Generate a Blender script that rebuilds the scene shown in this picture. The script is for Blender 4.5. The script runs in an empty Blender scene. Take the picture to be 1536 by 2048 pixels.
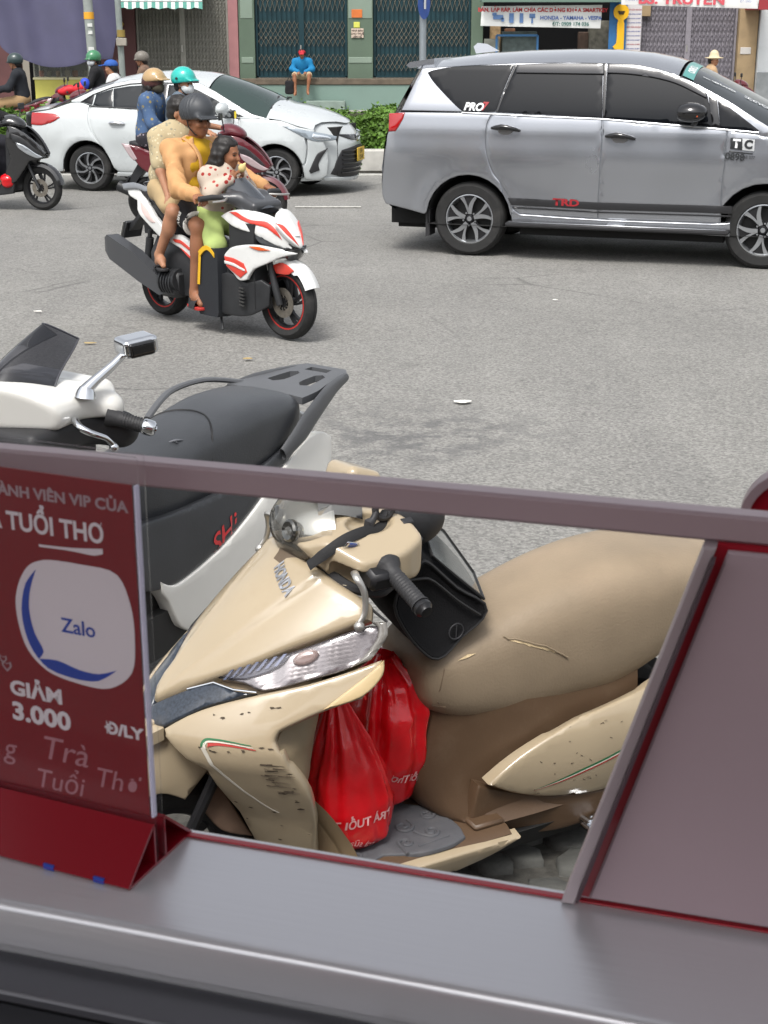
import bpy, bmesh, math, random
import numpy as np
from mathutils import Vector, Matrix
from mathutils.geometry import delaunay_2d_cdt
random.seed(7); rng = np.random.default_rng(11)
SC = bpy.context.scene
COL = SC.collection
R = math.radians

# ---------------------------------------------------------------- camera, sky, sun, exposure
cam_d = bpy.data.cameras.new('camera'); cam = bpy.data.objects.new('camera', cam_d); COL.objects.link(cam)
cam_d.sensor_fit = 'VERTICAL'; cam_d.sensor_height = 36.0; cam_d.lens = 2960/2048*36.0
cam_d.clip_start = 0.05; cam_d.clip_end = 600
cam.location = (0, 0, 2.1)
cam.rotation_euler = (R(90)-math.atan(974/2960), 0, 0)
cam_d.dof.use_dof = True; cam_d.dof.focus_distance = 5.0; cam_d.dof.aperture_fstop = 36.0
SC.camera = cam
world = bpy.data.worlds.new('World'); SC.world = world; world.use_nodes = True
wn = world.node_tree.nodes; wl = world.node_tree.links
bgn = wn.get('Background') or wn.new('ShaderNodeBackground')
sky_t = wn.new('ShaderNodeTexSky'); sky_t.sky_type = 'NISHITA'; sky_t.sun_disc = False
SUN_EL, SUN_AZ = 58.0, 200.0       # sun high, a little behind and left of the camera, veiled by cloud
sky_t.sun_elevation = R(SUN_EL); sky_t.sun_rotation = R(SUN_AZ)
sky_t.air_density = 1.0; sky_t.dust_density = 4.0; sky_t.ozone_density = 0.6
hs = wn.new('ShaderNodeHueSaturation'); hs.inputs['Saturation'].default_value = 0.22
wl.new(sky_t.outputs[0], hs.inputs['Color']); wl.new(hs.outputs[0], bgn.inputs['Color'])
bgn.inputs['Strength'].default_value = 0.13
sun_d = bpy.data.lights.new('sun', 'SUN'); sun_d.energy = 1.3; sun_d.angle = R(16); sun_d.color = (1.0, 0.965, 0.91)
sun = bpy.data.objects.new('sun', sun_d); COL.objects.link(sun)
_d = Vector((math.sin(R(SUN_AZ))*math.cos(R(SUN_EL)), math.cos(R(SUN_AZ))*math.cos(R(SUN_EL)), math.sin(R(SUN_EL))))
sun.rotation_euler = _d.to_track_quat('Z', 'Y').to_euler(); sun.location = (0, 0, 30)
SC.view_settings.view_transform = 'Standard'; SC.view_settings.look = 'None'
SC.view_settings.exposure = 0.95; SC.view_settings.gamma = 1.0; SC.view_settings.use_curve_mapping = False
SC.render.engine = 'CYCLES'
SC.cycles.max_bounces = 8; SC.cycles.transparent_max_bounces = 12
try: SC.cycles.use_denoising = True
except Exception: pass

# ---------------------------------------------------------------- helpers: objects
def mesh_of(name, v, f, mats, mi=None, smooth=True, sharp=38, fix=True):
    me = bpy.data.meshes.new(name)
    me.from_pydata([tuple(map(float, p)) for p in v], [], [tuple(map(int, q)) for q in f])
    if mi is not None: me.polygons.foreach_set('material_index', np.array(mi, dtype=np.int32))
    for m in (mats if isinstance(mats, (list, tuple)) else [mats]): me.materials.append(m)
    if fix:
        bm = bmesh.new(); bm.from_mesh(me); bmesh.ops.recalc_face_normals(bm, faces=bm.faces); bm.to_mesh(me); bm.free()
    if smooth:
        me.polygons.foreach_set('use_smooth', np.ones(len(me.polygons), dtype=bool))
        if sharp < 179: me.set_sharp_from_angle(angle=R(sharp))
    me.update()
    return me
def link(name, me, parent=None):
    o = bpy.data.objects.new(name, me); COL.objects.link(o)
    if parent is not None: o.parent = parent
    return o
def tag(o, label=None, cat=None, group=None, kind=None):
    if label: o['label'] = label
    if cat: o['category'] = cat
    if group: o['group'] = group
    if kind: o['kind'] = kind
    return o
def thing(name, label, cat, loc=(0,0,0), yaw=0.0, lean=0.0, group=None):
    o = bpy.data.objects.new(name, None); COL.objects.link(o); o.empty_display_size = 0.1
    o.location = loc; o.rotation_euler = (-R(lean), 0, R(yaw))
    return tag(o, label, cat, group)
def copy_tree(o, parent=None):
    c = o.copy(); COL.objects.link(c)
    if parent is not None: c.parent = parent
    for ch in list(o.children): copy_tree(ch, c)
    return c

# ---------------------------------------------------------------- helpers: geometry
def unit(v): v = np.asarray(v, float); return v/max(np.linalg.norm(v), 1e-9)
def basis(n, up=(0,0,1)):
    n = unit(n); up = np.asarray(up, float)
    if abs(n@up) > .98: up = np.array([1., 0, 0])
    u = unit(np.cross(up, n)); return u, np.cross(n, u), n
def rotz(a): c, s = math.cos(a), math.sin(a); return np.array([[c,-s,0],[s,c,0],[0,0,1.]])
def rotx(a): c, s = math.cos(a), math.sin(a); return np.array([[1.,0,0],[0,c,-s],[0,s,c]])
def roty(a): c, s = math.cos(a), math.sin(a); return np.array([[c,0,s],[0,1.,0],[-s,0,c]])
def spline(pts, n=6, closed=False, sharp=180):
    """Catmull-Rom through the points; corners turning more than `sharp` degrees stay corners."""
    P = np.array(pts, float); m = len(P); out = []
    def tan(i):
        if not closed and (i == 0 or i == m-1): return np.zeros(P.shape[1])
        a, b, c = P[(i-1) % m], P[i], P[(i+1) % m]
        ca = float(unit(b-a)@unit(c-b))
        if math.degrees(math.acos(max(-1, min(1, ca)))) > sharp: return np.zeros(P.shape[1])
        la, lc = np.linalg.norm(b-a), np.linalg.norm(c-b)
        return unit((b-a)/max(la,1e-9)*lc+(c-b)/max(lc,1e-9)*la)*min(la, lc)
    for i in range(m if closed else m-1):
        p0, p1 = P[i], P[(i+1) % m]; t0, t1 = tan(i), tan((i+1) % m)
        for k in range(n):
            t = k/n; h = t*t*(3-2*t)
            out.append(p0*(1-h)+p1*h+t0*(t**3-2*t*t+t)+t1*(t**3-t*t))
    if not closed: out.append(P[-1])
    return np.array(out)
def interp(tbl, x):
    a = np.array(tbl, float); return np.interp(x, a[:,0], a[:,1])
class MB:
    """collects pieces of one mesh"""
    def __init__(s): s.v = []; s.f = []; s.m = []; s.n = 0
    def add(s, v, f, mi=0, M=None, o=None):
        v = np.asarray(v, float).reshape(-1, 3)
        if M is not None: v = v@np.asarray(M).T
        if o is not None: v = v+np.asarray(o)
        s.v.append(v); s.f += [tuple(i+s.n for i in q) for q in f]; s.m += [mi]*len(f); s.n += len(v); return s
    def box(s, c, d, M=None, b=0.0, mi=0):
        h = np.array(d, float)/2; V = []; idx = {}
        b = min(b, h.min()*.9)
        if b <= 0:
            for sx in (-1,1):
                for sy in (-1,1):
                    for sz in (-1,1): V.append((sx*h[0], sy*h[1], sz*h[2]))
            F = [(0,1,3,2),(4,6,7,5),(0,4,5,1),(2,3,7,6),(0,2,6,4),(1,5,7,3)]
            return s.add(V, F, mi, M, c)
        for sx in (-1,1):
            for sy in (-1,1):
                for sz in (-1,1):
                    for a in range(3):
                        p = np.array([sx,sy,sz])*(h-b); p[a] = (sx,sy,sz)[a]*h[a]
                        idx[(sx,sy,sz,a)] = len(V); V.append(p)
        F = []
        for a in range(3):
            for sg in (-1,1):
                q = []
                for (p, r) in ((-1,-1),(1,-1),(1,1),(-1,1)):
                    k = [0,0,0]; k[a] = sg; k[(a+1)%3] = p; k[(a+2)%3] = r; q.append(idx[(*k, a)])
                F.append(q if sg > 0 else q[::-1])
        for a in range(3):
            bb, cc = (a+1)%3, (a+2)%3
            for p in (-1,1):
                for r in (-1,1):
                    k0 = [0,0,0]; k0[a] = -1; k0[bb] = p; k0[cc] = r; k1 = list(k0); k1[a] = 1
                    F.append([idx[(*k0,bb)], idx[(*k1,bb)], idx[(*k1,cc)], idx[(*k0,cc)]])
        for sx in (-1,1):
            for sy in (-1,1):
                for sz in (-1,1): F.append([idx[(sx,sy,sz,a)] for a in range(3)])
        return s.add(V, F, mi, M, c)
    def bar(s, p, q, w, h=None, mi=0, up=(0,0,1), b=0.0):
        p = np.asarray(p, float); q = np.asarray(q, float); u, v, n = basis(q-p, up)
        return s.box((p+q)/2, (w, h or w, np.linalg.norm(q-p)), np.array([u, v, n]).T, b, mi)
    def tube(s, pts, r, n=8, closed=False, mi=0, flat=1.0, up=None):
        P = np.array(pts, float); m = len(P); rr = np.broadcast_to(np.asarray(r, float), (m,))
        T = np.zeros_like(P)
        for i in range(m):
            a = P[(i-1) % m] if closed or i > 0 else P[i]; b = P[(i+1) % m] if closed or i < m-1 else P[i]
            T[i] = unit(b-a)
        u, v, _ = basis(T[0], (0,0,1) if up is None else up); V = []
        for i in range(m):
            if up is not None: u, v, _ = basis(T[i], up)
            else:
                u = unit(u-T[i]*(u@T[i])); v = np.cross(T[i], u)
            for k in range(n):
                a = 2*math.pi*k/n; V.append(P[i]+rr[i]*(u*math.cos(a)+v*math.sin(a)*flat))
        F = []
        for i in range(m if closed else m-1):
            j = (i+1) % m
            for k in range(n): l = (k+1) % n; F.append((i*n+k, i*n+l, j*n+l, j*n+k))
        if not closed: F.append(tuple(range(n))[::-1]); F.append(tuple((m-1)*n+k for k in range(n)))
        return s.add(V, F, mi)
    def loft(s, rings, mi=0, caps=True, loop=False):
        n = len(rings[0]); m = len(rings); V = np.concatenate([np.asarray(r, float) for r in rings]); F = []
        for i in range(m if loop else m-1):
            j = (i+1) % m
            for k in range(n): l = (k+1) % n; F.append((i*n+k, i*n+l, j*n+l, j*n+k))
        if caps and not loop: F.append(tuple(range(n))[::-1]); F.append(tuple((m-1)*n+k for k in range(n)))
        return s.add(V, F, mi)
    def lathe(s, prof, n=32, o=(0,0,0), axis=(0,1,0), mi=0, closed=False):
        u, v, w = basis(axis); o = np.asarray(o, float)
        rings = [[o+w*a+r*(u*math.cos(2*math.pi*k/n)+v*math.sin(2*math.pi*k/n)) for k in range(n)] for r, a in prof]
        return s.loft(rings, mi, caps=not closed, loop=closed)
    def prism(s, poly, o, u, v, t, mi=0, ch=0.0):
        """polygon in the (u,v) plane at o, thickness t along u x v; ch = chamfer"""
        P = np.array(poly, float); o = np.asarray(o, float); u = np.asarray(u, float); v = np.asarray(v, float); w = unit(np.cross(u, v))
        n = len(P)
        def ring(Q, k): return [o+u*a+v*b+w*k for a, b in Q]
        if ch > 0:
            Q = inset(P, ch); rings = [ring(Q, 0), ring(P, ch), ring(P, t-ch), ring(Q, t)]
        else: rings = [ring(P, 0), ring(P, t)]
        return s.loft(rings, mi)
    def grid(s, fn, us, vs, mi=0):
        V = [fn(u, v) for u in us for v in vs]; nv = len(vs)
        F = [(i*nv+j, i*nv+j+1, (i+1)*nv+j+1, (i+1)*nv+j) for i in range(len(us)-1) for j in range(nv-1)]
        return s.add(V, F, mi)
    def build(s, name, mats, parent=None, smooth=True, sharp=38, fix=True):
        me = mesh_of(name, np.concatenate(s.v), s.f, mats, s.m, smooth, sharp, fix)
        return link(name, me, parent)
def inset(P, d):
    P = np.array(P, float); n = len(P)
    area = 0.5*sum(P[i][0]*P[(i+1)%n][1]-P[(i+1)%n][0]*P[i][1] for i in range(n)); sg = 1 if area > 0 else -1
    out = []
    for i in range(n):
        a = unit(P[i]-P[i-1]); b = unit(P[(i+1)%n]-P[i]); na = np.array([-a[1], a[0]])*sg; nb = np.array([-b[1], b[0]])*sg
        m = na+nb; L = max(np.linalg.norm(m), .3); out.append(P[i]+m/L*d/max(.35, L/2))
    return np.array(out)
def circle(r, n=24, c=(0,0)): return [(c[0]+r*math.cos(2*math.pi*k/n), c[1]+r*math.sin(2*math.pi*k/n)) for k in range(n)]
def rrect(w, h, r, n=4, c=(0,0)):
    out = []
    for cx, cy, a0 in ((w/2-r,h/2-r,0),(-w/2+r,h/2-r,90),(-w/2+r,-h/2+r,180),(w/2-r,-h/2+r,270)):
        for k in range(n+1): a = R(a0+90*k/n); out.append((c[0]+cx+r*math.cos(a), c[1]+cy+r*math.sin(a)))
    return out
def pdist(Q, P):
    """distance of points Q to closed polygon P and whether they lie inside"""
    A = P; B = np.roll(P, -1, 0); d = np.full(len(Q), 1e9); ins = np.zeros(len(Q), bool)
    for a, b in zip(A, B):
        e = b-a; t = np.clip(((Q-a)@e)/max(e@e, 1e-12), 0, 1); d = np.minimum(d, np.linalg.norm(Q-a-t[:,None]*e, axis=1))
        c = (a[1] > Q[:,1]) != (b[1] > Q[:,1])
        with np.errstate(divide='ignore', invalid='ignore'): ins ^= c & (Q[:,0] < (b[0]-a[0])*(Q[:,1]-a[1])/(b[1]-a[1]+1e-15)+a[0])
    return d, ins
def panel(name, poly, fn, mat, parent=None, thick=.012, bev=.004, res=.02, lift=0.0, sm=4, sharp=50, flip=False, add=None, mb=None, mi=0):
    """a sheet with an outline given in surface coordinates, bent over the surface fn(u,v), with rounded rim and thickness"""
    P = spline(poly, sm, True, sharp) if sm > 1 else np.array(poly, float)
    Q = []
    for i in range(len(P)):
        a, b = P[i], P[(i+1) % len(P)]; k = max(1, int(math.ceil(np.linalg.norm(b-a)/(res*1.3))))
        for j in range(k): Q.append(a+(b-a)*j/k)
    B = [Q[0]]
    for q in Q[1:]:
        if np.linalg.norm(q-B[-1]) > res*.12: B.append(q)
    P = np.array(B); n = len(P); extra = []
    if bev > 0:
        I = inset(P, bev); d, ins = pdist(I, P); extra.append(I[(ins) & (d > bev*.6)])
        I = inset(P, bev*.35); d, ins = pdist(I, P); extra.append(I[(ins) & (d > bev*.2)])
    lo, hi = P.min(0), P.max(0)
    gx, gy = np.meshgrid(np.arange(lo[0], hi[0]+res, res), np.arange(lo[1], hi[1]+res, res*.87)); gx[1::2] += res/2
    g = np.stack([gx.ravel(), gy.ravel()], 1); d, ins = pdist(g, P); extra.append(g[ins & (d > max(bev*1.4, res*.4))])
    V2 = np.concatenate([P]+extra)
    r = delaunay_2d_cdt([Vector(map(float, q)) for q in V2], [], [list(range(n))], 1, 1e-6)
    V2 = np.array([list(q) for q in r[0]]); F = [list(q) for q in r[2]]
    d, _ = pdist(V2, P)
    e = 1e-3; X = fn(V2[:,0], V2[:,1]); Xu = fn(V2[:,0]+e, V2[:,1])-X; Xv = fn(V2[:,0], V2[:,1]+e)-X
    N = np.cross(Xu, Xv); N /= np.linalg.norm(N, axis=1)[:,None]+1e-12
    if flip: N = -N
    off = np.full(len(X), lift)
    if add is not None: off = off+add(V2[:,0], V2[:,1], d)
    if bev > 0:
        c = np.clip(bev-d, 0, bev); off = off-(bev-np.sqrt(np.maximum(bev*bev-c*c, 0)))
    T = X+N*off[:,None]
    bd = [i for i in range(len(V2)) if d[i] < 1e-5]
    ec = {}
    for q in F:
        for a, b in zip(q, q[1:]+q[:1]): ec[(a, b)] = ec.get((a, b), 0)+1
    be = [(a, b) for (a, b) in ec if (b, a) not in ec]
    m = {}; V = list(T)
    for a, b in be:
        for i in (a, b):
            if i not in m: m[i] = len(V); V.append(X[i]+N[i]*(lift-thick-bev))
    for a, b in be: F.append([b, a, m[a], m[b]])
    V = np.array(V)
    if len(F):
        q = F[0]; nn = np.cross(V[q[1]]-V[q[0]], V[q[2]]-V[q[0]])
        if nn@N[q[0]] < 0: F = [q[::-1] for q in F]
    if mb is not None: mb.add(V, F, mi); return None
    return link(name, mesh_of(name, V, F, mat, None, True, 50, False), parent)
def mirror_poly(p): return [(-a, b) for a, b in p][::-1]

class SDF:
    """a distance field on a grid, polygonised by surface nets: one continuous smooth surface"""
    def __init__(s, lo, hi, res):
        s.lo = np.array(lo, float); s.res = res; s.n = np.ceil((np.array(hi)-s.lo)/res).astype(int)+1
        s.ax = [s.lo[i]+res*np.arange(s.n[i]) for i in range(3)]; s.F = np.full(s.n, 1.0, dtype=np.float32)
    def sl(s, lo, hi, pad):
        a = np.clip(np.floor((np.array(lo)-pad-s.lo)/s.res).astype(int), 0, s.n); b = np.clip(np.ceil((np.array(hi)+pad-s.lo)/s.res).astype(int)+1, 0, s.n)
        return tuple(slice(int(i), int(j)) for i, j in zip(a, b))
    def put(s, fn, lo, hi, k=0.0, op='u'):
        q = s.sl(lo, hi, k+2.5*s.res)
        if min(s.F[q].shape) == 0: return s
        X = s.ax[0][q[0]][:,None,None].astype(np.float32); Y = s.ax[1][q[1]][None,:,None].astype(np.float32); Z = s.ax[2][q[2]][None,None,:].astype(np.float32)
        d = fn(X, Y, Z); f = s.F[q]
        if op == 'u':
            if k > 0: h = np.clip(k-np.abs(f-d), 0, None)/k; r = np.minimum(f, d)-h*h*k*.25
            else: r = np.minimum(f, d)
        else:
            d = -d
            if k > 0: h = np.clip(k-np.abs(f-d), 0, None)/k; r = np.maximum(f, d)+h*h*k*.25
            else: r = np.maximum(f, d)
        s.F[q] = r; return s
    def cap(s, a, b, ra, rb=None, k=.02, op='u'):
        a = np.array(a, float); b = np.array(b, float); rb = ra if rb is None else rb; ab = b-a; L = max(ab@ab, 1e-9)
        def fn(X, Y, Z):
            px, py, pz = X-a[0], Y-a[1], Z-a[2]; t = np.clip((px*ab[0]+py*ab[1]+pz*ab[2])/L, 0, 1)
            return np.sqrt((px-t*ab[0])**2+(py-t*ab[1])**2+(pz-t*ab[2])**2)-(ra+(rb-ra)*t)
        m = max(ra, rb); return s.put(fn, np.minimum(a, b)-m, np.maximum(a, b)+m, k, op)
    def chain(s, pts, rs, k=.02, op='u'):
        for i in range(len(pts)-1): s.cap(pts[i], pts[i+1], rs[i], rs[i+1], k, op)
        return s
    def ell(s, c, r, M=None, k=.02, op='u'):
        c = np.array(c, float); r = np.array(r, float); M = np.eye(3) if M is None else np.asarray(M)
        def fn(X, Y, Z):
            p = [X-c[0], Y-c[1], Z-c[2]]; q = [sum(M[j][i]*p[j] for j in range(3)) for i in range(3)]
            k0 = np.sqrt(sum((q[i]/r[i])**2 for i in range(3))); k1 = np.sqrt(sum((q[i]/r[i]**2)**2 for i in range(3)))+1e-6
            return k0*(k0-1)/k1
        m = r.max(); return s.put(fn, c-m, c+m, k, op)
    def box(s, c, h, rad=.01, M=None, k=.01, op='u'):
        c = np.array(c, float); h = np.array(h, float)-rad; M = np.eye(3) if M is None else np.asarray(M)
        def fn(X, Y, Z):
            p = [X-c[0], Y-c[1], Z-c[2]]; q = [np.abs(sum(M[j][i]*p[j] for j in range(3)))-h[i] for i in range(3)]
            return np.sqrt(sum(np.maximum(a, 0)**2 for a in q))+np.minimum(np.maximum(np.maximum(q[0], q[1]), q[2]), 0)-rad
        m = np.linalg.norm(h)+rad; return s.put(fn, c-m, c+m, k, op)
    def half(s, p, n, k=.0):
        """keep the side the normal points away from"""
        n = unit(n); p = np.array(p, float)
        fn = lambda X, Y, Z: -((X-p[0])*n[0]+(Y-p[1])*n[1]+(Z-p[2])*n[2])
        return s.put(fn, s.lo-9, s.lo+s.n*s.res+9, k, 's')
    def wrinkle(s, amp, freq, seed=0, dirs=5):
        g = np.random.default_rng(seed); X = s.ax[0][:,None,None].astype(np.float32); Y = s.ax[1][None,:,None].astype(np.float32); Z = s.ax[2][None,None,:].astype(np.float32)
        for i in range(dirs):
            d = unit(g.normal(size=3))*freq*(.6+g.random()); e = unit(g.normal(size=3))*freq*.4
            s.F += (amp/dirs**.5)*np.sin(X*d[0]+Y*d[1]+Z*d[2]+6*g.random()+1.5*np.sin(X*e[0]+Y*e[1]+Z*e[2]))
        return s
    def shell(s, t):
        s.F = np.abs(s.F+t/2)-t/2; return s
    def mesh(s):
        F = s.F; F[0], F[-1], F[:,0], F[:,-1], F[:,:,0], F[:,:,-1] = 1, 1, 1, 1, 1, 1
        I = F < 0; nx, ny, nz = s.n
        c = I[:-1,:-1,:-1].astype(np.int8)
        for dx, dy, dz in ((1,0,0),(0,1,0),(0,0,1),(1,1,0),(1,0,1),(0,1,1),(1,1,1)):
            c = c+I[dx:nx-1+dx, dy:ny-1+dy, dz:nz-1+dz]
        A = np.argwhere((c > 0) & (c < 8)); idx = np.full((nx-1, ny-1, nz-1), -1, dtype=np.int64); idx[tuple(A.T)] = np.arange(len(A))
        S = np.zeros((len(A), 3)); W = np.zeros(len(A)); cs = [(i, j, k) for i in (0,1) for j in (0,1) for k in (0,1)]
        for a in cs:
            for ax in range(3):
                if a[ax] == 1: continue
                b = list(a); b[ax] = 1
                fa = F[A[:,0]+a[0], A[:,1]+a[1], A[:,2]+a[2]]; fb = F[A[:,0]+b[0], A[:,1]+b[1], A[:,2]+b[2]]
                m = (fa < 0) != (fb < 0); t = np.where(m, fa/np.where(fa == fb, 1, fa-fb), 0)
                p = np.tile(np.array(a, float), (len(A), 1)); p[:,ax] += t; S += p*m[:,None]; W += m
        V = s.lo+(A+S/W[:,None])*s.res; Q = []
        for ax in range(3):
            sl0 = [slice(None)]*3; sl1 = [slice(None)]*3; sl0[ax] = slice(0, -1); sl1[ax] = slice(1, None)
            D = I[tuple(sl0)] != I[tuple(sl1)]; E = np.argwhere(D); o1, o2 = (ax+1) % 3, (ax+2) % 3
            E = E[(E[:,o1] > 0) & (E[:,o2] > 0) & (E[:,o1] < s.n[o1]-1) & (E[:,o2] < s.n[o2]-1)]
            q = []
            for (p, r) in ((0,0),(1,0),(1,1),(0,1)):
                G = E.copy(); G[:,o1] -= p; G[:,o2] -= r; q.append(idx[tuple(G.T)])
            q = np.stack(q, 1); fl = ~I[tuple(E.T)]; q[fl] = q[fl][:, ::-1]; Q.append(q)
        Q = np.concatenate(Q); Q = Q[(Q >= 0).all(1)]
        return V, Q
    def build(s, name, mat, parent=None, xf=None):
        V, Q = s.mesh()
        if xf is not None: V = V@np.asarray(xf[0]).T+np.asarray(xf[1])
        me = mesh_of(name, V, Q, mat, None, True, 180, False)
        return link(name, me, parent)

# ---------------------------------------------------------------- helpers: materials
def hx(h):
    c = [int(h[i:i+2], 16)/255 for i in (1, 3, 5)]; return tuple(x/12.92 if x <= .04045 else ((x+.055)/1.055)**2.4 for x in c)
MATS = {}
def PM(name, col, rough=.5, metal=0., coat=0., spec=.5, var=0., vs=8., bump=0., bs=60., dirt=0., ds=4., dcol=(.05,.04,.03), trans=0., ior=1.45, alpha=1., emit=None, sheen=0., stretch=None, aniso=0.):
    if name in MATS: return MATS[name]
    m = bpy.data.materials.new(name); m.use_nodes = True; nt = m.node_tree; N = nt.nodes; L = nt.links
    p = N.get('Principled BSDF'); c = hx(col) if isinstance(col, str) else col
    p.inputs['Base Color'].default_value = (*c, 1); p.inputs['Roughness'].default_value = rough; p.inputs['Metallic'].default_value = metal
    p.inputs['Coat Weight'].default_value = coat; p.inputs['Coat Roughness'].default_value = .06; p.inputs['Specular IOR Level'].default_value = spec
    p.inputs['Transmission Weight'].default_value = trans; p.inputs['IOR'].default_value = ior; p.inputs['Alpha'].default_value = alpha
    if aniso: p.inputs['Anisotropic'].default_value = aniso
    if sheen: p.inputs['Sheen Weight'].default_value = sheen
    if emit: p.inputs['Emission Color'].default_value = (*c, 1); p.inputs['Emission Strength'].default_value = emit
    if var or bump or dirt:
        tc = N.new('ShaderNodeTexCoord'); src = tc.outputs['Object']
        if stretch:
            mp = N.new('ShaderNodeMapping'); mp.inputs['Scale'].default_value = stretch; L.new(src, mp.inputs['Vector']); src = mp.outputs[0]
    cur = None
    if var:
        n = N.new('ShaderNodeTexNoise'); n.inputs['Scale'].default_value = vs; n.inputs['Detail'].default_value = 6; L.new(src, n.inputs['Vector'])
        mr = N.new('ShaderNodeMapRange'); mr.inputs['From Min'].default_value = .25; mr.inputs['From Max'].default_value = .75
        mr.inputs['To Min'].default_value = 1-var; mr.inputs['To Max'].default_value = 1+var; L.new(n.outputs[0], mr.inputs[0])
        mx = N.new('ShaderNodeMix'); mx.data_type = 'RGBA'; mx.blend_type = 'MULTIPLY'; mx.inputs['Factor'].default_value = 1
        mx.inputs['A'].default_value = (*c, 1); L.new(mr.outputs[0], mx.inputs['B']); cur = mx.outputs['Result']
        rr = N.new('ShaderNodeMath'); rr.operation = 'MULTIPLY_ADD'; rr.inputs[1].default_value = .25*rough; rr.inputs[2].default_value = rough*.87; L.new(n.outputs[0], rr.inputs[0]); L.new(rr.outputs[0], p.inputs['Roughness'])
    if dirt:
        n2 = N.new('ShaderNodeTexNoise'); n2.inputs['Scale'].default_value = ds; n2.inputs['Detail'].default_value = 10; n2.inputs['Roughness'].default_value = .7; L.new(src, n2.inputs['Vector'])
        m2 = N.new('ShaderNodeMapRange'); m2.inputs['From Min'].default_value = .52; m2.inputs['From Max'].default_value = .78; m2.inputs['To Max'].default_value = dirt; L.new(n2.outputs[0], m2.inputs[0])
        mx = N.new('ShaderNodeMix'); mx.data_type = 'RGBA'; L.new(m2.outputs[0], mx.inputs['Factor']); mx.inputs['B'].default_value = (*dcol, 1)
        if cur: L.new(cur, mx.inputs['A'])
        else: mx.inputs['A'].default_value = (*c, 1)
        cur = mx.outputs['Result']
    if cur: L.new(cur, p.inputs['Base Color'])
    if bump:
        n3 = N.new('ShaderNodeTexNoise'); n3.inputs['Scale'].default_value = bs; n3.inputs['Detail'].default_value = 4; L.new(src, n3.inputs['Vector'])
        b = N.new('ShaderNodeBump'); b.inputs['Strength'].default_value = bump; b.inputs['Distance'].default_value = .004; L.new(n3.outputs[0], b.inputs['Height']); L.new(b.outputs[0], p.inputs['Normal'])
    MATS[name] = m; return m
def glassy(name, col, dens, rough=.02, ior=1.5, tint=None):
    """thin sheet glass or acrylic: part clear, part tinted body, mirror-like surface"""
    if name in MATS: return MATS[name]
    m = bpy.data.materials.new(name); m.use_nodes = True; nt = m.node_tree; N = nt.nodes; L = nt.links; N.clear()
    out = N.new('ShaderNodeOutputMaterial'); p = N.new('ShaderNodeBsdfPrincipled'); c = hx(col)
    p.inputs['Base Color'].default_value = (*c, 1); p.inputs['Roughness'].default_value = rough; p.inputs['IOR'].default_value = ior
    t = N.new('ShaderNodeBsdfTransparent'); tt = hx(tint) if tint else (1,1,1); t.inputs[0].default_value = (*tt, 1)
    g = N.new('ShaderNodeBsdfGlossy'); g.inputs['Roughness'].default_value = rough
    fr = N.new('ShaderNodeFresnel'); fr.inputs['IOR'].default_value = ior
    mx = N.new('ShaderNodeMixShader'); mx.inputs[0].default_value = dens; L.new(t.outputs[0], mx.inputs[1]); L.new(p.outputs[0], mx.inputs[2])
    m2 = N.new('ShaderNodeMixShader'); L.new(fr.outputs[0], m2.inputs[0]); L.new(mx.outputs[0], m2.inputs[1]); L.new(g.outputs[0], m2.inputs[2]); L.new(m2.outputs[0], out.inputs[0])
    MATS[name] = m; return m
def text_mesh(txt, size, bold=0.0, align='CENTER', ext=0.0, shear=0.0, sx=1.0, spacing=1.0):
    cu = bpy.data.curves.new('lettering', 'FONT'); cu.body = txt; cu.size = size; cu.align_x = align; cu.align_y = 'CENTER'; cu.offset = bold; cu.extrude = ext; cu.shear = shear; cu.space_character = spacing
    cu.resolution_u = 3
    o = bpy.data.objects.new('lettering', cu); COL.objects.link(o); dg = bpy.context.evaluated_depsgraph_get(); dg.update()
    me = bpy.data.meshes.new_from_object(o.evaluated_get(dg)); bpy.data.objects.remove(o); bpy.data.curves.remove(cu)
    if sx != 1.0:
        for v in me.vertices: v.co.x *= sx
    return me
def lettering(txt, size, mat, parent, o, u, v, name='lettering', **kw):
    """flat lettering in the plane through o with text direction u and up direction v"""
    me = text_mesh(txt, size, **kw); u = unit(u); v = unit(v); o = np.asarray(o, float)
    n = len(me.vertices); co = np.zeros(n*3); me.vertices.foreach_get('co', co); co = co.reshape(-1, 3)
    w = np.cross(u, v); co = o+co[:,:1]*u+co[:,1:2]*v+co[:,2:3]*w
    me.vertices.foreach_set('co', co.ravel()); me.materials.clear(); me.materials.append(mat); me.update()
    return link(name, me, parent)
def lettering_on(txt, size, mat, parent, c, ang, fn, lift=.002, flip=False, mirror=False, name='lettering', **kw):
    """flat lettering laid on the surface fn(u,v), centred at c in surface coordinates, turned by ang"""
    me = text_mesh(txt, size, **kw); n = len(me.vertices); co = np.zeros(n*3); me.vertices.foreach_get('co', co); co = co.reshape(-1, 3)
    bm = bmesh.new(); bm.from_mesh(me); bmesh.ops.triangulate(bm, faces=bm.faces)
    bmesh.ops.subdivide_edges(bm, edges=[e for e in bm.edges if e.calc_length() > size*.3], cuts=1, use_grid_fill=False); bm.to_mesh(me); bm.free()
    n = len(me.vertices); co = np.zeros(n*3); me.vertices.foreach_get('co', co); co = co.reshape(-1, 3)
    x = co[:,0]*(-1 if mirror else 1); y = co[:,1]; ca, sa = math.cos(ang), math.sin(ang); U = c[0]+x*ca-y*sa; V = c[1]+x*sa+y*ca
    e = 1e-3; X = fn(U, V); N = np.cross(fn(U+e, V)-X, fn(U, V+e)-X); N /= np.linalg.norm(N, axis=1)[:,None]+1e-12
    X = X+N*(-lift if flip else lift); me.vertices.foreach_set('co', X.ravel()); me.materials.clear(); me.materials.append(mat); me.update()
    return link(name, me, parent)
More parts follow.
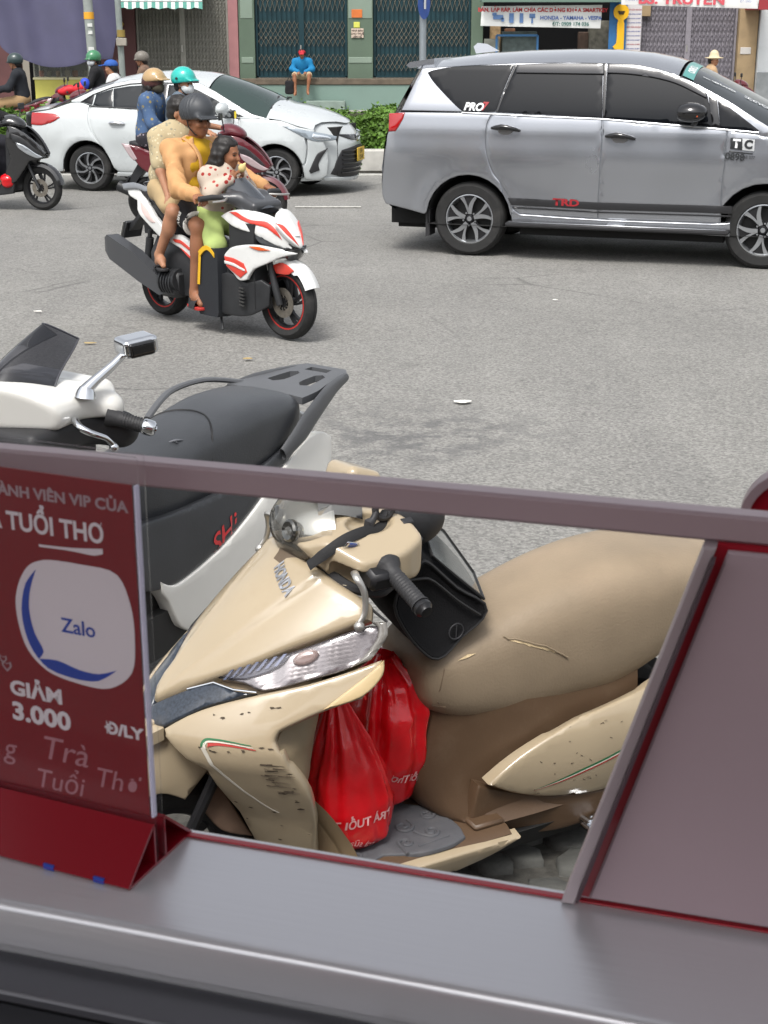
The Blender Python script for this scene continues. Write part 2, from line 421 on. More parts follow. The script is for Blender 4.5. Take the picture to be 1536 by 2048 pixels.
# ---------------------------------------------------------------- body surfaces of the vehicles (local metres: x forward, y left, z up)
def sstep(a, b, x): t = np.clip((np.asarray(x, float)-a)/(b-a), 0, 1); return t*t*(3-2*t)
def mpv_w(x, z):
    x = np.asarray(x, float); z = np.asarray(z, float)
    t = np.clip((z-1.30)/.55, 0, 1); w = .905-.215*t**1.15-.02*np.clip((z-1.18)/.12, 0, 1)
    w = w+.020*np.exp(-((z-.92)/.18)**2)-.05*np.clip((.45-z)/.3, 0, 1)**2
    w = w-.10*np.clip((-.55-x)/.5, 0, 1)**2-.30*np.clip((x-2.95)/.85, 0, 1)**2.2
    for xc in (0., 2.75): w = w+.016*np.exp(-(((x-xc)**2+(z-.33)**2)**.5-.44)**2/.006)
    return w
def mpv_y(x, z): return -mpv_w(x, z)
def sedan_w(x, z):
    x = np.asarray(x, float); z = np.asarray(z, float)
    t = np.clip((z-.93)/.50, 0, 1); w = .855-.25*t**1.1-.02*np.clip((z-.82)/.11, 0, 1)
    w = w+.016*np.exp(-((z-.68)/.12)**2)-.05*np.clip((.42-z)/.25, 0, 1)**2
    w = w-.16*np.clip((-.40-x)/.55, 0, 1)**2-.33*np.clip((x-2.62)/.85, 0, 1)**2.0
    for xc in (0., 2.62): w = w+.016*np.exp(-(((x-xc)**2+(z-.30)**2)**.5-.38)**2/.006)
    return w
def sedan_y(x, z): return -sedan_w(x, z)
def sedan_fx(y, z):
    y = np.abs(np.asarray(y, float)); z = np.asarray(z, float)
    return 3.50-.42*(y/.72)**2.6-.42*np.clip((z-.62)/.45, 0, 1)**1.7-.06*np.clip((.35-z)/.2, 0, 1)
def cowl_x(y, z):
    z = np.asarray(z, float)
    return np.interp(z, [.2,.3,.4,.5,.58,.62,.66,.75,.85,.95,1.05], [-.24,-.20,-.14,-.06,-.005,0,-.03,-.13,-.24,-.36,-.48])-3.2*np.abs(np.asarray(y, float))**2.1
# ---------------------------------------------------------------- ground, road, median
def asphalt():
    m = bpy.data.materials.new('asphalt'); m.use_nodes = True; nt = m.node_tree; N = nt.nodes; L = nt.links; p = N['Principled BSDF']
    tc = N.new('ShaderNodeTexCoord'); src = tc.outputs['Object']
    def noise(s, d=6, r=.6, stretch=None):
        v = src
        if stretch: mp = N.new('ShaderNodeMapping'); mp.inputs['Scale'].default_value = stretch; L.new(src, mp.inputs['Vector']); v = mp.outputs[0]
        n = N.new('ShaderNodeTexNoise'); n.inputs['Scale'].default_value = s; n.inputs['Detail'].default_value = d; n.inputs['Roughness'].default_value = r; L.new(v, n.inputs['Vector']); return n.outputs[0]
    def ramp(x, a, b, c0, c1):
        r = N.new('ShaderNodeMapRange'); r.inputs['From Min'].default_value = a; r.inputs['From Max'].default_value = b; r.inputs['To Min'].default_value = c0; r.inputs['To Max'].default_value = c1; L.new(x, r.inputs[0]); return r.outputs[0]
    def mix(f, a, b, mode='MIX'):
        x = N.new('ShaderNodeMix'); x.data_type = 'RGBA'; x.blend_type = mode
        for i, k in ((f, 'Factor'), (a, 'A'), (b, 'B')):
            if isinstance(i, (int, float)): x.inputs[k].default_value = i if k == 'Factor' else (i, i, i, 1)
            elif isinstance(i, tuple): x.inputs[k].default_value = (*i, 1)
            else: L.new(i, x.inputs[k])
        return x.outputs['Result']
    base = mix(ramp(noise(.35, 4), .35, .65, 0, 1), (.190,.186,.174), (.235,.230,.215))
    base = mix(ramp(noise(.8, 6, .65, (1,.12,1)), .45, .75, 0, .45), base, (.120,.118,.115))       # darker bands along the lanes
    base = mix(ramp(noise(2.3, 8, .7), .58, .75, 0, .55), base, (.095,.094,.091))                   # old oil and damp
    vo = N.new('ShaderNodeTexVoronoi'); vo.inputs['Scale'].default_value = 85; L.new(src, vo.inputs['Vector'])
    hv = N.new('ShaderNodeSeparateColor'); L.new(vo.outputs['Color'], hv.inputs[0])
    base = mix(.8, base, ramp(hv.outputs[0], 0, 1, .62, 1.38), 'MULTIPLY')                           # stones of the aggregate
    base = mix(ramp(noise(40, 3, .6), .5, .72, 0, .6), base, (.055,.054,.052))                       # worn pits between them
    cr = N.new('ShaderNodeTexVoronoi'); cr.feature = 'DISTANCE_TO_EDGE'; cr.inputs['Scale'].default_value = .55
    wv = N.new('ShaderNodeMix'); wv.data_type = 'VECTOR'; wv.inputs['Factor'].default_value = .06
    nn = N.new('ShaderNodeTexNoise'); nn.inputs['Scale'].default_value = 4; nn.inputs['Detail'].default_value = 8; L.new(src, nn.inputs['Vector'])
    L.new(src, wv.inputs['A']); L.new(nn.outputs['Color'], wv.inputs['B']); L.new(wv.outputs['Result'], cr.inputs['Vector'])
    cm = N.new('ShaderNodeMath'); cm.operation = 'MULTIPLY'; L.new(ramp(cr.outputs[0], .0, .012, .5, 0), cm.inputs[0]); L.new(ramp(noise(.45, 2), .52, .6, 0, 1), cm.inputs[1])
    base = mix(cm.outputs[0], base, (.04,.039,.037))
    dv = N.new('ShaderNodeVectorMath'); dv.operation = 'SUBTRACT'; dv.inputs[1].default_value = (.15, 7.75, 0); L.new(src, dv.inputs[0]); ds = N.new('ShaderNodeVectorMath'); ds.operation = 'MULTIPLY'; ds.inputs[1].default_value = (1.0, 1.25, 0); L.new(dv.outputs[0], ds.inputs[0]); dl = N.new('ShaderNodeVectorMath'); dl.operation = 'LENGTH'; L.new(ds.outputs[0], dl.inputs[0])
    pm = N.new('ShaderNodeMath'); pm.operation = 'MULTIPLY'; L.new(ramp(dl.outputs['Value'], .25, 1.05, 1, 0), pm.inputs[0]); L.new(ramp(noise(4.5, 9, .7), .46, .56, 0, .75), pm.inputs[1])
    base = mix(pm.outputs[0], base, (.085,.085,.086))                                                  # damp patched spot behind the carrier rack
    L.new(base, p.inputs['Base Color']); L.new(ramp(noise(3), .3, .7, .72, .95), p.inputs['Roughness'])
    b1 = N.new('ShaderNodeBump'); b1.inputs['Strength'].default_value = .38; b1.inputs['Distance'].default_value = .004; L.new(vo.outputs['Distance'], b1.inputs['Height'])
    b2 = N.new('ShaderNodeBump'); b2.inputs['Strength'].default_value = .4; b2.inputs['Distance'].default_value = .01; L.new(noise(22, 6), b2.inputs['Height']); L.new(b1.outputs[0], b2.inputs['Normal']); L.new(b2.outputs[0], p.inputs['Normal'])
    return m
M_ASPH = asphalt()
def ground_h(x, y): return 0.0
g = MB(); g.box((0, 60, -.15), (400, 320, .1)); tag(g.build('ground', PM('soil', '#6b6458', .95), smooth=False), kind='structure')
xs = np.concatenate([np.linspace(-80, -10, 15), np.linspace(-9, 9, 120), np.linspace(10, 80, 15)]); ys = np.concatenate([np.linspace(-12, 2, 8), np.linspace(2.1, 20, 130), np.linspace(20.5, 22.6, 4)])
def roadz(x, y):
    return .004*math.sin(1.3*x+.7*y)+.003*math.sin(2.9*x-1.9*y+1)
g = MB(); g.grid(lambda x, y: (x, y, roadz(x, y)-.004), xs, ys); tag(g.build('road', M_ASPH), kind='structure')
g = MB(); g.grid(lambda x, y: (x, y, -.004), [-80, 0, 80], [23.9, 30, 35.9]); tag(g.build('far_road', M_ASPH), kind='structure')
# cracked patch of old repair in the near lane and lane paint, all thin sheets
def blotch(name, cx, cy, rx, ry, mat, z, n=28, rough=.3, seed=1, smoothk=1):
    gg = random.Random(seed); ph = [gg.uniform(0, 6.28) for _ in range(6)]
    pts = []
    for k in range(n):
        a = 2*math.pi*k/n; r = 1+rough*(.5*math.sin(2*a+ph[0])+.4*math.sin(3*a+ph[1])+.35*math.sin(5*a+ph[2])+.25*math.sin(9*a+ph[3]))
        pts.append((cx+rx*r*math.cos(a), cy+ry*r*math.sin(a)))
    m = MB(); m.v.append(np.array([(x, y, z+roadz(x, y)) for x, y in pts])); m.f.append(tuple(range(n))); m.m.append(0); m.n = n
    return m.build(name, mat, smooth=False)
M_TAR = PM('tar_patch', (.052,.052,.053), .6, var=.5, vs=14, bump=.6, bs=45)
M_PAINT = PM('road_paint', '#b5b4ae', .8, var=.25, vs=30, dirt=1.0, ds=9, dcol=(.12,.115,.11))
g = MB(); g.box((-.68, 18.2, .006), (.8, .08, .006)); g.box((5.6, 18.6, .006), (2.0, .1, .006)); g.box((-6.6, 18.0, .006), (2.0, .1, .006)); g.box((0, 22.25, .004), (120, .13, .006))
tag(g.build('lane_marking', M_PAINT, smooth=False), kind='structure')
for i, (px, py, sx, sy) in enumerate([(.46, 8.42, .05, .03), (-2.04, 10.1, .04, .018), (1.37, 11.8, .02, .012), (-.9, 9.6, .03, .02), (-2.66, 11.3, .03, .015)]):
    b = MB(); P = [(sx*math.cos(a)*(1+.3*math.sin(3*a+i)), sy*math.sin(a)) for a in np.linspace(0, 6.28, 11)[:-1]]; b.prism(P, (px, py, .008), (1,0,0), (0,1,0), .004)
    tag(b.build('litter_scrap', PM('dry_leaf' if i % 2 else 'white_scrap', '#a89468' if i % 2 else '#e2e0d8', .8), smooth=False),
        ['pale scrap of paper lying alone in the open middle of the road', 'small curled dry leaf on the road left of the striped scooter', 'tiny white scrap on the road in front of the silver van', 'dry tan leaf on the road above the chrome mirror', 'small dry leaf at the left edge of the road'][i], 'litter')
# pavement with broken setts under the beige scooter
M_SETT = PM('sett_stone', (.085,.085,.078), .9, var=.4, vs=9, bump=.8, bs=60, dirt=.6, ds=12, dcol=(.05,.05,.045))
M_JOINT = PM('sett_joint', (.06,.057,.05), .95, var=.5, vs=30, bump=1, bs=90)
g = MB(); g.grid(lambda x, y: (x, y, .006), np.linspace(-6, 6, 40), np.linspace(-1.0, 3.86, 30)); pav = tag(g.build('pavement', M_JOINT), kind='structure')
gg = random.Random(3); cells = []
for i in range(12):
    for j in range(7):
        x = .02+.125*i+gg.uniform(-.03, .03); y = 3.0+.13*j+gg.uniform(-.03, .03)+.03*(i % 2); n = gg.choice([5, 6, 6, 7]); r = .062*gg.uniform(.82, 1.12); a0 = gg.uniform(0, 6)
        P = [(r*gg.uniform(.8, 1.15)*math.cos(a0+2*math.pi*k/n)*1.12, r*gg.uniform(.8, 1.15)*math.sin(a0+2*math.pi*k/n)) for k in range(n)]
        b = MB(); t = gg.uniform(.014, .026); b.loft([[(q[0], q[1], -.01) for q in P], [(q[0], q[1], t-.007) for q in P], [(q[0]*.86, q[1]*.86, t+gg.uniform(-.002, .002)) for q in P]])
        o = b.build('sett', M_SETT, pav, sharp=60); o.location = (x, y, .006); o.rotation_euler = (gg.uniform(-.04, .04), gg.uniform(-.04, .04), 0)
# median kerb, built of blocks, with the hedge
M_KERB = PM('kerb_concrete', (.42,.41,.38), .9, var=.2, vs=5, bump=.3, bs=40, dirt=.55, ds=3, dcol=(.16,.15,.13))
kerb = tag(bpy.data.objects.new('median_kerb', None), kind='structure'); COL.objects.link(kerb)
kb = MB(); kb.box((0, 0, .165), (.985, .22, .33), b=.025); kme = None
for i in range(-9, 10):
    if kme is None: o = kb.build('kerb_block', M_KERB, kerb); kme = o.data
    else: o = link('kerb_block', kme, kerb)
    o.location = (i*1.0+.1, 22.79+gg.uniform(-.008, .008), 0)
g = MB(); g.box((-30.5, 22.79, .165), (42, .22, .33)); g.box((30.5, 22.79, .165), (42, .22, .33)); g.box((0, 23.84, .15), (104, .2, .3)); g.box((0, 23.3, .12), (104, .9, .3), mi=1)
o = g.build('kerb_run', [M_KERB, PM('median_soil', (.09,.07,.05), .95)], kerb, smooth=False); o['kind'] = 'stuff'
M_LEAF = PM('hedge_leaf', (.085,.17,.022), .55, var=.55, vs=3.5, spec=.4)
def hedge(name, label, x0, x1, y0, y1, z0, z1, n, seed):
    g = np.random.default_rng(seed); t = thing(name, label, 'hedge', ((x0+x1)/2, (y0+y1)/2, z0)); W, D, Hh = (x1-x0)/2, (y1-y0)/2, z1-z0
    f = rng.random
    face = g.random(n); P = np.empty((n, 3)); Nn = np.empty((n, 3))
    top = face < .42; fr = ~top
    P[:,0] = g.uniform(-W, W, n); bumpz = .035*np.sin(P[:,0]*2.3)+.03*np.sin(P[:,0]*5.1+1)+.02*np.sin(P[:,0]*11)
    P[top,1] = g.uniform(-D, D, top.sum()); P[top,2] = Hh+bumpz[top]-np.abs(g.normal(0, .045, top.sum()))-.10*(np.abs(P[top,1])/D)**3+(g.random(top.sum()) > .93)*g.uniform(0, .08, top.sum())
    P[fr,1] = -D+np.abs(g.normal(0, .05, fr.sum())); P[fr,2] = g.uniform(.0, 1, fr.sum())*(Hh+bumpz[fr]-.04)
    Nn[:] = g.normal(0, .55, (n, 3)); Nn[top,2] += 1; Nn[fr,1] -= .8; Nn[fr,2] += .5
    Nn /= np.linalg.norm(Nn, axis=1)[:,None]; a = g.normal(size=(n, 3)); U = np.cross(Nn, a); U /= np.linalg.norm(U, axis=1)[:,None]; V = np.cross(Nn, U)
    s = g.uniform(.018, .036, n)[:,None]; tip = U*s*1.7
    vv = np.stack([P-tip, P+V*s*.8+Nn*s*.15, P+tip, P-V*s*.8+Nn*s*.15], 1).reshape(-1, 3); idx = np.arange(n)*4
    ff = np.stack([idx, idx+1, idx+2, idx+3], 1)
    o = link('foliage', mesh_of('foliage', vv, ff, M_LEAF, None, False, 180, False), t); o['kind'] = 'stuff'
    c = MB(); c.box((0, 0, Hh*.46), (2*W-.1, 2*D-.16, Hh*.84), b=.08); c.build('twigs', PM('hedge_twigs', (.03,.035,.015), .95, var=.5, vs=20, bump=1, bs=30), t)
hedge('clipped_hedge', 'long low clipped green hedge along the middle of the road behind the white sedan', -16, 11, 22.93, 23.72, .28, .90, 60000, 5)

# ---------------------------------------------------------------- far pavement and shop fronts
M_FPAV = PM('far_paving', (.3,.29,.27), .9, var=.2, vs=2)
g = MB(); g.box((0, 38.0, .03), (160, 4.2, .16)); tag(g.build('far_pavement', M_FPAV, smooth=False), kind='structure')
FYY = 38.0
def fbox(b, x0, x1, z0, z1, y0=0.0, d=.3, mi=0, bev=.01):
    b.box(((x0+x1)/2, FYY+y0+d/2, (z0+z1)/2), (x1-x0, d, z1-z0), b=bev, mi=mi)
M_GREEN = PM('green_paint', '#566657', .8, var=.10, vs=2, dirt=.35, ds=1.5, dcol=(.10,.13,.10))
M_GREENL = PM('pale_green_paint', '#78877a', .8, var=.08, vs=2)
M_PLINTH = PM('teal_plinth', '#6f857c', .75, var=.10, vs=1.2, dirt=.3, ds=1.2, dcol=(.12,.17,.16))
M_SLAB = PM('slab_edge', '#5d5347', .85, var=.3, vs=6)
M_TEAL = PM('teal_gate', '#14343b', .5, var=.2, vs=4, metal=.2)
M_LATT = PM('lattice_metal', '#7c7668', .55, metal=.4, var=.25, vs=9)
M_GREYG = PM('grey_gate', '#8c8b83', .6, metal=.3, var=.15, vs=6, dirt=.3, ds=5)
M_LILAC = PM('lilac_gate', '#8a868d', .6, metal=.3, var=.12, vs=6)
M_PINK = PM('pink_pillar', '#96696a', .7, var=.15, vs=3)
M_MAROON = PM('maroon_wall', '#553636', .7, var=.2, vs=2)
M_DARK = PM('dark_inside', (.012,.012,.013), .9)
def wall_name(t, nm, mat, *boxes):
    b = MB()
    for q in boxes: fbox(b, *q)
    return b.build(nm, mat, t, smooth=False)
def gate(parent, x0, x1, z0, z1, msl, mla, bands, pitch, yy=.18, mid=True, zig=None):
    """folding shutter: vertical channels, scissor lattice in front, two leaves"""
    t = bpy.data.objects.new('folding_gate', None); COL.objects.link(t); t.parent = parent
    s = MB(); n = int((x1-x0)/pitch)
    for i in range(n+1):
        x = x0+(x1-x0)*i/n
        s.box((x, FYY+yy+.03, (z0+z1)/2), (pitch*.62, .035, z1-z0)); s.box((x+pitch*.5, FYY+yy+.05, (z0+z1)/2), (pitch*.42, .012, z1-z0))
    o = s.build('slats', msl, t, smooth=False); o['kind'] = 'stuff'
    l = MB()
    for (a, b) in bands:
        h = b-a
        for i in range(n):
            x = x0+(x1-x0)*i/n
            for sg in (1, -1):
                p = (x, FYY+yy-.002+.006*sg, a if sg > 0 else b); q = (x+pitch*1.15, FYY+yy-.002+.006*sg, b if sg > 0 else a)
                mpt = ((p[0]+q[0])/2, FYY+yy-.012, (a+b)/2+(.02*h))
                l.bar(p, mpt, .02, .006); l.bar(mpt, q, .02, .006)
    o = l.build('lattice', mla, t, smooth=False); o['kind'] = 'stuff'
    f = MB()
    if mid: f.box(((x0+x1)/2, FYY+yy-.03, (z0+z1)/2), (.13, .05, z1-z0)); f.box(((x0+x1)/2-.02, FYY+yy-.065, 1.55), (.03, .02, .16), mi=1)
    f.box(((x0+x1)/2, FYY+yy, z0+.015), (x1-x0, .1, .03)); f.box((x0+.02, FYY+yy, (z0+z1)/2), (.05, .1, z1-z0)); f.box((x1-.02, FYY+yy, (z0+z1)/2), (.05, .1, z1-z0))
    f.build('gate_frame', [msl, PM('lock_steel', '#b9b7b0', .35, metal=.9)], t, smooth=False)
gb = thing('green_shop_house', 'green shop house with two closed dark teal folding gates above a teal plinth', 'building', (0,0,0))
wall_name(gb, 'wall', M_GREEN, (-3.55,-3.16,.05,4.6,0,.5), (-.89,-.27,.05,4.6,0,.5), (2.13,2.42,.05,4.6,0,.5), (-3.55,2.42,3.6,4.6,.02,.5))
for q_ in ((-3.50,-3.2,1.21,1.35,-.015,.03), (-.87,-.29,1.21,1.35,-.015,.03)): wall_name(gb, 'pillar_band', M_GREENL, q_)
for q_ in ((-.87,-.29,2.25,4.4,-.012,.03), (-3.5,-3.2,2.25,4.4,-.012,.03)): wall_name(gb, 'upper_band', M_GREENL, q_)
wall_name(gb, 'plinth', M_PLINTH, (-3.55,2.42,.0,.71,-.28,.5))
wall_name(gb, 'slab_edge', M_SLAB, (-3.6,2.45,.712,.85,-.31,.6))
wall_name(gb, 'step', PM('step_concrete', '#78867e', .85, var=.2, vs=5), (-1.9,-.95,.1,.34,-.75,.44))
wall_name(gb, 'backing', M_DARK, (-3.2,2.2,.85,4.2,.5,.05))
bands = [(2.42,2.80),(1.96,2.20),(1.60,1.83),(1.78,1.98),(1.20,1.42),(1.02,1.22)]
gate(gb, -3.14, -.91, .87, 3.6, M_TEAL, M_LATT, bands, .112)
gate(gb, -.25, 2.11, .87, 3.6, M_TEAL, M_LATT, bands, .112)
for nm, c, x0, x1, z0, z1 in (('orange_notice','#c06a34',-.79,-.53,2.27,2.46),('yellow_notice','#c3c45a',-.74,-.59,2.04,2.17),('pale_notice','#bfae9e',-.80,-.50,1.80,2.02)):
    wall_name(gb, 'wall_notice', PM(nm, c, .8, var=.1, vs=12), (x0,x1,z0,z1,-.03,.02,0,.004))['label'] = nm.replace('_', ' ')+' on the green pillar'
MT_INK = PM('dark_ink', '#3a2e2c', .8)
for i, s in enumerate(('NHÀ BÁN', 'CHO THUÊ', 'LIÊN HỆ')):
    lettering(s, .062, MT_INK, gb, (-.65, FYY-.033, 1.965-.07*i), (1,0,0), (0,0,1), bold=.002)
# left end of the row: grey gate, awning, maroon walls, dark shop
lb = thing('maroon_shop_house', 'maroon walled shop house with a wide grey folding gate left of the green gates', 'building', (0,0,0))
wall_name(lb, 'wall', M_MAROON, (-6.95,-6.08,.05,4.6,0,.5), (-9.9,-9.0,.05,4.6,0,.5), (-9.9,-3.56,3.6,4.6,.02,.5))
wall_name(lb, 'pillar', M_PINK, (-3.80,-3.56,.05,4.6,-.04,.5))
wall_name(lb, 'backing', M_DARK, (-9.0,-3.7,.05,4.2,1.2,.05))
wall_name(lb, 'threshold', M_SLAB, (-6.1,-3.8,.05,.4,-.1,.4))
gate(lb, -6.06, -3.82, .4, 3.6, M_GREYG, PM('zigzag', '#77766e', .6, metal=.3), [(a, a+.13) for a in np.arange(.5, 3, .16)], .085, mid=True)
for dz in (1.15,): 
    b = MB(); b.prism([(0,.14),(.1,0),(0,-.14),(-.1,0)], (-6.55, FYY-.02, 1.17), (1,0,0), (0,0,1), .015); b.build('diamond_tile', PM('diamond_tile', '#8d6660', .7), lb, smooth=False)
b = MB(); b.prism([(0,.13),(.085,0),(0,-.13),(-.085,0)], (-6.42, FYY-.02, 2.12), (1,0,0), (0,0,1), .015); b.build('wall_ornament', PM('brass_tile', '#a58a3e', .5, metal=.4), lb, smooth=False)
# awning of green and white stripes
aw = thing('striped_awning', 'green and white striped canvas awning above the grey folding gate', 'awning', (0,0,0))
M_AWW = PM('awning_white', '#d9ddd8', .8, var=.08, vs=10); M_AWG = PM('awning_green', '#5f9c8f', .8, var=.08, vs=10)
b = MB(); n = 36; x0, x1 = -7.55, -4.25
for i in range(n):
    a = x0+(x1-x0)*i/n; c = x0+(x1-x0)*(i+1)/n; sag = .02*math.sin(i*1.7)
    V = [(a, 36.6, 2.47+sag), (c, 36.6, 2.47+.02*math.sin((i+1)*1.7)), (c, 36.62, 2.63), (a, 36.62, 2.63), (c, 37.98, 3.25), (a, 37.98, 3.25)]
    b.add(V, [(0,1,2,3),(3,2,4,5)], i % 2)
b.build('canvas', [M_AWW, M_AWG], aw, smooth=False)
b = MB(); b.tube([(x0, 36.63, 2.63), (x1, 36.63, 2.63)], .02); b.bar((x0+.1, 36.63, 2.62), (x0+.1, 37.98, 2.7), .03); b.bar((x1-.1, 36.63, 2.62), (x1-.1, 37.98, 2.7), .03); b.build('awning_frame', PM('galvanised', '#9a9c9c', .5, metal=.8), aw)
# purple tarpaulin
def tarp(u, v): return np.stack([u, 35.2+.10*np.sin(u*3.1+v)+.06*np.sin(u*7+1.2*v)+.18*(2.7-v)*np.sin(u*1.1+.5), v], -1)
tp = panel('hanging_tarpaulin', [(-9.3,2.78),(-8.85,2.0),(-8.65,1.62),(-8.5,1.49),(-8.2,1.36),(-7.8,1.23),(-7.35,1.19),(-6.9,1.25),(-6.66,1.34),(-6.2,1.36),(-6.06,1.95),(-6.0,2.78)],
  tarp, PM('tarpaulin', '#48475f', .75, var=.14, vs=1.6, bump=.5, bs=9), None, .006, .002, .09)
tag(tp, 'faded purple tarpaulin hung as a sunshade at the left of the street', 'tarpaulin')
# food stall under it
st = thing('food_stall', 'glass fronted food stall with a yellow signboard under the purple tarpaulin', 'stall', (-7.45, 35.6, 0))
b = MB(); b.box((0, .3, .5), (1.25, .6, .8), b=.01); b.build('counter', PM('stall_yellow', '#c3bd5e', .6, var=.08, vs=5), st, smooth=False)
b = MB(); b.box((0, .3, .925), (1.31, .66, .05), b=.01); b.build('counter_top', PM('stall_cream', '#d8d2a8', .6), st, smooth=False)
b = MB()
for x in (-.62, 0, .62):
    for y in (.02, .58): b.bar((x, y, .95), (x, y, 1.75), .03)
b.box((0, .3, 1.76), (1.3, .6, .03)); b.box((0, .3, 1.35), (1.26, .56, .015)); b.build('case_frame', PM('alu_frame', '#a7a69b', .5, metal=.6), st, smooth=False)
b = MB(); b.box((0, .0, 1.35), (1.24, .006, .8)); b.build('case_pane', glassy('case_glass', '#b0b4ad', .16), st, smooth=False)
gg = random.Random(8)
for i in range(12):
    b = MB(); r = gg.uniform(.05, .09); zz = 1.362 if i < 6 else .955; b.lathe([(r*.7,0),(r,.04),(r,.06+r),(r*.8,.08+r)], 10, (-.52+.2*(i % 6), .2+gg.uniform(0,.15), zz), (0,0,1)); b.build('food_tub', PM('tub%d' % (i % 4), ['#a58a70','#c7c1b4','#8a4a30','#6b6a5a'][i % 4], .6), st)
lettering('SẮT CHÈ, SỮA', .105, PM('stall_ink', '#39745c', .7), st, (.2, -.004, .58), (1,0,0), (0,0,1), bold=.003)
b = MB(); b.box((.1, -.004, .42), (.3, .004, .1)); b.box((.42, -.004, .42), (.28, .004, .1), mi=1); b.build('sign_print', [PM('print_green','#7fb06a',.7), PM('print_cyan','#58b4b8',.7)], st, smooth=False)
# utility poles
def pole(name, label, px, Y, r0, h, mat, z0=.1, lean=0):
    t = thing(name, label, 'pole', (px, Y, 0)); b = MB(); b.tube([(0,0,z0), (lean*.5,0,h/2), (lean,0,h)], [r0, r0*.95, r0*.88], 16); b.build('shaft', mat, t); return t
M_POLE = PM('pole_concrete', '#8b918d', .85, var=.12, vs=5, dirt=.4, ds=4)
t = pole('utility_pole', 'thick concrete utility pole with a yellow band in front of the purple tarpaulin', -6.18, 33.0, .105, 6, M_POLE, lean=-.16)
b = MB(); b.lathe([(.108,2.22),(.108,2.36)], 16, (-.06,0,0), (0,0,1)); b.build('yellow_band', PM('band_yellow', '#d59a2a', .6), t)
for z, w in ((1.62,.12),(1.53,.16),(2.1,.1),(1.95,.09)):
    b = MB(); b.box((-.03, -.108, z), (w, .01, .07)); b.build('paper_sticker', PM('sticker', '#c3c6c2', .8, var=.2, vs=20), t, smooth=False)
t = pole('utility_pole', 'thin grey pole with a small meter box right of the tarpaulin', -5.75, 34.0, .07, 6, PM('pole_grey', '#88908c', .7, var=.15, vs=6), lean=-.08)
b = MB(); b.box((.02, -.1, 1.75), (.22, .12, .16), b=.01); b.lathe([(.09,1.85),(.09,2.0)], 12, (0,0,0), (0,0,1), 1); b.build('meter_box', [PM('meter_box', '#9b958a', .6), PM('rust_clamp', '#8e7a3f', .7)], t)
t = pole('sign_pole', 'grey steel pole with a round blue traffic sign in front of the right teal gate', .80, 32.0, .075, 6, PM('pole_light', '#8e969b', .5, metal=.5, var=.1, vs=6))
b = MB(); b.lathe([(.001,-.012),(.30,-.012),(.31,0),(.001,0)], 28, (.02, -.14, 2.52), (.90,-.42,0)); o = b.build('sign_plate', PM('sign_blue', '#1f4f9f', .4), t)
o.rotation_euler = (0, 0, R(0)); 
b = MB(); b.prism([(-.05,-.15),(.05,-.15),(.05,.05),(.12,.05),(0,.2),(-.12,.05),(-.05,.05)], (.034, -.147, 2.56), (.42,.90,0), (0,0,1), .004); b.build('sign_arrow', PM('sign_white', '#d9dcdd', .5), t, smooth=False)
# key shop
kb_ = thing('key_shop', 'small open fronted key cutting shop with a dark interior right of the teal gates', 'shop', (0,0,0))
wall_name(kb_, 'wall', PM('shop_wall', '#6f6d63', .85, var=.15, vs=3), (5.98,6.2,.05,4.6,0,.5), (2.42,6.2,3.4,4.6,.02,.5), (2.42,6.2,.05,.7,.0,.4))
wall_name(kb_, 'backing', M_DARK, (2.42,6.0,.05,3.5,1.5,.05))
wall_name(kb_, 'side_board', PM('worn_board', '#7c7f76', .8, var=.4, vs=5), (2.45,2.82,1.3,1.78,-.05,.1))
b = MB(); fbox(b, 2.9,3.75,1.35,1.95,.1,.5); b.build('glass_cabinet', PM('cabinet_frame', '#4e5a58', .6, var=.4, vs=8), kb_, smooth=False)
b = MB(); b.bar((2.75,FYY-.05,1.25),(2.75,FYY-.05,1.86),.05); b.bar((3.75,FYY-.05,1.25),(3.75,FYY-.05,1.86),.05); b.bar((2.75,FYY-.05,1.86),(3.75,FYY-.05,1.86),.05); b.build('blue_frame', PM('blue_frame', '#3d6f9d', .5), kb_, smooth=False)
for i, (x, c) in enumerate(((2.62,'#a58a66'),(2.98,'#6f4b34'),(4.8,'#4a3a30'),(5.2,'#55504a'),(5.55,'#8b8678'))):
    b = MB(); fbox(b, x, x+.26, 1.3, 2.1-.08*i, .35, .2, 0, .02); b.build('shelf_goods', PM('goods%d' % i, c, .7, var=.4, vs=10), kb_, smooth=False)
b = MB(); fbox(b, 5.05,5.75,1.35,2.2,.25,.3); b.build('shelf_unit', PM('shelf_unit', '#68665c', .7, var=.5, vs=9), kb_, smooth=False)
bn = thing('shop_banner', 'white cloth banner with red and blue lettering above the open key shop', 'banner', (0,0,0))
def banner_fn(u, v): return np.stack([u, 37.6+.015*np.sin(u*5)+.01*np.sin(v*7), v], -1)
panel('banner_cloth', [(2.33,2.08),(5.23,2.02),(5.25,2.56),(2.35,2.53)], banner_fn, PM('banner_white', '#dcdedc', .7), bn, .01, .003, .1, sm=1)
lettering('BÁN, LẮP RÁP, LÀM CHÌA CÁC DÒNG KHÓA SMARTKEY', .123, PM('banner_red', '#b52f37', .7), bn, (3.82, 37.57, 2.44), (1,0,-.004), (0,0,1), bold=.004)
lettering('HONDA - YAMAHA - VESPA', .12, PM('banner_blue', '#4766a8', .7), bn, (4.5, 37.57, 2.26), (1,0,-.004), (0,0,1), bold=.003)
lettering('ĐT: 0909 174 036', .12, PM('banner_green', '#3f6f68', .7), bn, (4.5, 37.57, 2.12), (1,0,-.004), (0,0,1), bold=.003)
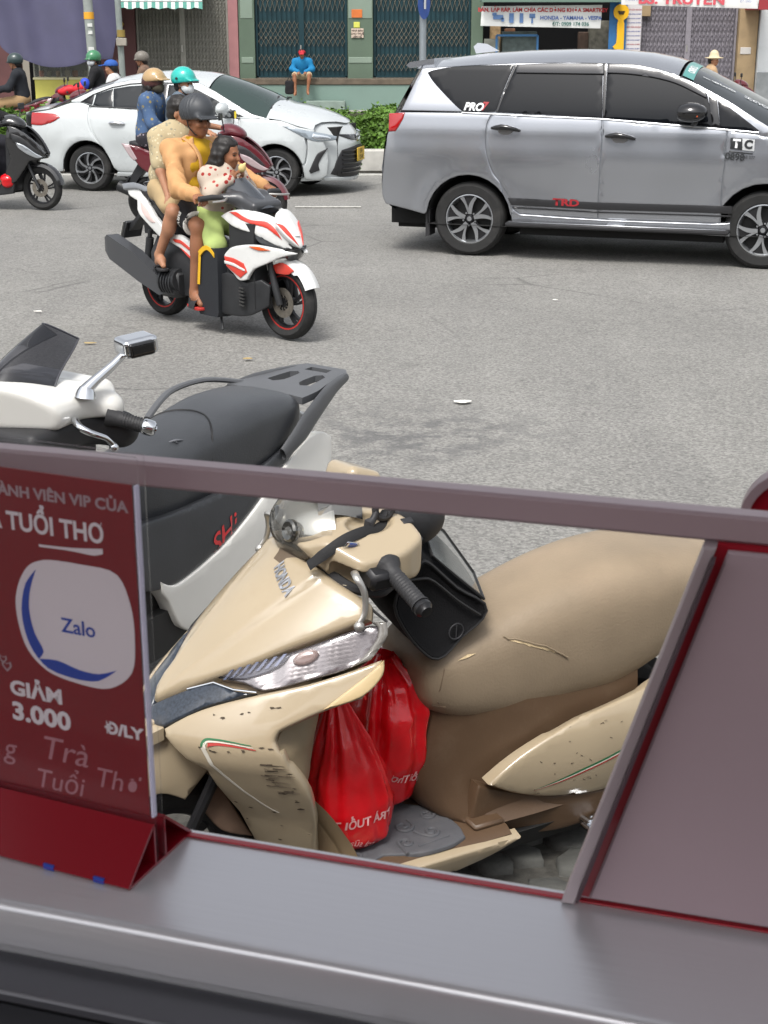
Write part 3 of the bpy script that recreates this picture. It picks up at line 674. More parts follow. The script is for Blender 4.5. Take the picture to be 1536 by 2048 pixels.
b = MB(); b.box((2.75,37.575,2.28),(.24,.008,.1)); b.box((2.66,37.575,2.35),(.1,.008,.06)); b.box((2.86,37.575,2.22),(.07,.008,.08)); b.box((3.07,37.575,2.26),(.11,.008,.22),b=.003); b.box((3.31,37.575,2.26),(.09,.008,.22),b=.003); b.box((3.57,37.575,2.31),(.14,.008,.1)); b.box((3.57,37.575,2.21),(.04,.008,.14))
b.build('printed_keys', PM('banner_print', '#5f7fae', .7), bn, smooth=False)
aw2 = thing('green_canopy', 'grey green metal canopy edge above the white key shop banner', 'canopy', (0,0,0))
b = MB(); b.box((4.0, 37.55, 2.66), (3.35, .5, .08)); b.build('canopy_sheet', PM('canopy_green', '#5f766b', .6), aw2, smooth=False)
ks = thing('key_sign', 'big yellow wooden key cut out hung on a blue board beside the banner', 'sign', (0,0,0))
b = MB(); b.box((5.66, 37.72, 1.9), (.42, .04, 1.5)); b.build('board', PM('board_blue', '#2c6396', .6, var=.1, vs=6), ks, smooth=False)
K = spline([(.0,.36),(.13,.31),(.185,.19),(.15,.06),(.07,-.01),(.085,-.1),(.085,-.95),(.02,-1.0),(-.08,-1.0),(-.09,-.88),(-.2,-.86),(-.2,-.74),(-.12,-.68),(-.17,-.62),(-.09,-.54),(-.085,-.1),(-.07,-.01),(-.15,.06),(-.185,.19),(-.13,.31)], 3, True, 60)
b = MB(); b.prism(K, (5.72, 37.68, 2.22), (1,0,0), (0,0,1), .04); b.build('key_shape', PM('key_yellow', '#e0ad1c', .5), ks, smooth=False)
b = MB(); b.prism([(-.09,.2),(.09,.2),(.05,.12),(-.05,.12)], (5.72, 37.635, 2.22), (1,0,0), (0,0,1), .008); b.build('key_hole', PM('key_hole', '#3b2f18', .7), ks, smooth=False)
b = MB(); b.box((6.06, 37.8, 1.95), (.36, .03, 1.25)); o = b.build('price_board', PM('price_board', '#c6c3c4', .7), None, smooth=False); tag(o, 'white notice board of small blue and red print left of the lilac gate', 'sign')
for i in range(11):
    l = lettering('GIÁ SỬA KHÓA' if i in (0, 4) else 'CHÌA KHÓA XE MÁY', .05 if i in (0,4) else .036, PM('notice_blue', '#56609a', .7) if i % 4 else PM('notice_red', '#a4474f', .7), o, (6.06, 37.78, 2.45-.1*i), (1,0,0), (0,0,1), bold=.001)
# lilac gate house and white house at the right end
rb = thing('beige_shop_house', 'shop house with a closed lilac folding gate and beige stone pillars', 'building', (0,0,0))
wall_name(rb, 'wall', PM('beige_stone', '#9a8566', .8, var=.25, vs=4, dirt=.3), (8.66,9.12,.05,4.6,-.05,.5), (6.2,6.5,2.3,4.6,.05,.4), (6.2,9.12,3.6,4.6,.02,.5))
wall_name(rb, 'backing', M_DARK, (6.2,8.7,.05,4.2,.5,.05))
gate(rb, 6.28, 8.64, .3, 3.6, M_LILAC, PM('lilac_zig', '#747078', .6, metal=.3), [(a, a+.18) for a in np.arange(.5, 3, .24)], .095)
wall_name(rb, 'paper_notice', PM('paper', '#bdb9b4', .8), (8.72,8.98,1.42,1.58,-.07,.02))
ra = thing('clinic_banner', 'pale awning banner with big red lettering at the top right corner', 'banner', (0,0,0))
def ab_fn(u, v): return np.stack([u, 36.6+.02*np.sin(u*4), v], -1)
panel('banner_cloth', [(5.55,2.55),(8.75,2.46),(8.8,3.1),(5.55,3.1)], ab_fn, PM('banner_pale', '#d6d5d3', .7), ra, .01, .003, .1, sm=1)
lettering('BS. TRUYỀN', .30, PM('banner_pink', '#c4525c', .7), ra, (6.95, 36.56, 2.66), (1,0,-.012), (0,0,1), bold=.012, sx=1.25)
lettering('PHÒNG KHÁM', .07, PM('banner_blue2', '#7a86b0', .7), ra, (5.85, 36.56, 2.66), (1,0,0), (0,0,1)); lettering('ĐT: 0903', .07, PM('banner_blue2', '#7a86b0', .7), ra, (8.45, 36.56, 2.62), (1,0,0), (0,0,1))
b = MB(); b.box((8.95, 37.3, 2.62), (.36, 1.4, .35)); b.build('awning_end', PM('awning_red', '#8e2f35', .7), ra, smooth=False)
wb = thing('white_house', 'plain white rendered house wall at the right edge of the street', 'building', (0,0,0))
wall_name(wb, 'wall', PM('white_render', '#bfc3c4', .8, var=.06, vs=2, dirt=.2), (9.14,16,.05,9,-.15,.5))
wall_name(wb, 'dado', PM('grey_dado', '#868a8b', .8, var=.2, vs=5), (9.14,16,.05,1.0,-.18,.03))
wr = thing('grey_house', 'plain grey house wall running on beyond the left edge of the street', 'building', (0,0,0))
wall_name(wr, 'wall', PM('grey_render', '#8d8d88', .8, var=.1), (-22,-9.92,.05,9,-.1,.5))

nr = thing('unseen_shop_row', 'unseen row of shop houses added behind the drinks stall to darken reflections', 'building', (0,0,0))  # unseen row, added and toned dark to dim the car window reflections
for i in range(-6, 7):
    b = MB(); b.box((i*4.5, -9.6, 2.8), (4.46, .6, 5.4)); b.build('wall', PM('near_wall%d' % (i % 4), ['#6d675e','#75665c','#636963','#706d6a'][i % 4], .85, var=.1, vs=1.5), nr, smooth=False)
    b = MB(); b.box((i*4.5, -9.28, 1.7), (3.6, .1, 2.9)); b.build('shop_front', PM('shop_front', (.02,.02,.022), .3), nr, smooth=False)
    b = MB(); b.box((i*4.5, -8.9, 3.35), (4.2, .9, .1)); b.build('awning', PM('near_awning%d' % (i % 3), ['#7a3230','#4d5a66','#6d6a5d'][i % 3], .8), nr, smooth=False)
# ---------------------------------------------------------------- the drinks stall the photograph is taken from
M_SILL = PM('brushed_steel', '#c9c8cc', .30, metal=.5, var=.06, vs=5, bump=.06, bs=220, stretch=(.05,1,1))
M_MAUVE = PM('mauve_metal', '#ab979c', .42, metal=.3, var=.05, vs=6, bump=.05, bs=160)
M_MAUVE2 = PM('mauve_panel', '#a8949a', .5, metal=.15, var=.06, vs=5, dirt=.10, ds=9, dcol=(.25,.2,.2), bump=.05, bs=90)
M_REDT = PM('red_trim_and_reflection', '#980f22', .35, coat=.3)
M_TRACK = PM('dark_track', '#242426', .45, metal=.7, var=.15, vs=8)
M_EDGE = PM('pale_edge', '#b3a7aa', .4, metal=.4)
ct = thing('drink_counter', 'steel counter of a drinks stall with a mauve rail and a slanted mauve side panel', 'counter', (0, .752, 0), -17.05)
def sill_prof():
    return [(.0,1.6),(.002,1.6375),(.0,1.6393),(-.003,1.6405),(-.006,1.640),(-.098,1.640),(-.1015,1.6394),(-.104,1.6375),(-.105,1.634),(-.105,1.6145),(-.100,1.612),(-.100,1.56),(-.01,1.56)]
b = MB(); P = sill_prof()
b.loft([[(x, y, z) for y, z in P] for x in (-.9, -.3, .0, .2, .6)]); b.build('sill', M_SILL, ct, sharp=60)
b = MB(); b.box((-.1, -.0085, 1.6411), (1.4, .0045, .0014), b=.0004); b.build('red_reflection_strip', M_REDT, ct)  # red reflection on the steel sill, put in as a coloured strip
# lower sliding track in front of the lip, with its stepped cut-out
b = MB(); b.box((-.33, -.118, 1.604), (.72, .034, .008), b=.002); b.box((.36, -.113, 1.5985), (.62, .024, .006), b=.002); b.box((-.1, -.135, 1.585), (1.4, .05, .010), b=.002); b.build('sliding_track', PM('track_steel', '#55555a', .45, metal=.5, var=.08), ct)
b = MB(); b.box((-.1, -.19, 1.555), (1.4, .16, .012), b=.002); b.box((-.1, -.1225, 1.593), (1.4, .002, .02)); b.box((-.1, -.27, 1.1), (1.4, .02, .9)); b.build('counter_front', M_TRACK, ct)
b = MB(); b.box((-.1, .004, 1.15), (1.4, .006, .88)); b.build('outer_apron', M_REDT, ct, smooth=False)
b = MB(); b.box((-.2, 0, 1.8632), (1.5, .014, .0148), b=.0018); b.build('rail', M_MAUVE, ct)
# slanted side panel: pale edge bar, red sheet, mauve face
def sl(z): return .106+(z-1.64)*(.171-.106)/(1.862-1.64)
b = MB(); Q = [(sl(1.6415), 1.6415), (sl(1.6415)+.0075, 1.6415), (sl(1.856)+.0065, 1.8555), (sl(1.856), 1.8555)]; b.prism(Q, (0, .006, 0), (1,0,0), (0,0,1), .022, ch=.001); b.build('panel_edge', M_EDGE, ct)
b = MB(); Q = [(sl(1.643)+.0075, 1.643), (.6, 1.643), (.6, 1.856), (sl(1.856)+.0065, 1.856)]; b.prism(Q, (0, -.003, 0), (1,0,0), (0,0,1), .005); b.build('red_backing', M_REDT, ct, smooth=False)
b = MB(); Q = [(sl(1.646)+.0135, 1.6455), (.6, 1.6455), (.6, 1.8545), (sl(1.854)+.0125, 1.8535)]; b.prism(Q, (0, -.0085, 0), (1,0,0), (0,0,1), .005, ch=.0012); b.build('side_panel', M_MAUVE2, ct)
b = MB(); Q = [(sl(1.646)+.008, 1.65), (sl(1.646)+.0100, 1.65), (sl(1.85)+.0085, 1.851), (sl(1.85)+.0070, 1.851)]; b.prism(Q, (0, -.0145, 0), (1,0,0), (0,0,1), .012); b.build('panel_seal', PM('dark_seal', '#4b3a40', .6), ct, smooth=False)
# rounded sign with red face standing behind the panel
rs = thing('round_cornered_sign', 'red sign with a rounded mauve rim standing behind the right end of the rail', 'sign', (0, .752, 0), -17.05)
P = rrect(.20, .16, .030, 8, (.282, 1.801)); Pi = rrect(.20-.009, .16-.009, .026, 8, (.282, 1.801))
b = MB(); n = len(P); b.loft([[(x, .045, z) for x, z in P], [(x, .06, z) for x, z in P], [(x, .06, z) for x, z in Pi], [(x, .045, z) for x, z in Pi]], loop=True); b.build('rim', M_MAUVE, rs, sharp=50)
b = MB(); b.prism(Pi, (0, .056, 0), (1,0,0), (0,0,1), .004); b.build('face', M_REDT, rs, smooth=False)
b = MB(); b.box((.282, .052, 1.70), (.03, .008, .12)); b.build('foot', M_MAUVE, rs, smooth=False)
# acrylic table sign
sg = thing('acrylic_table_sign', 'red promotional card in a clear acrylic stand with a folded red base on the counter', 'table sign', (-.1306, .751, 1.6402), -23.66)
M_ACR = glassy('acrylic_clear', '#d8d6da', .008, .03, 1.12)
M_CARD = PM('card_red', '#780915', .5, var=.03, vs=4)
M_CARDW = PM('card_white', '#d8cfd4', .6); M_CARDB = PM('card_blue', '#1f3f9c', .55)
L = .20
for y in (-.0032, .0032):
    b = MB(); b.box((-L/2+.002, y, .1225), (L, .0024, .243), b=.0006); b.build('acrylic_sheet', M_ACR, sg)
b = MB(); b.box((-L/2-.003, 0, .1281), (L-.002, .0010, .1985)); b.build('card', M_CARD, sg, smooth=False)
b = MB(); b.box((-.0012, 0, .1281), (.0014, .0036, .1985)); b.build('card_edge', PM('paper_edge', '#cfcbe0', .7), sg, smooth=False)
M_RACR = PM('red_acrylic', '#7d0d1c', .18, coat=.5)
for s in (-1, 1):
    b = MB()
    b.prism([(0,0),(.0015,.0015),(.0015*1-.0,.0005),(0,0)][:3] if False else [(s*.0335,.0003),(s*.0045,.0268),(s*.0060,.0275),(s*.0345,.0018)], (-L, 0, 0), (0,1,0), (0,0,1), L+.002); b.build('base_flap', M_RACR, sg, smooth=False)
b = MB(); b.box((-L/2+.001, 0, .0010), (L+.002, .066, .0016)); b.build('base_plate', M_RACR, sg, smooth=False)
for s in (-1, 1):
    b = MB(); b.prism([(s*.0047,.0015),(s*.0047,.0268),(s*.0061,.0262),(s*.0061,.0015)], (-L, 0, 0), (0,1,0), (0,0,1), L+.002); b.build('base_upright', M_RACR, sg, smooth=False)
for x in (-.052, -.018, -.095):
    b = MB(); b.box((x, -.0338, .0022), (.007, .0012, .0034)); b.build('blue_dot', M_CARDB, sg, smooth=False)
yy = -.00075; U = (1,0,0); W = (0,0,1)
def ct_(t, s, m, x, z, **k): return lettering(t, s, m, sg, (x, yy, z), U, W, name='print', **k)
M_GREYW = PM('card_grey', '#a08a90', .6)
ct_('THÀNH VIÊN VIP CỦA', .0088, M_GREYW, -.007, .2142, align='RIGHT', bold=.0003, sx=1.12)
ct_('TRÀ TUỔI THƠ', .0148, M_CARDW, -.0232, .1962, align='RIGHT', bold=.0004, sx=.93)
b = MB(); b.prism(spline([(-.067,.1852),(-.045,.1862),(-.0245,.1885),(-.0245,.1855),(-.030,.1838),(-.045,.1843),(-.0665,.1838)], 3, True, 60), (0, yy-.0001, 0), U, W, .0001); b.build('print', M_CARDW, sg, smooth=False)
bub = spline([(-.0648,.1762),(-.0400,.1772),(-.0160,.1745),(-.0085,.158),(-.0070,.138),(-.0104,.1169),(-.0254,.105),(-.048,.1042),(-.068,.1085),(-.0800,.119),(-.0853,.1350),(-.0858,.1500),(-.0815,.1625),(-.0746,.1718)], 4, True)
b = MB(); b.prism(bub, (0, yy-.0001, 0), U, W, .0001); b.build('print', M_CARDW, sg, smooth=False)
cres = spline([(-.0700,.1700),(-.0779,.1605),(-.0822,.1443),(-.0812,.1315),(-.0765,.1194),(-.0669,.1101),(-.0457,.1067),(-.0327,.1083),(-.0198,.1172),(-.0324,.1126),(-.0453,.1128),(-.0600,.1161),(-.0726,.1149),(-.0690,.1200),(-.0744,.1306),(-.0769,.1453),(-.0750,.1575)], 3, True, 70)
b = MB(); b.prism(cres, (0, yy-.0003, 0), U, W, .0001); b.build('print', M_CARDB, sg, smooth=False)
yy = -.0012
ct_('Zalo', .0125, M_CARDB, -.044, .1385, bold=.0002)
yy = -.00075
ct_('GIẢM', .0125, M_CARDW, -.0955, .0925, align='LEFT', bold=.0005, sx=1.2)
ct_('3.000', .0155, M_CARDW, -.0955, .0775, align='LEFT', bold=.0006, sx=1.2); ct_('Đ/LY', .0098, M_CARDW, -.0055, .0795, align='RIGHT', bold=.0004, sx=1.2)
M_HAND = PM('card_handwriting', '#a8747c', .6)
ct_('g', .020, M_HAND, -.100, .052, shear=.2); ct_('Trà', .0215, M_HAND, -.061, .0575, shear=.25, sx=1.1); ct_('Tuổi', .0180, M_HAND, -.066, .0365, shear=.25); ct_('Thơ', .0180, M_HAND, -.0255, .0460, shear=.25)
ht = spline([(0,-.004),(.0035,0),(.0028,.0028),(0,.0014),(-.0028,.0028),(-.0035,0)], 4, True, 60)
for dx, dz, s in ((-.0962,.1065,1),(-.0985,.1105,.8)):
    b = MB(); P = np.array(ht)*s; Pi = P*.62; k = len(P); b.loft([[(dx+x, yy-.0002, dz+z) for x, z in P], [(dx+x, yy-.0002, dz+z) for x, z in Pi]], caps=False); b.build('print', M_GREYW, sg, smooth=False)
# unseen room round the camera, added to shade the counter and tint it red
rm = thing('added_stall_shade', 'unseen roof, red back wall and floor added to shade and redden the stall counter', 'stall', (0, .752, 0), -17.05)
M_RWALL = PM('added_wall_red', '#7b1f2a', .6, var=.05)
b = MB(); b.box((0, -.5, 2.74), (2.4, 1.25, .04)); b.build('roof', PM('added_roof_grey', '#8e8786', .8), rm, smooth=False)  # unseen roof slab, sized to dim the counter
b = MB(); b.box((0, -3.2, 1.25), (2.6, .06, 1.6)); b.build('added_red_wall', M_RWALL, rm, smooth=False)  # unseen wall, added for a red bounce onto the counter
b = MB(); b.box((0, -1.8, .45), (6, 3.3, .06)); b.build('added_floor', PM('added_floor_grey', '#6f6562', .6), rm, smooth=False)
# ---------------------------------------------------------------- vehicles: shared materials and wheels
M_RUB = PM('tyre_rubber', (.018,.018,.018), .85, var=.3, vs=12, bump=.3, bs=90, dirt=.5, ds=5, dcol=(.07,.065,.06))
M_CHROME = PM('chrome', '#d6d8db', .12, metal=1.0)
M_ALLOY = PM('machined_alloy', '#b9bcc0', .28, metal=.9)
M_BLACKM = PM('black_metal', (.02,.02,.022), .4, metal=.4)
M_BPLAS = PM('black_plastic', (.022,.022,.024), .55, var=.15, vs=10, bump=.12, bs=140)
M_GLOSSB = PM('gloss_black', (.008,.008,.009), .12, coat=.6)
M_TINT = PM('tinted_glass', (.005,.006,.008), .04, spec=.32)
M_UNDER = PM('under_body', (.012,.012,.012), .9)
M_REDL = PM('red_lens', '#a00c10', .1, coat=1., spec=.7)
M_CLRL = PM('clear_lens', '#b4bcc2', .08, metal=.6, coat=1.)
M_ORANGE = PM('orange_lens', '#d2571c', .15, coat=.8)
def sub(name, parent):
    e = bpy.data.objects.new(name, None); COL.objects.link(e); e.parent = parent; e.empty_display_size = .05; return e
def blade(cl, n=10):
    """outline of a tapered arm from centre-line (radius, angle deg, width)"""
    a = np.array(cl, float); t = np.linspace(0, 1, n); k = np.linspace(0, 1, len(a)); r = np.interp(t, k, a[:,0]); an = np.radians(np.interp(t, k, a[:,1])); w = np.interp(t, k, a[:,2])
    P = np.stack([r*np.cos(an), r*np.sin(an)], 1); T = np.gradient(P, axis=0); T /= np.linalg.norm(T, axis=1)[:,None]; Nn = np.stack([-T[:,1], T[:,0]], 1)
    return np.concatenate([P+Nn*w[:,None]/2, (P-Nn*w[:,None]/2)[::-1]])
def car_wheel(t, c, Rw, r, w, side, arms, arms2, n_arm, rot=0.0, name='wheel'):
    """side = -1: outer face towards -y. arms / arms2: bright and dark blades, repeated n_arm times"""
    e = sub(name, t); e.location = c; S = side
    b = MB(); h = w/2
    b.lathe([(r,-h*.80),(r+.012,-h*.96),(Rw-.035,-h*1.02),(Rw-.012,-h*.86),(Rw-.002,-h*.62),(Rw,-h*.3),(Rw-.006,-h*.27),(Rw-.006,-h*.20),(Rw,-h*.17),(Rw,h*.17),(Rw-.006,h*.20),(Rw-.006,h*.27),(Rw,h*.3),(Rw-.002,h*.62),(Rw-.012,h*.86),(Rw-.035,h*1.02),(r+.012,h*.96),(r,h*.8)], 44, (0,0,0), (0,1,0), closed=True)
    b.build('tyre', M_RUB, e)
    b = MB(); b.lathe([(r+.006,S*h*.84),(r-.006,S*h*.86),(r-.016,S*h*.74),(r-.026,S*h*.2),(r-.03,-S*h*.8),(r-.004,-S*h*.8),(r,0)], 40, (0,0,0), (0,1,0), closed=True); b.build('rim', M_ALLOY, e)
    b = MB(); b.lathe([(.0,S*h*.08),(r-.028,S*h*.08),(r-.028,S*h*.02),(.0,S*h*.02)], 30, (0,0,0), (0,1,0)); b.build('brake_disc', PM('disc_dark', (.03,.03,.03), .6, metal=.5), e)
    u = (S*-1., 0, 0) if False else (1., 0, 0); v = (0, 0, 1.)
    def face(poly, y, th, mb, mi):
        P = np.array(poly); V = [(p[0], S*y, p[1]) for p in P]+[(p[0], S*(y-th), p[1]) for p in P]; n = len(P)
        mb.add(V, [tuple(range(n)), tuple(range(2*n-1, n-1, -1))]+[(i, (i+1) % n, n+(i+1) % n, n+i) for i in range(n)], mi)
    b = MB()
    for k in range(n_arm):
        for cl in arms: face(blade([(q[0]*r, (q[1]+360*k/n_arm+rot), q[2]*r) for q in cl]), h*.80, .018, b, 0)
        for cl in arms2: face(blade([(q[0]*r, (q[1]+360*k/n_arm+rot), q[2]*r) for q in cl]), h*.72, .02, b, 1)
    b.lathe([(0,S*h*.86),(r*.14,S*h*.86),(r*.17,S*h*.80),(r*.2,S*h*.6),(0,S*h*.5)], 20, (0,0,0), (0,1,0), 1)
    b.lathe([(0,S*(h*.86+.003)),(r*.09,S*(h*.86+.003)),(r*.10,S*h*.86),(0,S*h*.85)], 16, (0,0,0), (0,1,0), 0)
    for k in range(5):
        a = R(36+72*k+rot); b.lathe([(0,S*h*.84),(r*.035,S*h*.84),(r*.045,S*h*.76),(0,S*h*.7)], 8, (r*.27*math.cos(a), 0, r*.27*math.sin(a)), (0,1,0), 0)
    b.build('spokes', [M_ALLOY, M_BLACKM], e)
    return e
class Car:
    """panels are outlines in (x, z) laid over the side surface; each is built on both sides"""
    def __init__(s, t, wfn, paint): s.t = t; s.w = wfn; s.paint = paint
    def fn(s, S): return lambda u, v: np.stack([np.asarray(u, float), S*s.w(u, v), np.asarray(v, float)], -1)
    def p(s, name, poly, mat=None, both=True, parent=None, **k):
        out = []
        for S in ((-1, 1) if both else (-1,)):
            k2 = dict(thick=.03, bev=.008, res=.06, sharp=40); k2.update(k)
            out.append(panel(name, poly, s.fn(S), mat or s.paint, parent or s.t, flip=(S > 0), **k2))
        return out
    def top(s, name, mat, xs, zc, ze, crown=2.2, ny=13, wk=1.0, lift=0., edge=None):
        """sheet across the car between the two side edges, crowned in the middle"""
        b = MB(); V = []; ys = np.linspace(-1, 1, ny)
        for x in xs:
            c, e = interp(zc, x), interp(ze, x); w = s.w(x, e)*wk
            for y in ys: V.append((x, y*w, e+(c-e)*(1-abs(y)**crown)+lift))
        F = [(i*ny+j, i*ny+j+1, (i+1)*ny+j+1, (i+1)*ny+j) for i in range(len(xs)-1) for j in range(ny-1)]
        b.add(V, F); return b.build(name, mat, s.t, sharp=60)
    def pt(s, x, z, S=-1, lift=0.): return np.array([x, S*(float(s.w(x, z))+lift), z])
def arch(xc, zc, r, a0, a1, n=12): return [(xc+r*math.cos(R(a0+(a1-a0)*k/n)), zc+r*math.sin(R(a0+(a1-a0)*k/n))) for k in range(n+1)]

# ---------------------------------------------------------------- silver people carrier
mp = thing('people_carrier', 'silver people carrier with dark tinted windows and black sill stripe crossing to the right', 'van', (1.06, 15.1, 0), -17.9)
M_SILV = PM('silver_paint', '#9fa2a8', .26, metal=.8, coat=1.0, var=.03, vs=3, dirt=.10, ds=2, dcol=(.25,.24,.22))
C_ = Car(mp, mpv_w, M_SILV)
ZC = [(-.70,1.74),(-.55,1.77),(-.4,1.80),(0,1.845),(.4,1.87),(.9,1.885),(1.25,1.88),(1.57,1.855),(1.85,1.80),(2.1,1.70),(2.4,1.55),(2.75,1.38),(2.92,1.29),(3.0,1.245),(3.3,1.18),(3.55,1.06),(3.75,.85)]
ZE = [(-.70,1.69),(-.55,1.71),(-.4,1.72),(0,1.745),(.4,1.765),(.9,1.775),(1.25,1.77),(1.57,1.745),(1.85,1.69),(2.0,1.63),(2.2,1.54),(2.4,1.44),(2.62,1.31),(2.75,1.24),(2.95,1.16),(3.0,1.15),(3.3,1.08),(3.55,.98),(3.75,.8)]
a1 = arch(0.02, .345, .415, 172, 8); a2 = arch(2.745, .345, .415, 175, 5)
C_.p('rear_quarter', [(-0.688,1.32),(-0.053,1.322),(0.224,1.315),(0.183,1.231),(0.174,1.115),(0.179,1.003),(0.205,0.898),(0.256,0.781),(0.32,0.709)] + a1[::-1][2:] + [(-0.411,0.38),(-0.597,0.421),(-0.815,0.459),(-0.849,0.524),(-0.857,0.634),(-0.832,0.832),(-0.809,0.978),(-0.796,1.11),(-0.7,1.301)])
d1 = C_.p('rear_door', [(0.231,1.315),(1.251,1.287),(1.261,1.074),(1.255,0.797),(1.251,0.574),(1.254,0.397),(0.623,0.416),(0.512,0.423),(0.475,0.453),(0.443,0.524),(0.397,0.601),(0.325,0.702),(0.264,0.783),(0.212,0.9),(0.186,1.003),(0.181,1.115),(0.19,1.231)])
d2 = C_.p('front_door', [(1.258,1.287),(2.369,1.219),(2.374,0.988),(2.361,0.738),(2.366,0.401),(1.261,0.395),(1.258,0.574),(1.262,0.798),(1.268,1.074)])
C_.p('front_fender', [(2.375,1.219),(2.648,1.179)] + [(2.95,1.13),(3.25,1.05),(3.5,.95),(3.62,.75),(3.6,.5),(3.5,.32),(3.2,.3)] + a2[::-1] + [(2.46,0.42),(2.373,0.399),(2.368,0.738),(2.38,0.988)])
C_.p('sill_panel', [(0.433,0.488),(0.475,0.446),(0.519,0.415),(0.623,0.409),(1.254,0.39),(2.367,0.394),(2.457,0.406),(2.46,0.279),(2.35,0.283),(0.448,0.309)])
up = [(-.66,1.335),(-.07,1.333),(.22,1.322),(1.25,1.292),(2.37,1.218),(2.66,1.18),(2.95,1.14)]
C_.p('window_surround', up + [(x, interp(ZE, x)) for x in (2.95,2.75,2.62,2.4,2.2,2.0,1.85,1.57,1.25,.9,.4,0,-.4,-.50)], sm=1, bev=.005)
g1 = C_.p('quarter_window', [(-0.442,1.674),(-0.399,1.693),(-0.251,1.722),(0.071,1.743),(0.387,1.75),(0.319,1.547),(0.254,1.336),(-0.048,1.329),(-0.107,1.365),(-0.259,1.489),(-0.387,1.605)], M_TINT, lift=.005, thick=.01, bev=.003)
g2 = C_.p('rear_door_window', [(0.412,1.741),(0.731,1.759),(1.209,1.762),(1.254,1.301),(0.274,1.33),(0.335,1.535)], M_TINT, lift=.005, thick=.01, bev=.003)
g3 = C_.p('front_door_window', [(1.247,1.76),(1.492,1.756),(1.802,1.694),(2.018,1.61),(2.17,1.514),(2.197,1.427),(2.272,1.235),(1.281,1.297)], M_TINT, lift=.005, thick=.01, bev=.003)
C_.p('front_quarter_window', [(2.266,1.463),(2.38,1.403),(2.644,1.22),(2.645,1.205),(2.312,1.225)], M_TINT, lift=.005, thick=.01, bev=.003)
C_.p('rain_visor', [(0.407,1.747),(0.731,1.761),(1.219,1.762),(1.23,1.669),(0.414,1.673)], PM('visor_smoke', (.02,.02,.023), .15, coat=.7), lift=.022, thick=.006, bev=.006)
C_.p('rain_visor', [(1.247,1.76),(1.492,1.756),(1.802,1.694),(2.018,1.61),(2.169,1.518),(2.17,1.474),(2.062,1.523),(1.882,1.598),(1.692,1.644),(1.456,1.673),(1.257,1.68)], MATS['visor_smoke'], lift=.022, thick=.006, bev=.006)
C_.p('window_pillar', [(2.179,1.51),(2.261,1.467),(2.311,1.231),(2.243,1.239),(2.199,1.416)], M_GLOSSB, lift=.007, thick=.01, bev=.003)
C_.p('door_pillar', [(1.214,1.765),(1.244,1.765),(1.281,1.297),(1.254,1.301)], M_GLOSSB, lift=.0065, thick=.01, bev=.002)
C_.p('door_pillar', [(0.391,1.752),(0.416,1.75),(0.337,1.535),(0.277,1.33),(0.254,1.334),(0.322,1.544)], M_GLOSSB, lift=.0065, thick=.01, bev=.002)
for S in (-1, 1):
    b = MB(); b.tube([C_.pt(x, z, S, .008) for x, z in [(-0.065,1.324),(0.234,1.317),(0.76,1.301),(1.255,1.29),(1.825,1.255),(2.371,1.219),(2.646,1.201)]], .0055, 6); b.build('belt_moulding', PM('satin_trim', '#b9bbbe', .3, metal=.8), mp)
    # glossy door handles and side mirror
    for par, hxz in ((d1, (0.361,1.186)), (d2, (1.427,1.135))):
        c = C_.pt(*hxz, S); par = par[0 if S < 0 else 1]
        b = MB(); b.tube([c+np.array([dx, S*dy, dz]) for dx, dy, dz in ((-.13,.01,.006),(-.09,.035,.012),(-.03,.046,.020),(.03,.046,.014),(.10,.036,.0),(.135,.01,-.012))], [.012,.020,.026,.024,.018,.012], 10); b.build('handle', M_GLOSSB, par)
        b = MB(); b.ell = None; V = [c+np.array([.07*math.cos(a), S*.004, -.022+.032*math.sin(a)]) for a in np.linspace(0, 6.28, 17)[:-1]]; b.add(V, [tuple(range(16))]); b.build('handle_cup', PM('handle_cup_silver', '#7d7c7c', .4, metal=.7), par, smooth=False)
    m0 = C_.pt(*(2.217,1.278), S)
    q = SDF((-.3,-.35,-.2), (.25,.35,.25), .012); q.ell((-.04,S*.08,.02), (.15,.13,.085), None, 0); q.half((-.15,0,0), (-1,0,.1)); q.cap((.0,S*.0,-.06), (-.03,-S*.06,-.09), .03, .03, .02)
    o = q.build('door_mirror', M_GLOSSB, mp, (np.eye(3), m0+np.array([-.12, S*.05, .07])))
    b = MB(); b.tube([m0+np.array([-.235+.05*k, S*(.16+.025*k), .063]) for k in range(4)], .009, 6); b.build('indicator', M_ORANGE, o)
    # running board
    b = MB(); b.box((1.43, S*.93, .325), (2.06, .16, .045), b=.014); b.box((1.43, S*.985, .345), (2.0, .02, .012), b=.004, mi=1); b.box((1.43, S*.94, .350), (.16, .07, .012), b=.003, mi=1); b.build('running_board', [M_BPLAS, M_ALLOY], mp)
    b = MB(); b.loft([[(-.415, S*y, z) for y, z in ((.66,.42),(.86,.42),(.86,.16),(.66,.16))], [(-.375, S*y, z) for y, z in ((.66,.42),(.86,.42),(.86,.17),(.66,.17))]]); b.build('mud_flap', M_BPLAS, mp, smooth=False)
    for xc in (0.02, 2.745):
        b = MB(); b.loft([[(x, S*y, z) for x, z in arch(xc, .345, .41, -8, 188, 14)] for y in (.5, .89)], caps=False); b.build('arch_liner', M_UNDER, mp)
C_.p('sill_stripe', [(0.403,0.561),(1.24,0.548),(2.465,0.556),(2.465,0.489),(1.25,0.48),(0.437,0.495)], PM('stripe_black', (.02,.02,.022), .35), both=True, lift=.0085, thick=.004, bev=.001, sm=1)
C_.p('sill_stripe', [(0.445,0.481),(1.246,0.465),(2.461,0.473),(2.462,0.459),(1.247,0.451),(0.455,0.465)], MATS['stripe_black'], both=True, lift=.0085, thick=.004, bev=.001, sm=1)
fnr = C_.fn(-1)
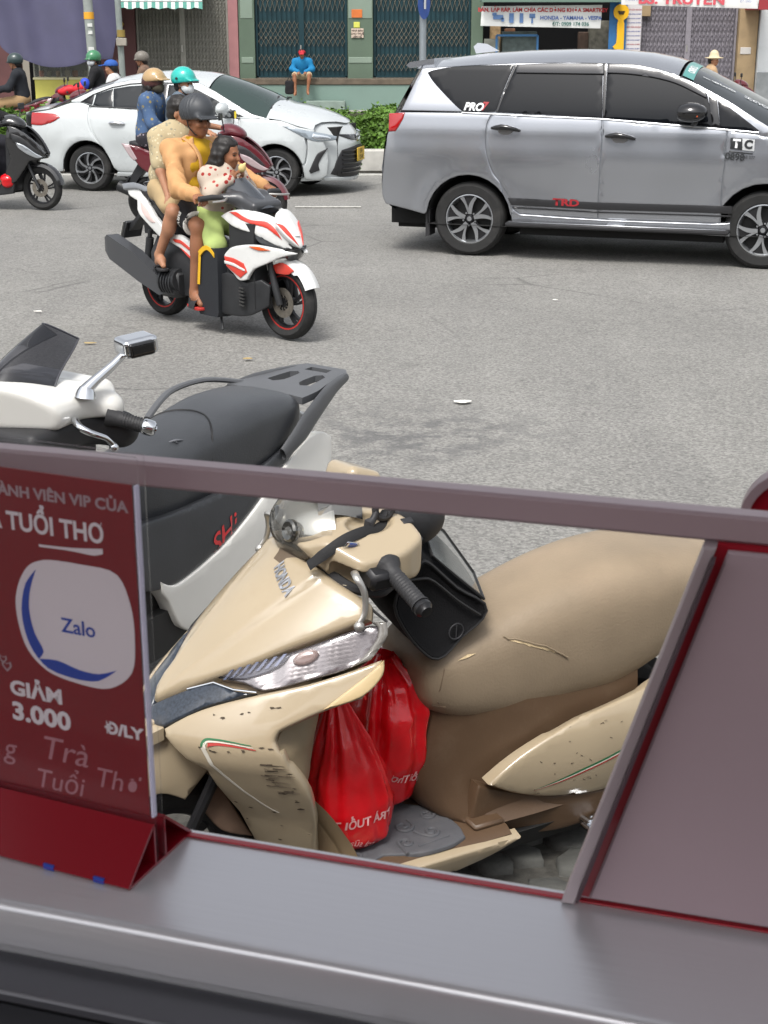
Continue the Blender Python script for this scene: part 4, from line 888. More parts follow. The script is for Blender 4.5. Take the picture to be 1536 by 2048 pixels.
lettering_on('TRD', .085, PM('decal_red', '#96242b', .4), mp, (0.955,0.533), -.02, fnr, .012, sx=1.5, bold=.003)
lettering_on('PRO', .095, PM('decal_white', '#d7d9da', .4), mp, (0.042,1.372), -.03, fnr, .010, shear=.25, bold=.004); lettering_on('7', .10, MATS['decal_red'], mp, (0.141,1.378), -.03, fnr, .010, shear=.25, bold=.004)
M_DKD = PM('decal_dark', '#26282a', .4)
tc = [(2.408,1.151),(2.512,1.147),(2.618,1.138),(2.621,1.039),(2.518,1.047),(2.411,1.056)]
C_.p('taxi_sticker', [tc[0], tc[1], tc[4], tc[5]], M_DKD, False, lift=.0095, thick=.003, bev=.001, sm=1); C_.p('taxi_sticker', [tc[1], tc[2], tc[3], tc[4]], PM('decal_grey', '#b7b9ba', .4), False, lift=.0095, thick=.003, bev=.001, sm=1)
lettering_on('T', .10, MATS['decal_white'], mp, (2.464,1.099), -.06, fnr, .013, bold=.006); lettering_on('C', .10, M_DKD, mp, (2.568,1.093), -.06, fnr, .013, bold=.006)
lettering_on('0898', .085, M_DKD, mp, (2.457,0.986), -.06, fnr, .012, bold=.002); lettering_on('448 077', .036, M_DKD, mp, (2.574,0.986), -.06, fnr, .012)
C_.p('sticker_bar', [(2.404,1.038),(2.612,1.023),(2.612,1.014),(2.405,1.027)], M_DKD, False, lift=.0095, thick=.003, bev=.0005, sm=1)
C_.p('body_shell', [(-.84,.50),(-.86,.8),(-.74,1.30),(-.1,1.325),(1.25,1.285),(2.37,1.21),(2.9,1.12),(3.3,1.0),(3.4,.5)]+a2[::-1]+[(2.3,.30),(.5,.32)]+a1[::-1]+[(-.42,.42)], lift=-.012, bev=0, sm=1, thick=.02)
# roof, windscreen, bonnet, tail, front
C_.top('roof', M_SILV, np.linspace(-.55, 1.9, 24), ZC, ZE)
b = MB(); b.loft([[(x, y*.60, z) for x, z in ((-.70,1.735),(-.66,1.765),(-.42,1.80),(-.42,1.74),(-.66,1.71))] for y in np.linspace(-1, 1, 7)]); b.build('spoiler', M_SILV, mp)
M_WSC = PM('windscreen', (.012,.016,.017), .03, spec=.5)
C_.top('windscreen', M_WSC, np.linspace(1.92, 2.90, 14), ZC, ZE, wk=.97, lift=-.004)
ws = MB()
V = []; 
for i, x in enumerate(np.linspace(1.93, 2.03, 4)):
    c, e = interp(ZC, x), interp(ZE, x); w = float(mpv_w(x, e))*.97
    for y in np.linspace(-.96, .1, 10): V.append((x, y*w, e+(c-e)*(1-abs(y)**2.2)+.003))
ws.add(V, [(i*10+j, i*10+j+1, (i+1)*10+j+1, (i+1)*10+j) for i in range(3) for j in range(9)]); ws.build('sun_strip', PM('sun_strip', '#4e8a86', .3), mp)
def ws_fn(u, v):
    c = np.interp(u, *np.array(ZC).T); e = np.interp(u, *np.array(ZE).T); w = mpv_w(u, e)*.97; y = np.asarray(v)/w
    return np.stack([u, v+0*u, e+(c-e)*(1-np.abs(y)**2.2)-.004], -1)
lettering_on('TURBO', .085, MATS['decal_white'], mp, (1.98, -.42), R(-90), ws_fn, .008, bold=.003)
for k, ch in enumerate('1950 HGD'): lettering_on(ch, .10, MATS['decal_white'], mp, (2.12+.075*k, -.52+.012*k), R(-90), ws_fn, .006)
C_.top('bonnet', M_SILV, np.linspace(2.94, 3.75, 10), ZC, ZE, crown=2.6)
re_ = [(.40,-.70),(.47,-.80),(.63,-.86),(.83,-.84),(1.10,-.81),(1.32,-.72),(1.38,-.69),(1.64,-.56),(1.745,-.50)]
b = MB(); b.grid(lambda z, y: (interp(re_, z)-.10*(1-abs(y)**2.5), y*float(mpv_w(interp(re_, z), z)), z), np.linspace(.40, 1.745, 20), np.linspace(-1, 1, 13)); b.build('tailgate', M_SILV, mp, sharp=60)
C_.p('tail_light', [(-0.784,1.304),(-0.622,1.315),(-0.636,1.256),(-0.705,1.143),(-0.78,1.136)], M_REDL, lift=.012, thick=.05, bev=.012, sm=2)
b = MB(); b.grid(lambda z, y: (3.74+.06*(1-abs(y)**2)-.25*max(0, z-.75), y*.56, z), np.linspace(.3, .95, 8), np.linspace(-1, 1, 9)); b.build('front_bumper', M_BPLAS, mp)
b = MB(); b.box((1.4, 0, .62), (4.5, 1.14, .75)); b.box((1.0, 0, 1.15), (3.1, 1.3, .5)); b.box((1.45, 0, .29), (1.9, 1.6, .16)); b.box((1.4,0,.27), (4.4,1.0,.14)); b.build('under_body', M_UNDER, mp, smooth=False)
b = MB(); b.loft([[(-.16-.02*0, y, 1.835), (.06, y, 1.86), (-.06, y*.4, 1.925), (-.15, y*.3, 1.935), (-.19, y*.5, 1.90)] for y in (-.03, .03)]); b.build('roof_fin', M_SILV, mp)
arms = [[(.2,4,.16),(.55,-1,.17),(.95,-12,.10)], [(.3,16,.07),(.62,20,.09),(.96,26,.17)]]
arms2 = [[(.2,8,.30),(.6,8,.28),(.98,8,.42)]]
for xc in (0.02, 2.745):
    for S in (-1, 1): car_wheel(mp, (xc, S*.775, .345), .345, .228, .215, S, arms, arms2, 5, rot=14 if xc < 1 else 40)

# ---------------------------------------------------------------- white saloon
sd = thing('saloon_car', 'white saloon car with smoked windows driving behind the motorbike riders', 'car', (-3.75, 20.84, 0), -13.1)
M_WHITE = PM('white_paint', '#b4b9ba', .28, coat=1.0, var=.02, vs=3)
D_ = Car(sd, sedan_w, M_WHITE)
SZC = [(-.86,1.0),(-.80,1.075),(-.5,1.13),(-.2,1.25),(.1,1.38),(.35,1.455),(.6,1.50),(.9,1.525),(1.2,1.53),(1.5,1.51),(1.72,1.47),(2.0,1.385),(2.3,1.275),(2.55,1.155),(2.62,1.12),(2.75,1.10),(3.05,1.04),(3.3,.95),(3.45,.84)]
SZE = [(-.86,.97),(-.80,1.01),(-.5,1.05),(-.2,1.16),(.1,1.29),(.35,1.37),(.6,1.42),(.9,1.445),(1.2,1.445),(1.45,1.42),(1.6,1.365),(1.8,1.275),(2.0,1.17),(2.2,1.07),(2.3,1.02),(2.5,.97),(2.75,.945),(3.05,.90),(3.2,.86),(3.45,.78)]
a1 = arch(0.04, .30, .36, 178, 2); a2 = arch(2.62, .30, .36, 178, 2)
D_.p('rear_quarter', [(-.78,1.0),(-.5,1.04),(-.2,1.13),(-.06,1.135),(.06,1.10),(.055,.95),(.10,.8),(.20,.645)] + a1[::-1][4:] + [(-.33,.25),(-.55,.25),(-.74,.32),(-.78,.5),(-.79,.70),(-.76,.86)])
e1 = D_.p('rear_door', [(.085,1.095),(1.12,1.045),(1.13,.7),(1.12,.27),(.47,.265),(.41,.31),(.345,.45),(.235,.63),(.13,.8),(.085,.95)])
e2 = D_.p('front_door', [(1.14,1.045),(2.13,.96),(2.15,.75),(2.13,.5),(2.09,.27),(1.14,.27),(1.15,.7)])
D_.p('front_fender', [(2.15,.96),(2.3,.965),(2.5,.955),(2.68,.946),(2.8,.912),(2.92,.868),(3.05,.842),(3.12,.825),(3.08,.74),(3.0,.725),(3.02,.60),(2.995,.42)] + a2[::-1][1:] + [(2.25,.29),(2.11,.29),(2.15,.5),(2.17,.75)])
D_.p('sill_panel', [(.44,.255),(2.24,.275),(2.24,.20),(.42,.20)], sm=1)
D_.p('front_bumper', [(3.03,.725),(3.12,.70),(3.22,.69),(3.27,.5),(3.25,.26),(3.15,.2),(2.99,.22),(2.975,.36),(3.01,.42),(3.035,.6)])
D_.p('window_surround', [(-.2,1.14),(-.05,1.14),(.1,1.10),(1.13,1.05),(2.14,.962),(2.3,.962),(2.54,.952)] + [(x, interp(SZE, x)) for x in (2.54,2.4,2.3,2.2,2.0,1.8,1.6,1.45,1.2,.9,.6,.35,.1,-.2)], sm=1, bev=.005)
D_.p('quarter_window', [(-0.046,1.142),(0.119,1.246),(0.101,1.107)], M_TINT, lift=.005, thick=.01, bev=.002, sm=1)
M_SMOKE = PM('smoked_glass', (.012,.015,.018), .04, spec=.35)
D_.p('rear_door_window', [(0.14,1.236),(0.258,1.273),(0.363,1.306),(0.394,1.076),(0.117,1.102)], M_SMOKE, lift=.005, thick=.01, bev=.002, sm=1)
D_.p('rear_door_window', [q for q in [(0.372,1.307),(0.582,1.34),(0.811,1.355)]] + [(1.07,1.36),(1.06,1.065)] + [(0.856,1.059),(0.403,1.075)], M_SMOKE, lift=.005, thick=.01, bev=.002, sm=1)
D_.p('front_door_window', [(1.12,1.36),(1.40,1.345),(1.56,1.29),(1.80,1.185),(2.02,1.07),(2.20,.985),(2.05,.985),(1.12,1.065)], M_SMOKE, lift=.005, thick=.01, bev=.002, sm=1)
D_.p('door_pillar', [(1.06,1.37),(1.13,1.37),(1.13,1.055),(1.05,1.06)], M_GLOSSB, lift=.0065, thick=.01, bev=.002, sm=1)
D_.p('tail_light', [(-.77,1.0),(-.60,1.0),(-.40,.985),(-.33,.945),(-.42,.89),(-.60,.84),(-.77,.845)], M_REDL, lift=.012, thick=.05, bev=.012, sm=3)
for hl in D_.p('headlight', [(2.715,0.88),(2.889,0.853),(3.055,0.819),(3.242,0.782),(3.376,0.745),(3.359,0.7),(3.242,0.692),(3.11,0.695),(3.002,0.735),(2.862,0.808)], PM('headlight_glass', '#8d979f', .05, metal=.3, coat=1.), lift=.010, thick=.03, bev=.008, sm=3):
    pass
D_.p('headlight_lamp', [(3.096,0.785),(3.268,0.753),(3.32,0.724),(3.242,0.703),(3.137,0.711),(3.083,0.743)], PM('lamp_bright', '#d5dbe0', .1, metal=.8), lift=.016, thick=.01, bev=.006, sm=3)
for S in (-1, 1):
    c = D_.pt(.48, .885, S); par = e1[0 if S < 0 else 1]
    b = MB(); b.tube([c+np.array([dx, S*dy, dz]) for dx, dy, dz in ((-.11,.012,.0),(-.07,.035,.006),(0,.04,.008),(.07,.033,.0),(.10,.012,-.006))], [.014,.02,.023,.02,.014], 8); b.build('handle', M_CHROME, par)
    c = D_.pt(1.40, .85, S); par = e2[0 if S < 0 else 1]
    b = MB(); b.tube([c+np.array([dx, S*dy, dz]) for dx, dy, dz in ((-.11,.012,.0),(-.07,.035,.006),(0,.04,.008),(.07,.033,.0),(.10,.012,-.006))], [.014,.02,.023,.02,.014], 8); b.build('handle', M_CHROME, par)
    m0 = D_.pt(2.02, 1.0, S)
    q = SDF((-.3,-.3,-.2), (.2,.3,.2), .014); q.ell((0,S*.03,.0), (.085,.15,.085), None, 0); q.half((-.05,0,0), (-1,0,0)); q.cap((.02,-S*.08,-.05), (.04,-S*.14,-.09), .025, .025, .02)
    o = q.build('door_mirror', M_WHITE, sd, (np.eye(3), m0+np.array([-.05, S*.15, .085])))
    b = MB(); b.tube([m0+np.array([.0+.0*k, S*(.10+.03*k), .045]) for k in range(4)], .014, 6); b.build('mirror_trim', M_GLOSSB, o)
    for xc in (0.04, 2.62):
        b = MB(); b.loft([[(x, S*y, z) for x, z in arch(xc, .30, .355, -10, 190, 14)] for y in (.46, .84)], caps=False); b.build('arch_liner', M_UNDER, sd)
for S in (-1, 1):
    b = MB(); b.tube([D_.pt(x, z, S, .008) for x, z in ((.06,1.09),(.55,1.075),(1.13,1.05),(1.7,1.0),(2.15,.97))], .007, 6); b.tube([D_.pt(x, z, S, .008) for x, z in ((-.06,1.14),(.1,1.235),(.35,1.325),(.6,1.37),(.9,1.39),(1.2,1.385),(1.42,1.36))], .007, 6); b.build('window_moulding', M_GLOSSB, sd)
D_.top('roof', M_WHITE, np.linspace(.35, 1.68, 16), SZC, SZE)
D_.top('boot_lid', M_WHITE, np.linspace(-.86, -.45, 8), SZC, SZE)
D_.top('rear_window', M_SMOKE, np.linspace(-.45, .35, 10), SZC, SZE)
M_WS2 = PM('green_windscreen', (.030,.048,.044), .035, spec=.55)
D_.top('windscreen', M_WS2, np.linspace(1.69, 2.56, 12), SZC, SZE, wk=.965, lift=-.004)
def bon(u, v):
    y = v*.78; x1 = max(float(sedan_fx(.741*v, .87))+.02, 3.10); x = 2.50+(x1-2.50)*u; c = np.interp(x, [2.5,2.62,2.8,3.0,3.15,3.3,3.37], [1.165,1.13,1.10,1.05,1.0,.93,.875]); e = np.interp(x, [2.5,2.68,2.8,2.92,3.05,3.2,3.35], [.968,.948,.912,.872,.84,.80,.77])
    return (x, v*(float(sedan_w(x, e))-.004), e+(c-e)*(1-abs(v)**2.6)+.004)
b = MB(); b.grid(bon, np.linspace(0, 1, 16), np.linspace(-1, 1, 17)); b.build('bonnet', M_WHITE, sd, sharp=70)
b = MB(); b.bar((2.50, -.60, 1.075), (2.44, -.05, 1.205), .022); b.bar((2.52, .08, 1.19), (2.44, .52, 1.165), .022); b.box((2.53, 0, 1.10), (.08, .9, .03)); b.build('wipers', M_BPLAS, sd)
D_.p('body_shell', [(-.80,.30),(-.79,.7),(-.76,1.0),(-.5,1.035),(-.2,1.13),(.1,1.09),(1.13,1.04),(2.14,.96),(2.68,.94),(2.9,.85),(3.0,.75),(3.0,.35)]+a2[::-1]+[(2.2,.22),(.5,.22)]+a1[::-1]+[(-.35,.28)], lift=-.012, bev=0, sm=1, thick=.02)
# front face
ffn = lambda u, v: np.stack([sedan_fx(u, v), np.asarray(u, float), np.asarray(v, float)], -1)
def ff(name, poly, mat, mir=False, **k):
    k2 = dict(thick=.03, bev=.006, res=.05, sharp=45); k2.update(k); o = [panel(name, poly, ffn, mat, sd, **k2)]
    if mir: o.append(panel(name, mirror_poly(poly), ffn, mat, sd, **k2))
    return o
b = MB(); b.grid(lambda z, y: (float(sedan_fx(y, z))-.014, y, z), np.linspace(.19, .90, 16), np.linspace(-.775, .775, 31)); b.build('nose', M_WHITE, sd, sharp=180)
ff('bumper_face', [(-.70,.88),(-.4,.93),(0,.95),(.4,.93),(.70,.88),(.72,.6),(.70,.3),(.6,.2),(0,.18),(-.6,.2),(-.70,.3),(-.72,.6)], M_WHITE)
ff('lower_grille', [(-.43,.565),(0,.615),(.43,.565),(.50,.44),(.55,.27),(.42,.225),(0,.21),(-.42,.225),(-.55,.27),(-.50,.44)], M_BPLAS, lift=.012)
for z in (.27,.325,.38,.435,.49,.54): ff('grille_slat', [(-.43,z),(.43,z),(.43,z+.018),(-.43,z+.018)], M_GLOSSB, lift=.028, thick=.02, sm=1, bev=.003)
ff('upper_grille', [(-.48,.765),(-.22,.745),(0,.74),(.22,.745),(.48,.765),(.25,.685),(0,.672),(-.25,.685)], M_GLOSSB, lift=.014)
ff('bumper_lip', [(-.62,.235),(0,.205),(.62,.235),(.60,.19),(0,.16),(-.60,.19)], M_WHITE, lift=.02)
D_.p('fog_recess', [(3.27,.60),(3.15,.54),(3.10,.45),(3.045,.32),(3.06,.29),(3.17,.33),(3.155,.40),(3.20,.50)], M_BPLAS, lift=.014, res=.03)
em = MB()
for c0, rx, rz in ((0,.085,.058),(0,.030,.056)): em.tube([(float(sedan_fx(rx*math.cos(a), .715))+.03, rx*math.cos(a), .715+rz*math.sin(a)) for a in np.linspace(0, 6.283, 25)[:-1]], .009, 6, closed=True)
em.tube([(float(sedan_fx(0, .73))+.035, .055*math.cos(a), .743+.024*math.sin(a)) for a in np.linspace(0, 6.283, 19)[:-1]], .008, 6, closed=True); em.build('badge', M_CHROME, sd)
b = MB(); b.box((3.535, 0, .49), (.012, .36, .17), b=.003); b.build('number_plate', PM('plate_yellow', '#c9a63a', .5), sd); 
for i, tx in enumerate(('51H', '123.45')): lettering(tx, .075, PM('plate_ink', '#4a3c1c', .6), sd, (3.543, 0, .525-.075*i), (0,1,0), (0,0,1), bold=.002)
b = MB(); b.grid(lambda z, y: (-.86+.06*(1-z)-.06*(1-abs(y)**2.5), y*float(sedan_w(-.80, z)), z), np.linspace(.28, 1.0, 12), np.linspace(-1, 1, 11)); b.build('rear_bumper', M_WHITE, sd)
b = MB(); b.box((1.35, 0, .55), (4.0, .98, .6)); b.box((1.0, 0, 1.0), (2.2, 1.16, .4)); b.box((1.33, 0, .25), (1.8, 1.5, .12)); b.build('under_body', M_UNDER, sd, smooth=False)
armsS = [[(.18,0,.13),(.5,-6,.11),(.97,-22,.14)]]; armsS2 = [[(.2,6,.22),(.6,2,.22),(.98,-12,.34)]]
for xc in (0.04, 2.62):
    for S in (-1, 1): car_wheel(sd, (xc, S*.735, .30), .30, .20, .19, S, armsS, armsS2, 7, rot=10 if xc < 1 else 33)
# ---------------------------------------------------------------- beige scooter in front of the counter
from mathutils.bvhtree import BVHTree
def bvh_of(o):
    me = o.data; return BVHTree.FromPolygons([v.co.copy() for v in me.vertices], [tuple(p.vertices) for p in me.polygons])
def drop(bv, x, z, lift=.002, S=1, y0=2.0):
    h = bv.ray_cast(Vector((x, S*y0, z)), Vector((0, -S, 0)))
    if h[0] is None:
        h = bv.find_nearest(Vector((x, S*.2, z))); n = h[1]
    else: n = h[1]
    if n.y*S < 0: n = -n
    return np.array(h[0]+n*lift)
def drop_text(txt, size, mat, parent, ob, c, ang, S=1, mirror=False, lift=.002, name='lettering', **kw):
    """lettering wrapped on the side of a part, read from that side"""
    me = text_mesh(txt, size, **kw); bm = bmesh.new(); bm.from_mesh(me); bmesh.ops.triangulate(bm, faces=bm.faces); bm.to_mesh(me); bm.free()
    bv = bvh_of(ob); ca, sa = math.cos(ang), math.sin(ang); fx = -S*(-1 if mirror else 1)
    for v in me.vertices:
        a, b = v.co.x*ca-v.co.y*sa, v.co.x*sa+v.co.y*ca; v.co = Vector(drop(bv, c[0]+fx*a, c[1]+b, lift, S))
    me.materials.clear(); me.materials.append(mat); return link(name, me, parent)
def drop_patch(name, poly, mat, parent, ob, S=1, lift=.002, res=.02):
    """thin print laid on the side of a part; outline in (x, z)"""
    bv = bvh_of(ob)
    def fn(u, v): return np.array([drop(bv, float(a), float(b), lift, S) for a, b in zip(np.atleast_1d(u), np.atleast_1d(v))])
    P = np.array(poly, float); n = len(P); Q = []
    for i in range(n):
        k = max(1, int(np.linalg.norm(P[(i+1) % n]-P[i])/res)); Q += [P[i]+(P[(i+1) % n]-P[i])*j/k for j in range(k)]
    r = delaunay_2d_cdt([Vector(map(float, q)) for q in Q], [], [list(range(len(Q)))], 1, 1e-6); V2 = np.array([list(q) for q in r[0]])
    return link(name, mesh_of(name, fn(V2[:,0], V2[:,1]), [list(q) for q in r[2]], mat), parent)
def sbar(w0, zt, zb, x, n=36, et=.5, eb=.62, dy=0.0, flare=0.0):
    out = []
    for k in range(n):
        a = 2*math.pi*k/n; c, s = math.cos(a), math.sin(a); zc = zb+(zt-zb)*.55
        y = w0*math.copysign(abs(c)**et, c); z = zc+((zt-zc)*abs(s)**eb if s > 0 else -(zc-zb)*abs(s)**.75)
        y *= 1+flare*(s if s > 0 else s*.6); out.append((x, y+dy, z))
    return out
def stations(tbl, nx):
    """smooth table of loft stations: first column is the position"""
    a = np.array(tbl, float); t = np.linspace(0, len(a)-1, nx); return [np.array([_cr(a[:,j], q) for j in range(a.shape[1])]) for q in t]
def _cr(c, t):
    i = int(min(max(math.floor(t), 0), len(c)-2)); f = t-i; p1, p2 = c[i], c[i+1]; p0 = c[i-1] if i > 0 else p1; p3 = c[i+2] if i+2 < len(c) else p2
    m1, m2 = (p2-p0)/2, (p3-p1)/2
    if (p1-p0)*(p2-p1) <= 0: m1 = 0
    if (p2-p1)*(p3-p2) <= 0: m2 = 0
    return p1*(2*f**3-3*f*f+1)+m1*(f**3-2*f*f+f)+p2*(-2*f**3+3*f*f)+m2*(f**3-f*f)
bs = thing('beige_scooter', 'worn beige scooter with torn taupe seat and grip, parked close in front of the counter', 'scooter', (-.555, 3.035, 0), 210, 3)
M_BEIGE = PM('beige_paint', '#a5967d', .30, coat=.7, var=.04, vs=5, dirt=.16, ds=7, dcol=(.24,.15,.07), bump=.03, bs=30)
M_SEAT = PM('taupe_vinyl', '#897a66', .50, var=.13, vs=6, bump=.28, bs=160, dirt=.30, ds=3.2, dcol=(.34,.25,.17), spec=.4)
M_BROWN = PM('brown_plastic', '#574433', .45, var=.13, vs=7, bump=.08, bs=120, dirt=.25, ds=6, dcol=(.22,.17,.12))
M_MAT = PM('floor_rubber', '#55565a', .65, var=.14, vs=20, bump=.2, bs=120, dirt=.35, ds=10, dcol=(.17,.15,.13))
M_TRIMD = PM('speckled_trim', '#2f3640', .35, coat=.4, var=.5, vs=160, dirt=.3, ds=9, dcol=(.16,.14,.12))
M_REFL = PM('reflector_silver', '#8b8789', .25, metal=.7, var=.12, vs=45)
M_SCUFF = PM('scuff_marks', '#4a4034', .9)
bfn = lambda u, v: np.stack([cowl_x(u, v), np.asarray(u, float), np.asarray(v, float)], -1)
def bp(name, poly, mat=M_BEIGE, mir=False, **k):
    k2 = dict(thick=.02, bev=.006, res=.018, sharp=45, parent=bs); k2.update(k); out = [panel(name, poly, bfn, mat, **k2)]
    if mir: out.append(panel(name, mirror_poly(poly), bfn, mat, **k2))
    return out
# inner solid that the skins sit on
def ye(z): return interp([(.25,.14),(.35,.195),(.5,.262),(.6,.262),(.64,.235),(.70,.255),(.8,.28)], z)
def inner(z, t):
    e = ye(z); a = abs(t); y = e*(1-(a<1)*0) if a >= 1 else (.13+(e-.13)*max(0, (a-.55)/.45) if a > .55 else .13*a/.55); xe = float(cowl_x(e, z))-.012; xi = min(-.345-.25*(z-.5)-.10*max(0,.45-z), xe-.02)
    f = max(0, (a-.55)/.45); return (xi+(xe-xi)*f**1.6, math.copysign(y, t), z)
b = MB(); b.grid(inner, np.linspace(.22, .80, 24), np.linspace(-1, 1, 31)); b.build('inner_panel', PM('inner_panel_tan', '#85765d', .5, var=.12, vs=6, dirt=.25, ds=7, dcol=(.25,.21,.16)), bs)
b = MB(); b.grid(lambda z, y: (float(cowl_x(y, z))-.045, y, z), np.linspace(.26, .83, 24), np.linspace(-.22, .22, 21)); b.grid(lambda z, y: (float(cowl_x(y, z))-.060, y*(1-.55*max(0,z-.6)), z), np.linspace(.26, .84, 24), np.linspace(-.235, .235, 21)); b.build('inner_shield', PM('inner_shield_brown', '#8d7a5f', .5, var=.12, vs=6, dirt=.3, ds=7, dcol=(.3,.25,.19)), bs)
half = [(.030,.684),(.052,.708),(.131,.766),(.178,.812),(.209,.840),(.233,.865),(.246,.876),(.228,.905),(.150,.938),(.096,.953),(.044,.958)]
cov = [(0,.660)]+half+[(0,.960)]+[(-a, c) for a, c in half[::-1]]
def crease(u, v, d):
    c = .012+.36*(v-.66); a = np.abs(u); return .016-.007*sstep(c-.006, c+.012, a)+.004*np.exp(-((a-c)/.010)**2)-.010*sstep(.10, .22, a)*0
fc = bp('front_cover', cov, lift=0, add=crease, thick=.03, bev=.014, sm=3, sharp=70, res=.012)[0]
# badge letters
e = sub('maker_badge', bs)
for i, ch in enumerate('HONDA'):
    lettering_on(ch, .0245, PM('badge_chrome', '#d9dadc', .18, metal=.9), e, (.026+.0168*i, .9275-.0067*i), -.38, bfn, .0195, bold=.0012, ext=.002, name='badge_letter', sx=.95)
lens = [(.096,.738),(.146,.741),(.187,.733),(.239,.763),(.268,.783),(.279,.805),(.274,.845),(.262,.866),(.250,.866),(.232,.852),(.183,.808),(.125,.764)]
def ribs(u, v, d): return (.0005*np.sin((u*.83+v*.55)*900)+.0006*np.sin((u*.4-v*.9)*700)+.0018*np.sin((u*.83+v*.55)*130))*(d > .006)
bp('signal_reflector', lens, M_REFL, True, lift=-.008, add=ribs, thick=.02, bev=.002, res=.0045, sm=3)
bp('signal_lens', lens, glassy('lens_clear', '#cfc6cc', .07, .02, 1.45), True, lift=.007, thick=.012, bev=.006, sm=3)
drl = [(.104,.741),(.128,.757),(.158,.783),(.181,.803),(.183,.786),(.172,.766),(.146,.747)]
bp('running_light', drl, PM('drl_dark', '#2b3040', .15, coat=.8, metal=.3), True, lift=-.001, thick=.008, bev=.003, sm=2)
for sgn in (1, -1):
    b = MB()
    for k in range(7):
        t = k/6; c = np.array([.112+.062*t, .747+.044*t]); P = [c+np.array([-.0022,.009]), c+np.array([.0022,.011]), c+np.array([.004,-.009-.004*t]), c+np.array([-.0005,-.011-.004*t])]
        panel('cell', [(sgn*q[0], q[1]) for q in P], bfn, None, None, .002, 0, .01, .0035, 1, mb=b)
    b.build('light_cells', PM('drl_cells', '#565c70', .2, metal=.6), bs, smooth=False)
bp('signal_bulb', [(.205+.016*math.cos(a), .800+.016*math.sin(a)) for a in np.linspace(0, 6.28, 13)[:-1]], PM('amber_bulb', '#8f7a74', .2, coat=.8), True, lift=.002, thick=.01, bev=.006, sm=1)
bp('lens_rim', [(.270,.785),(.286,.803),(.281,.850),(.266,.874),(.250,.872),(.262,.864),(.272,.845),(.275,.806)], PM('smoked_rim', '#77746f', .15, coat=.8), True, lift=.012, bev=.004)
trim = [(-.0,.652),(.02,.672),(.055,.702),(.100,.728),(.146,.724),(.182,.726),(.155,.708),(.118,.685),(.070,.632),(.037,.626),(0,.622)]
bp('nose_trim', trim, M_TRIMD, True, lift=.004, sm=2, sharp=60)
b = MB(); b.tube([bfn(np.array(u), np.array(v))+np.array([.007,0,0]) for u, v in ((.058,.706),(.10,.731),(.146,.728),(.184,.730))], .0022, 6); b.build('trim_line', M_CHROME, bs)
shield = [(.072,.629),(.118,.681),(.185,.724),(.239,.752),(.275,.780),(.298,.803),(.310,.770),(.312,.729),(.283,.703),(.254,.664),(.256,.645),(.274,.612),(.277,.51),(.250,.41),(.215,.300),(.208,.270),(.130,.262),(.100,.30),(.125,.42),(.150,.55)]
ls = bp('leg_shield', shield, M_BEIGE, True, lift=.004, thick=.028, bev=.007, sharp=32)
bp('shield_wing', [(.282,.706),(.310,.732),(.312,.775),(.300,.803),(.296,.770),(.288,.735)], PM('beige_wing', '#bba67e', .4, var=.08, vs=8, dirt=.2, ds=9), True, lift=.009, bev=.003)  # wing flap in a beige slightly lighter than the main panels
# scuffs and striping on the shield
b = MB(); gg = random.Random(4)
for k in range(26):
    u = gg.uniform(.245, .272); v = gg.uniform(.50, .60)-.0; L = gg.uniform(.006, .022); w = gg.uniform(.0005, .0013); dv = gg.uniform(-.002, .002)
    panel('s', [(u-L/2,v-w),(u+L/2,v-w+dv),(u+L/2,v+w+dv),(u-L/2,v+w)], bfn, None, None, .0008, 0, .02, .0058, 1, mb=b)
for k in range(46):
    t = gg.random(); u, v = [(.13+.15*t, .665+.075*t+gg.uniform(-.012,.006)), (.150+.11*t, .615+.01*t+gg.uniform(-.006,.006)), (.215+.07*t, .32+.28*t+gg.uniform(-.01,.01)), (gg.uniform(.13,.25), gg.uniform(.32,.68))][k % 4]
    r = gg.uniform(.0008, .003); panel('s', [(u+r*gg.uniform(.6,2.0)*math.cos(a), v+r*gg.uniform(.5,1)*math.sin(a)) for a in (0,1.2,2.4,3.6,4.8)], bfn, None, None, .0006, 0, .02, .0056, 1, mb=b)
b.build('scuffs', M_SCUFF, bs, smooth=False)['kind'] = 'stuff'
def stripe(cl, w0, w1, mat, par=None):
    P = spline(cl, 6); T = np.gradient(P, axis=0); T /= np.linalg.norm(T, axis=1)[:,None]; Nn = np.stack([-T[:,1], T[:,0]], 1); w = np.linspace(w0, w1, len(P))[:,None]
    return panel('stripe', np.concatenate([P+Nn*w/2, (P-Nn*w/2)[::-1]]), bfn, mat, bs, .0006, 0, .02, .0058, 1)
M_SW, M_SR, M_SG = PM('stripe_white', '#cfcabd', .5), PM('stripe_red', '#a5322b', .5), PM('stripe_green', '#2f6a45', .5)
C0 = [(0.233,0.631),(0.199,0.635),(0.177,0.635),(0.163,0.631),(0.165,0.619),(0.173,0.59),(0.181,0.547),(0.191,0.5),(0.203,0.449),(0.211,0.434)]
stripe(C0[:5], .0012, .007, M_SG); stripe([(a+.004, c-.004) for a, c in C0[:5]], .001, .005, M_SW); stripe([(a+.009, c-.008) for a, c in C0[:4]], .0012, .008, M_SR); stripe(C0[4:], .008, .002, M_SW)
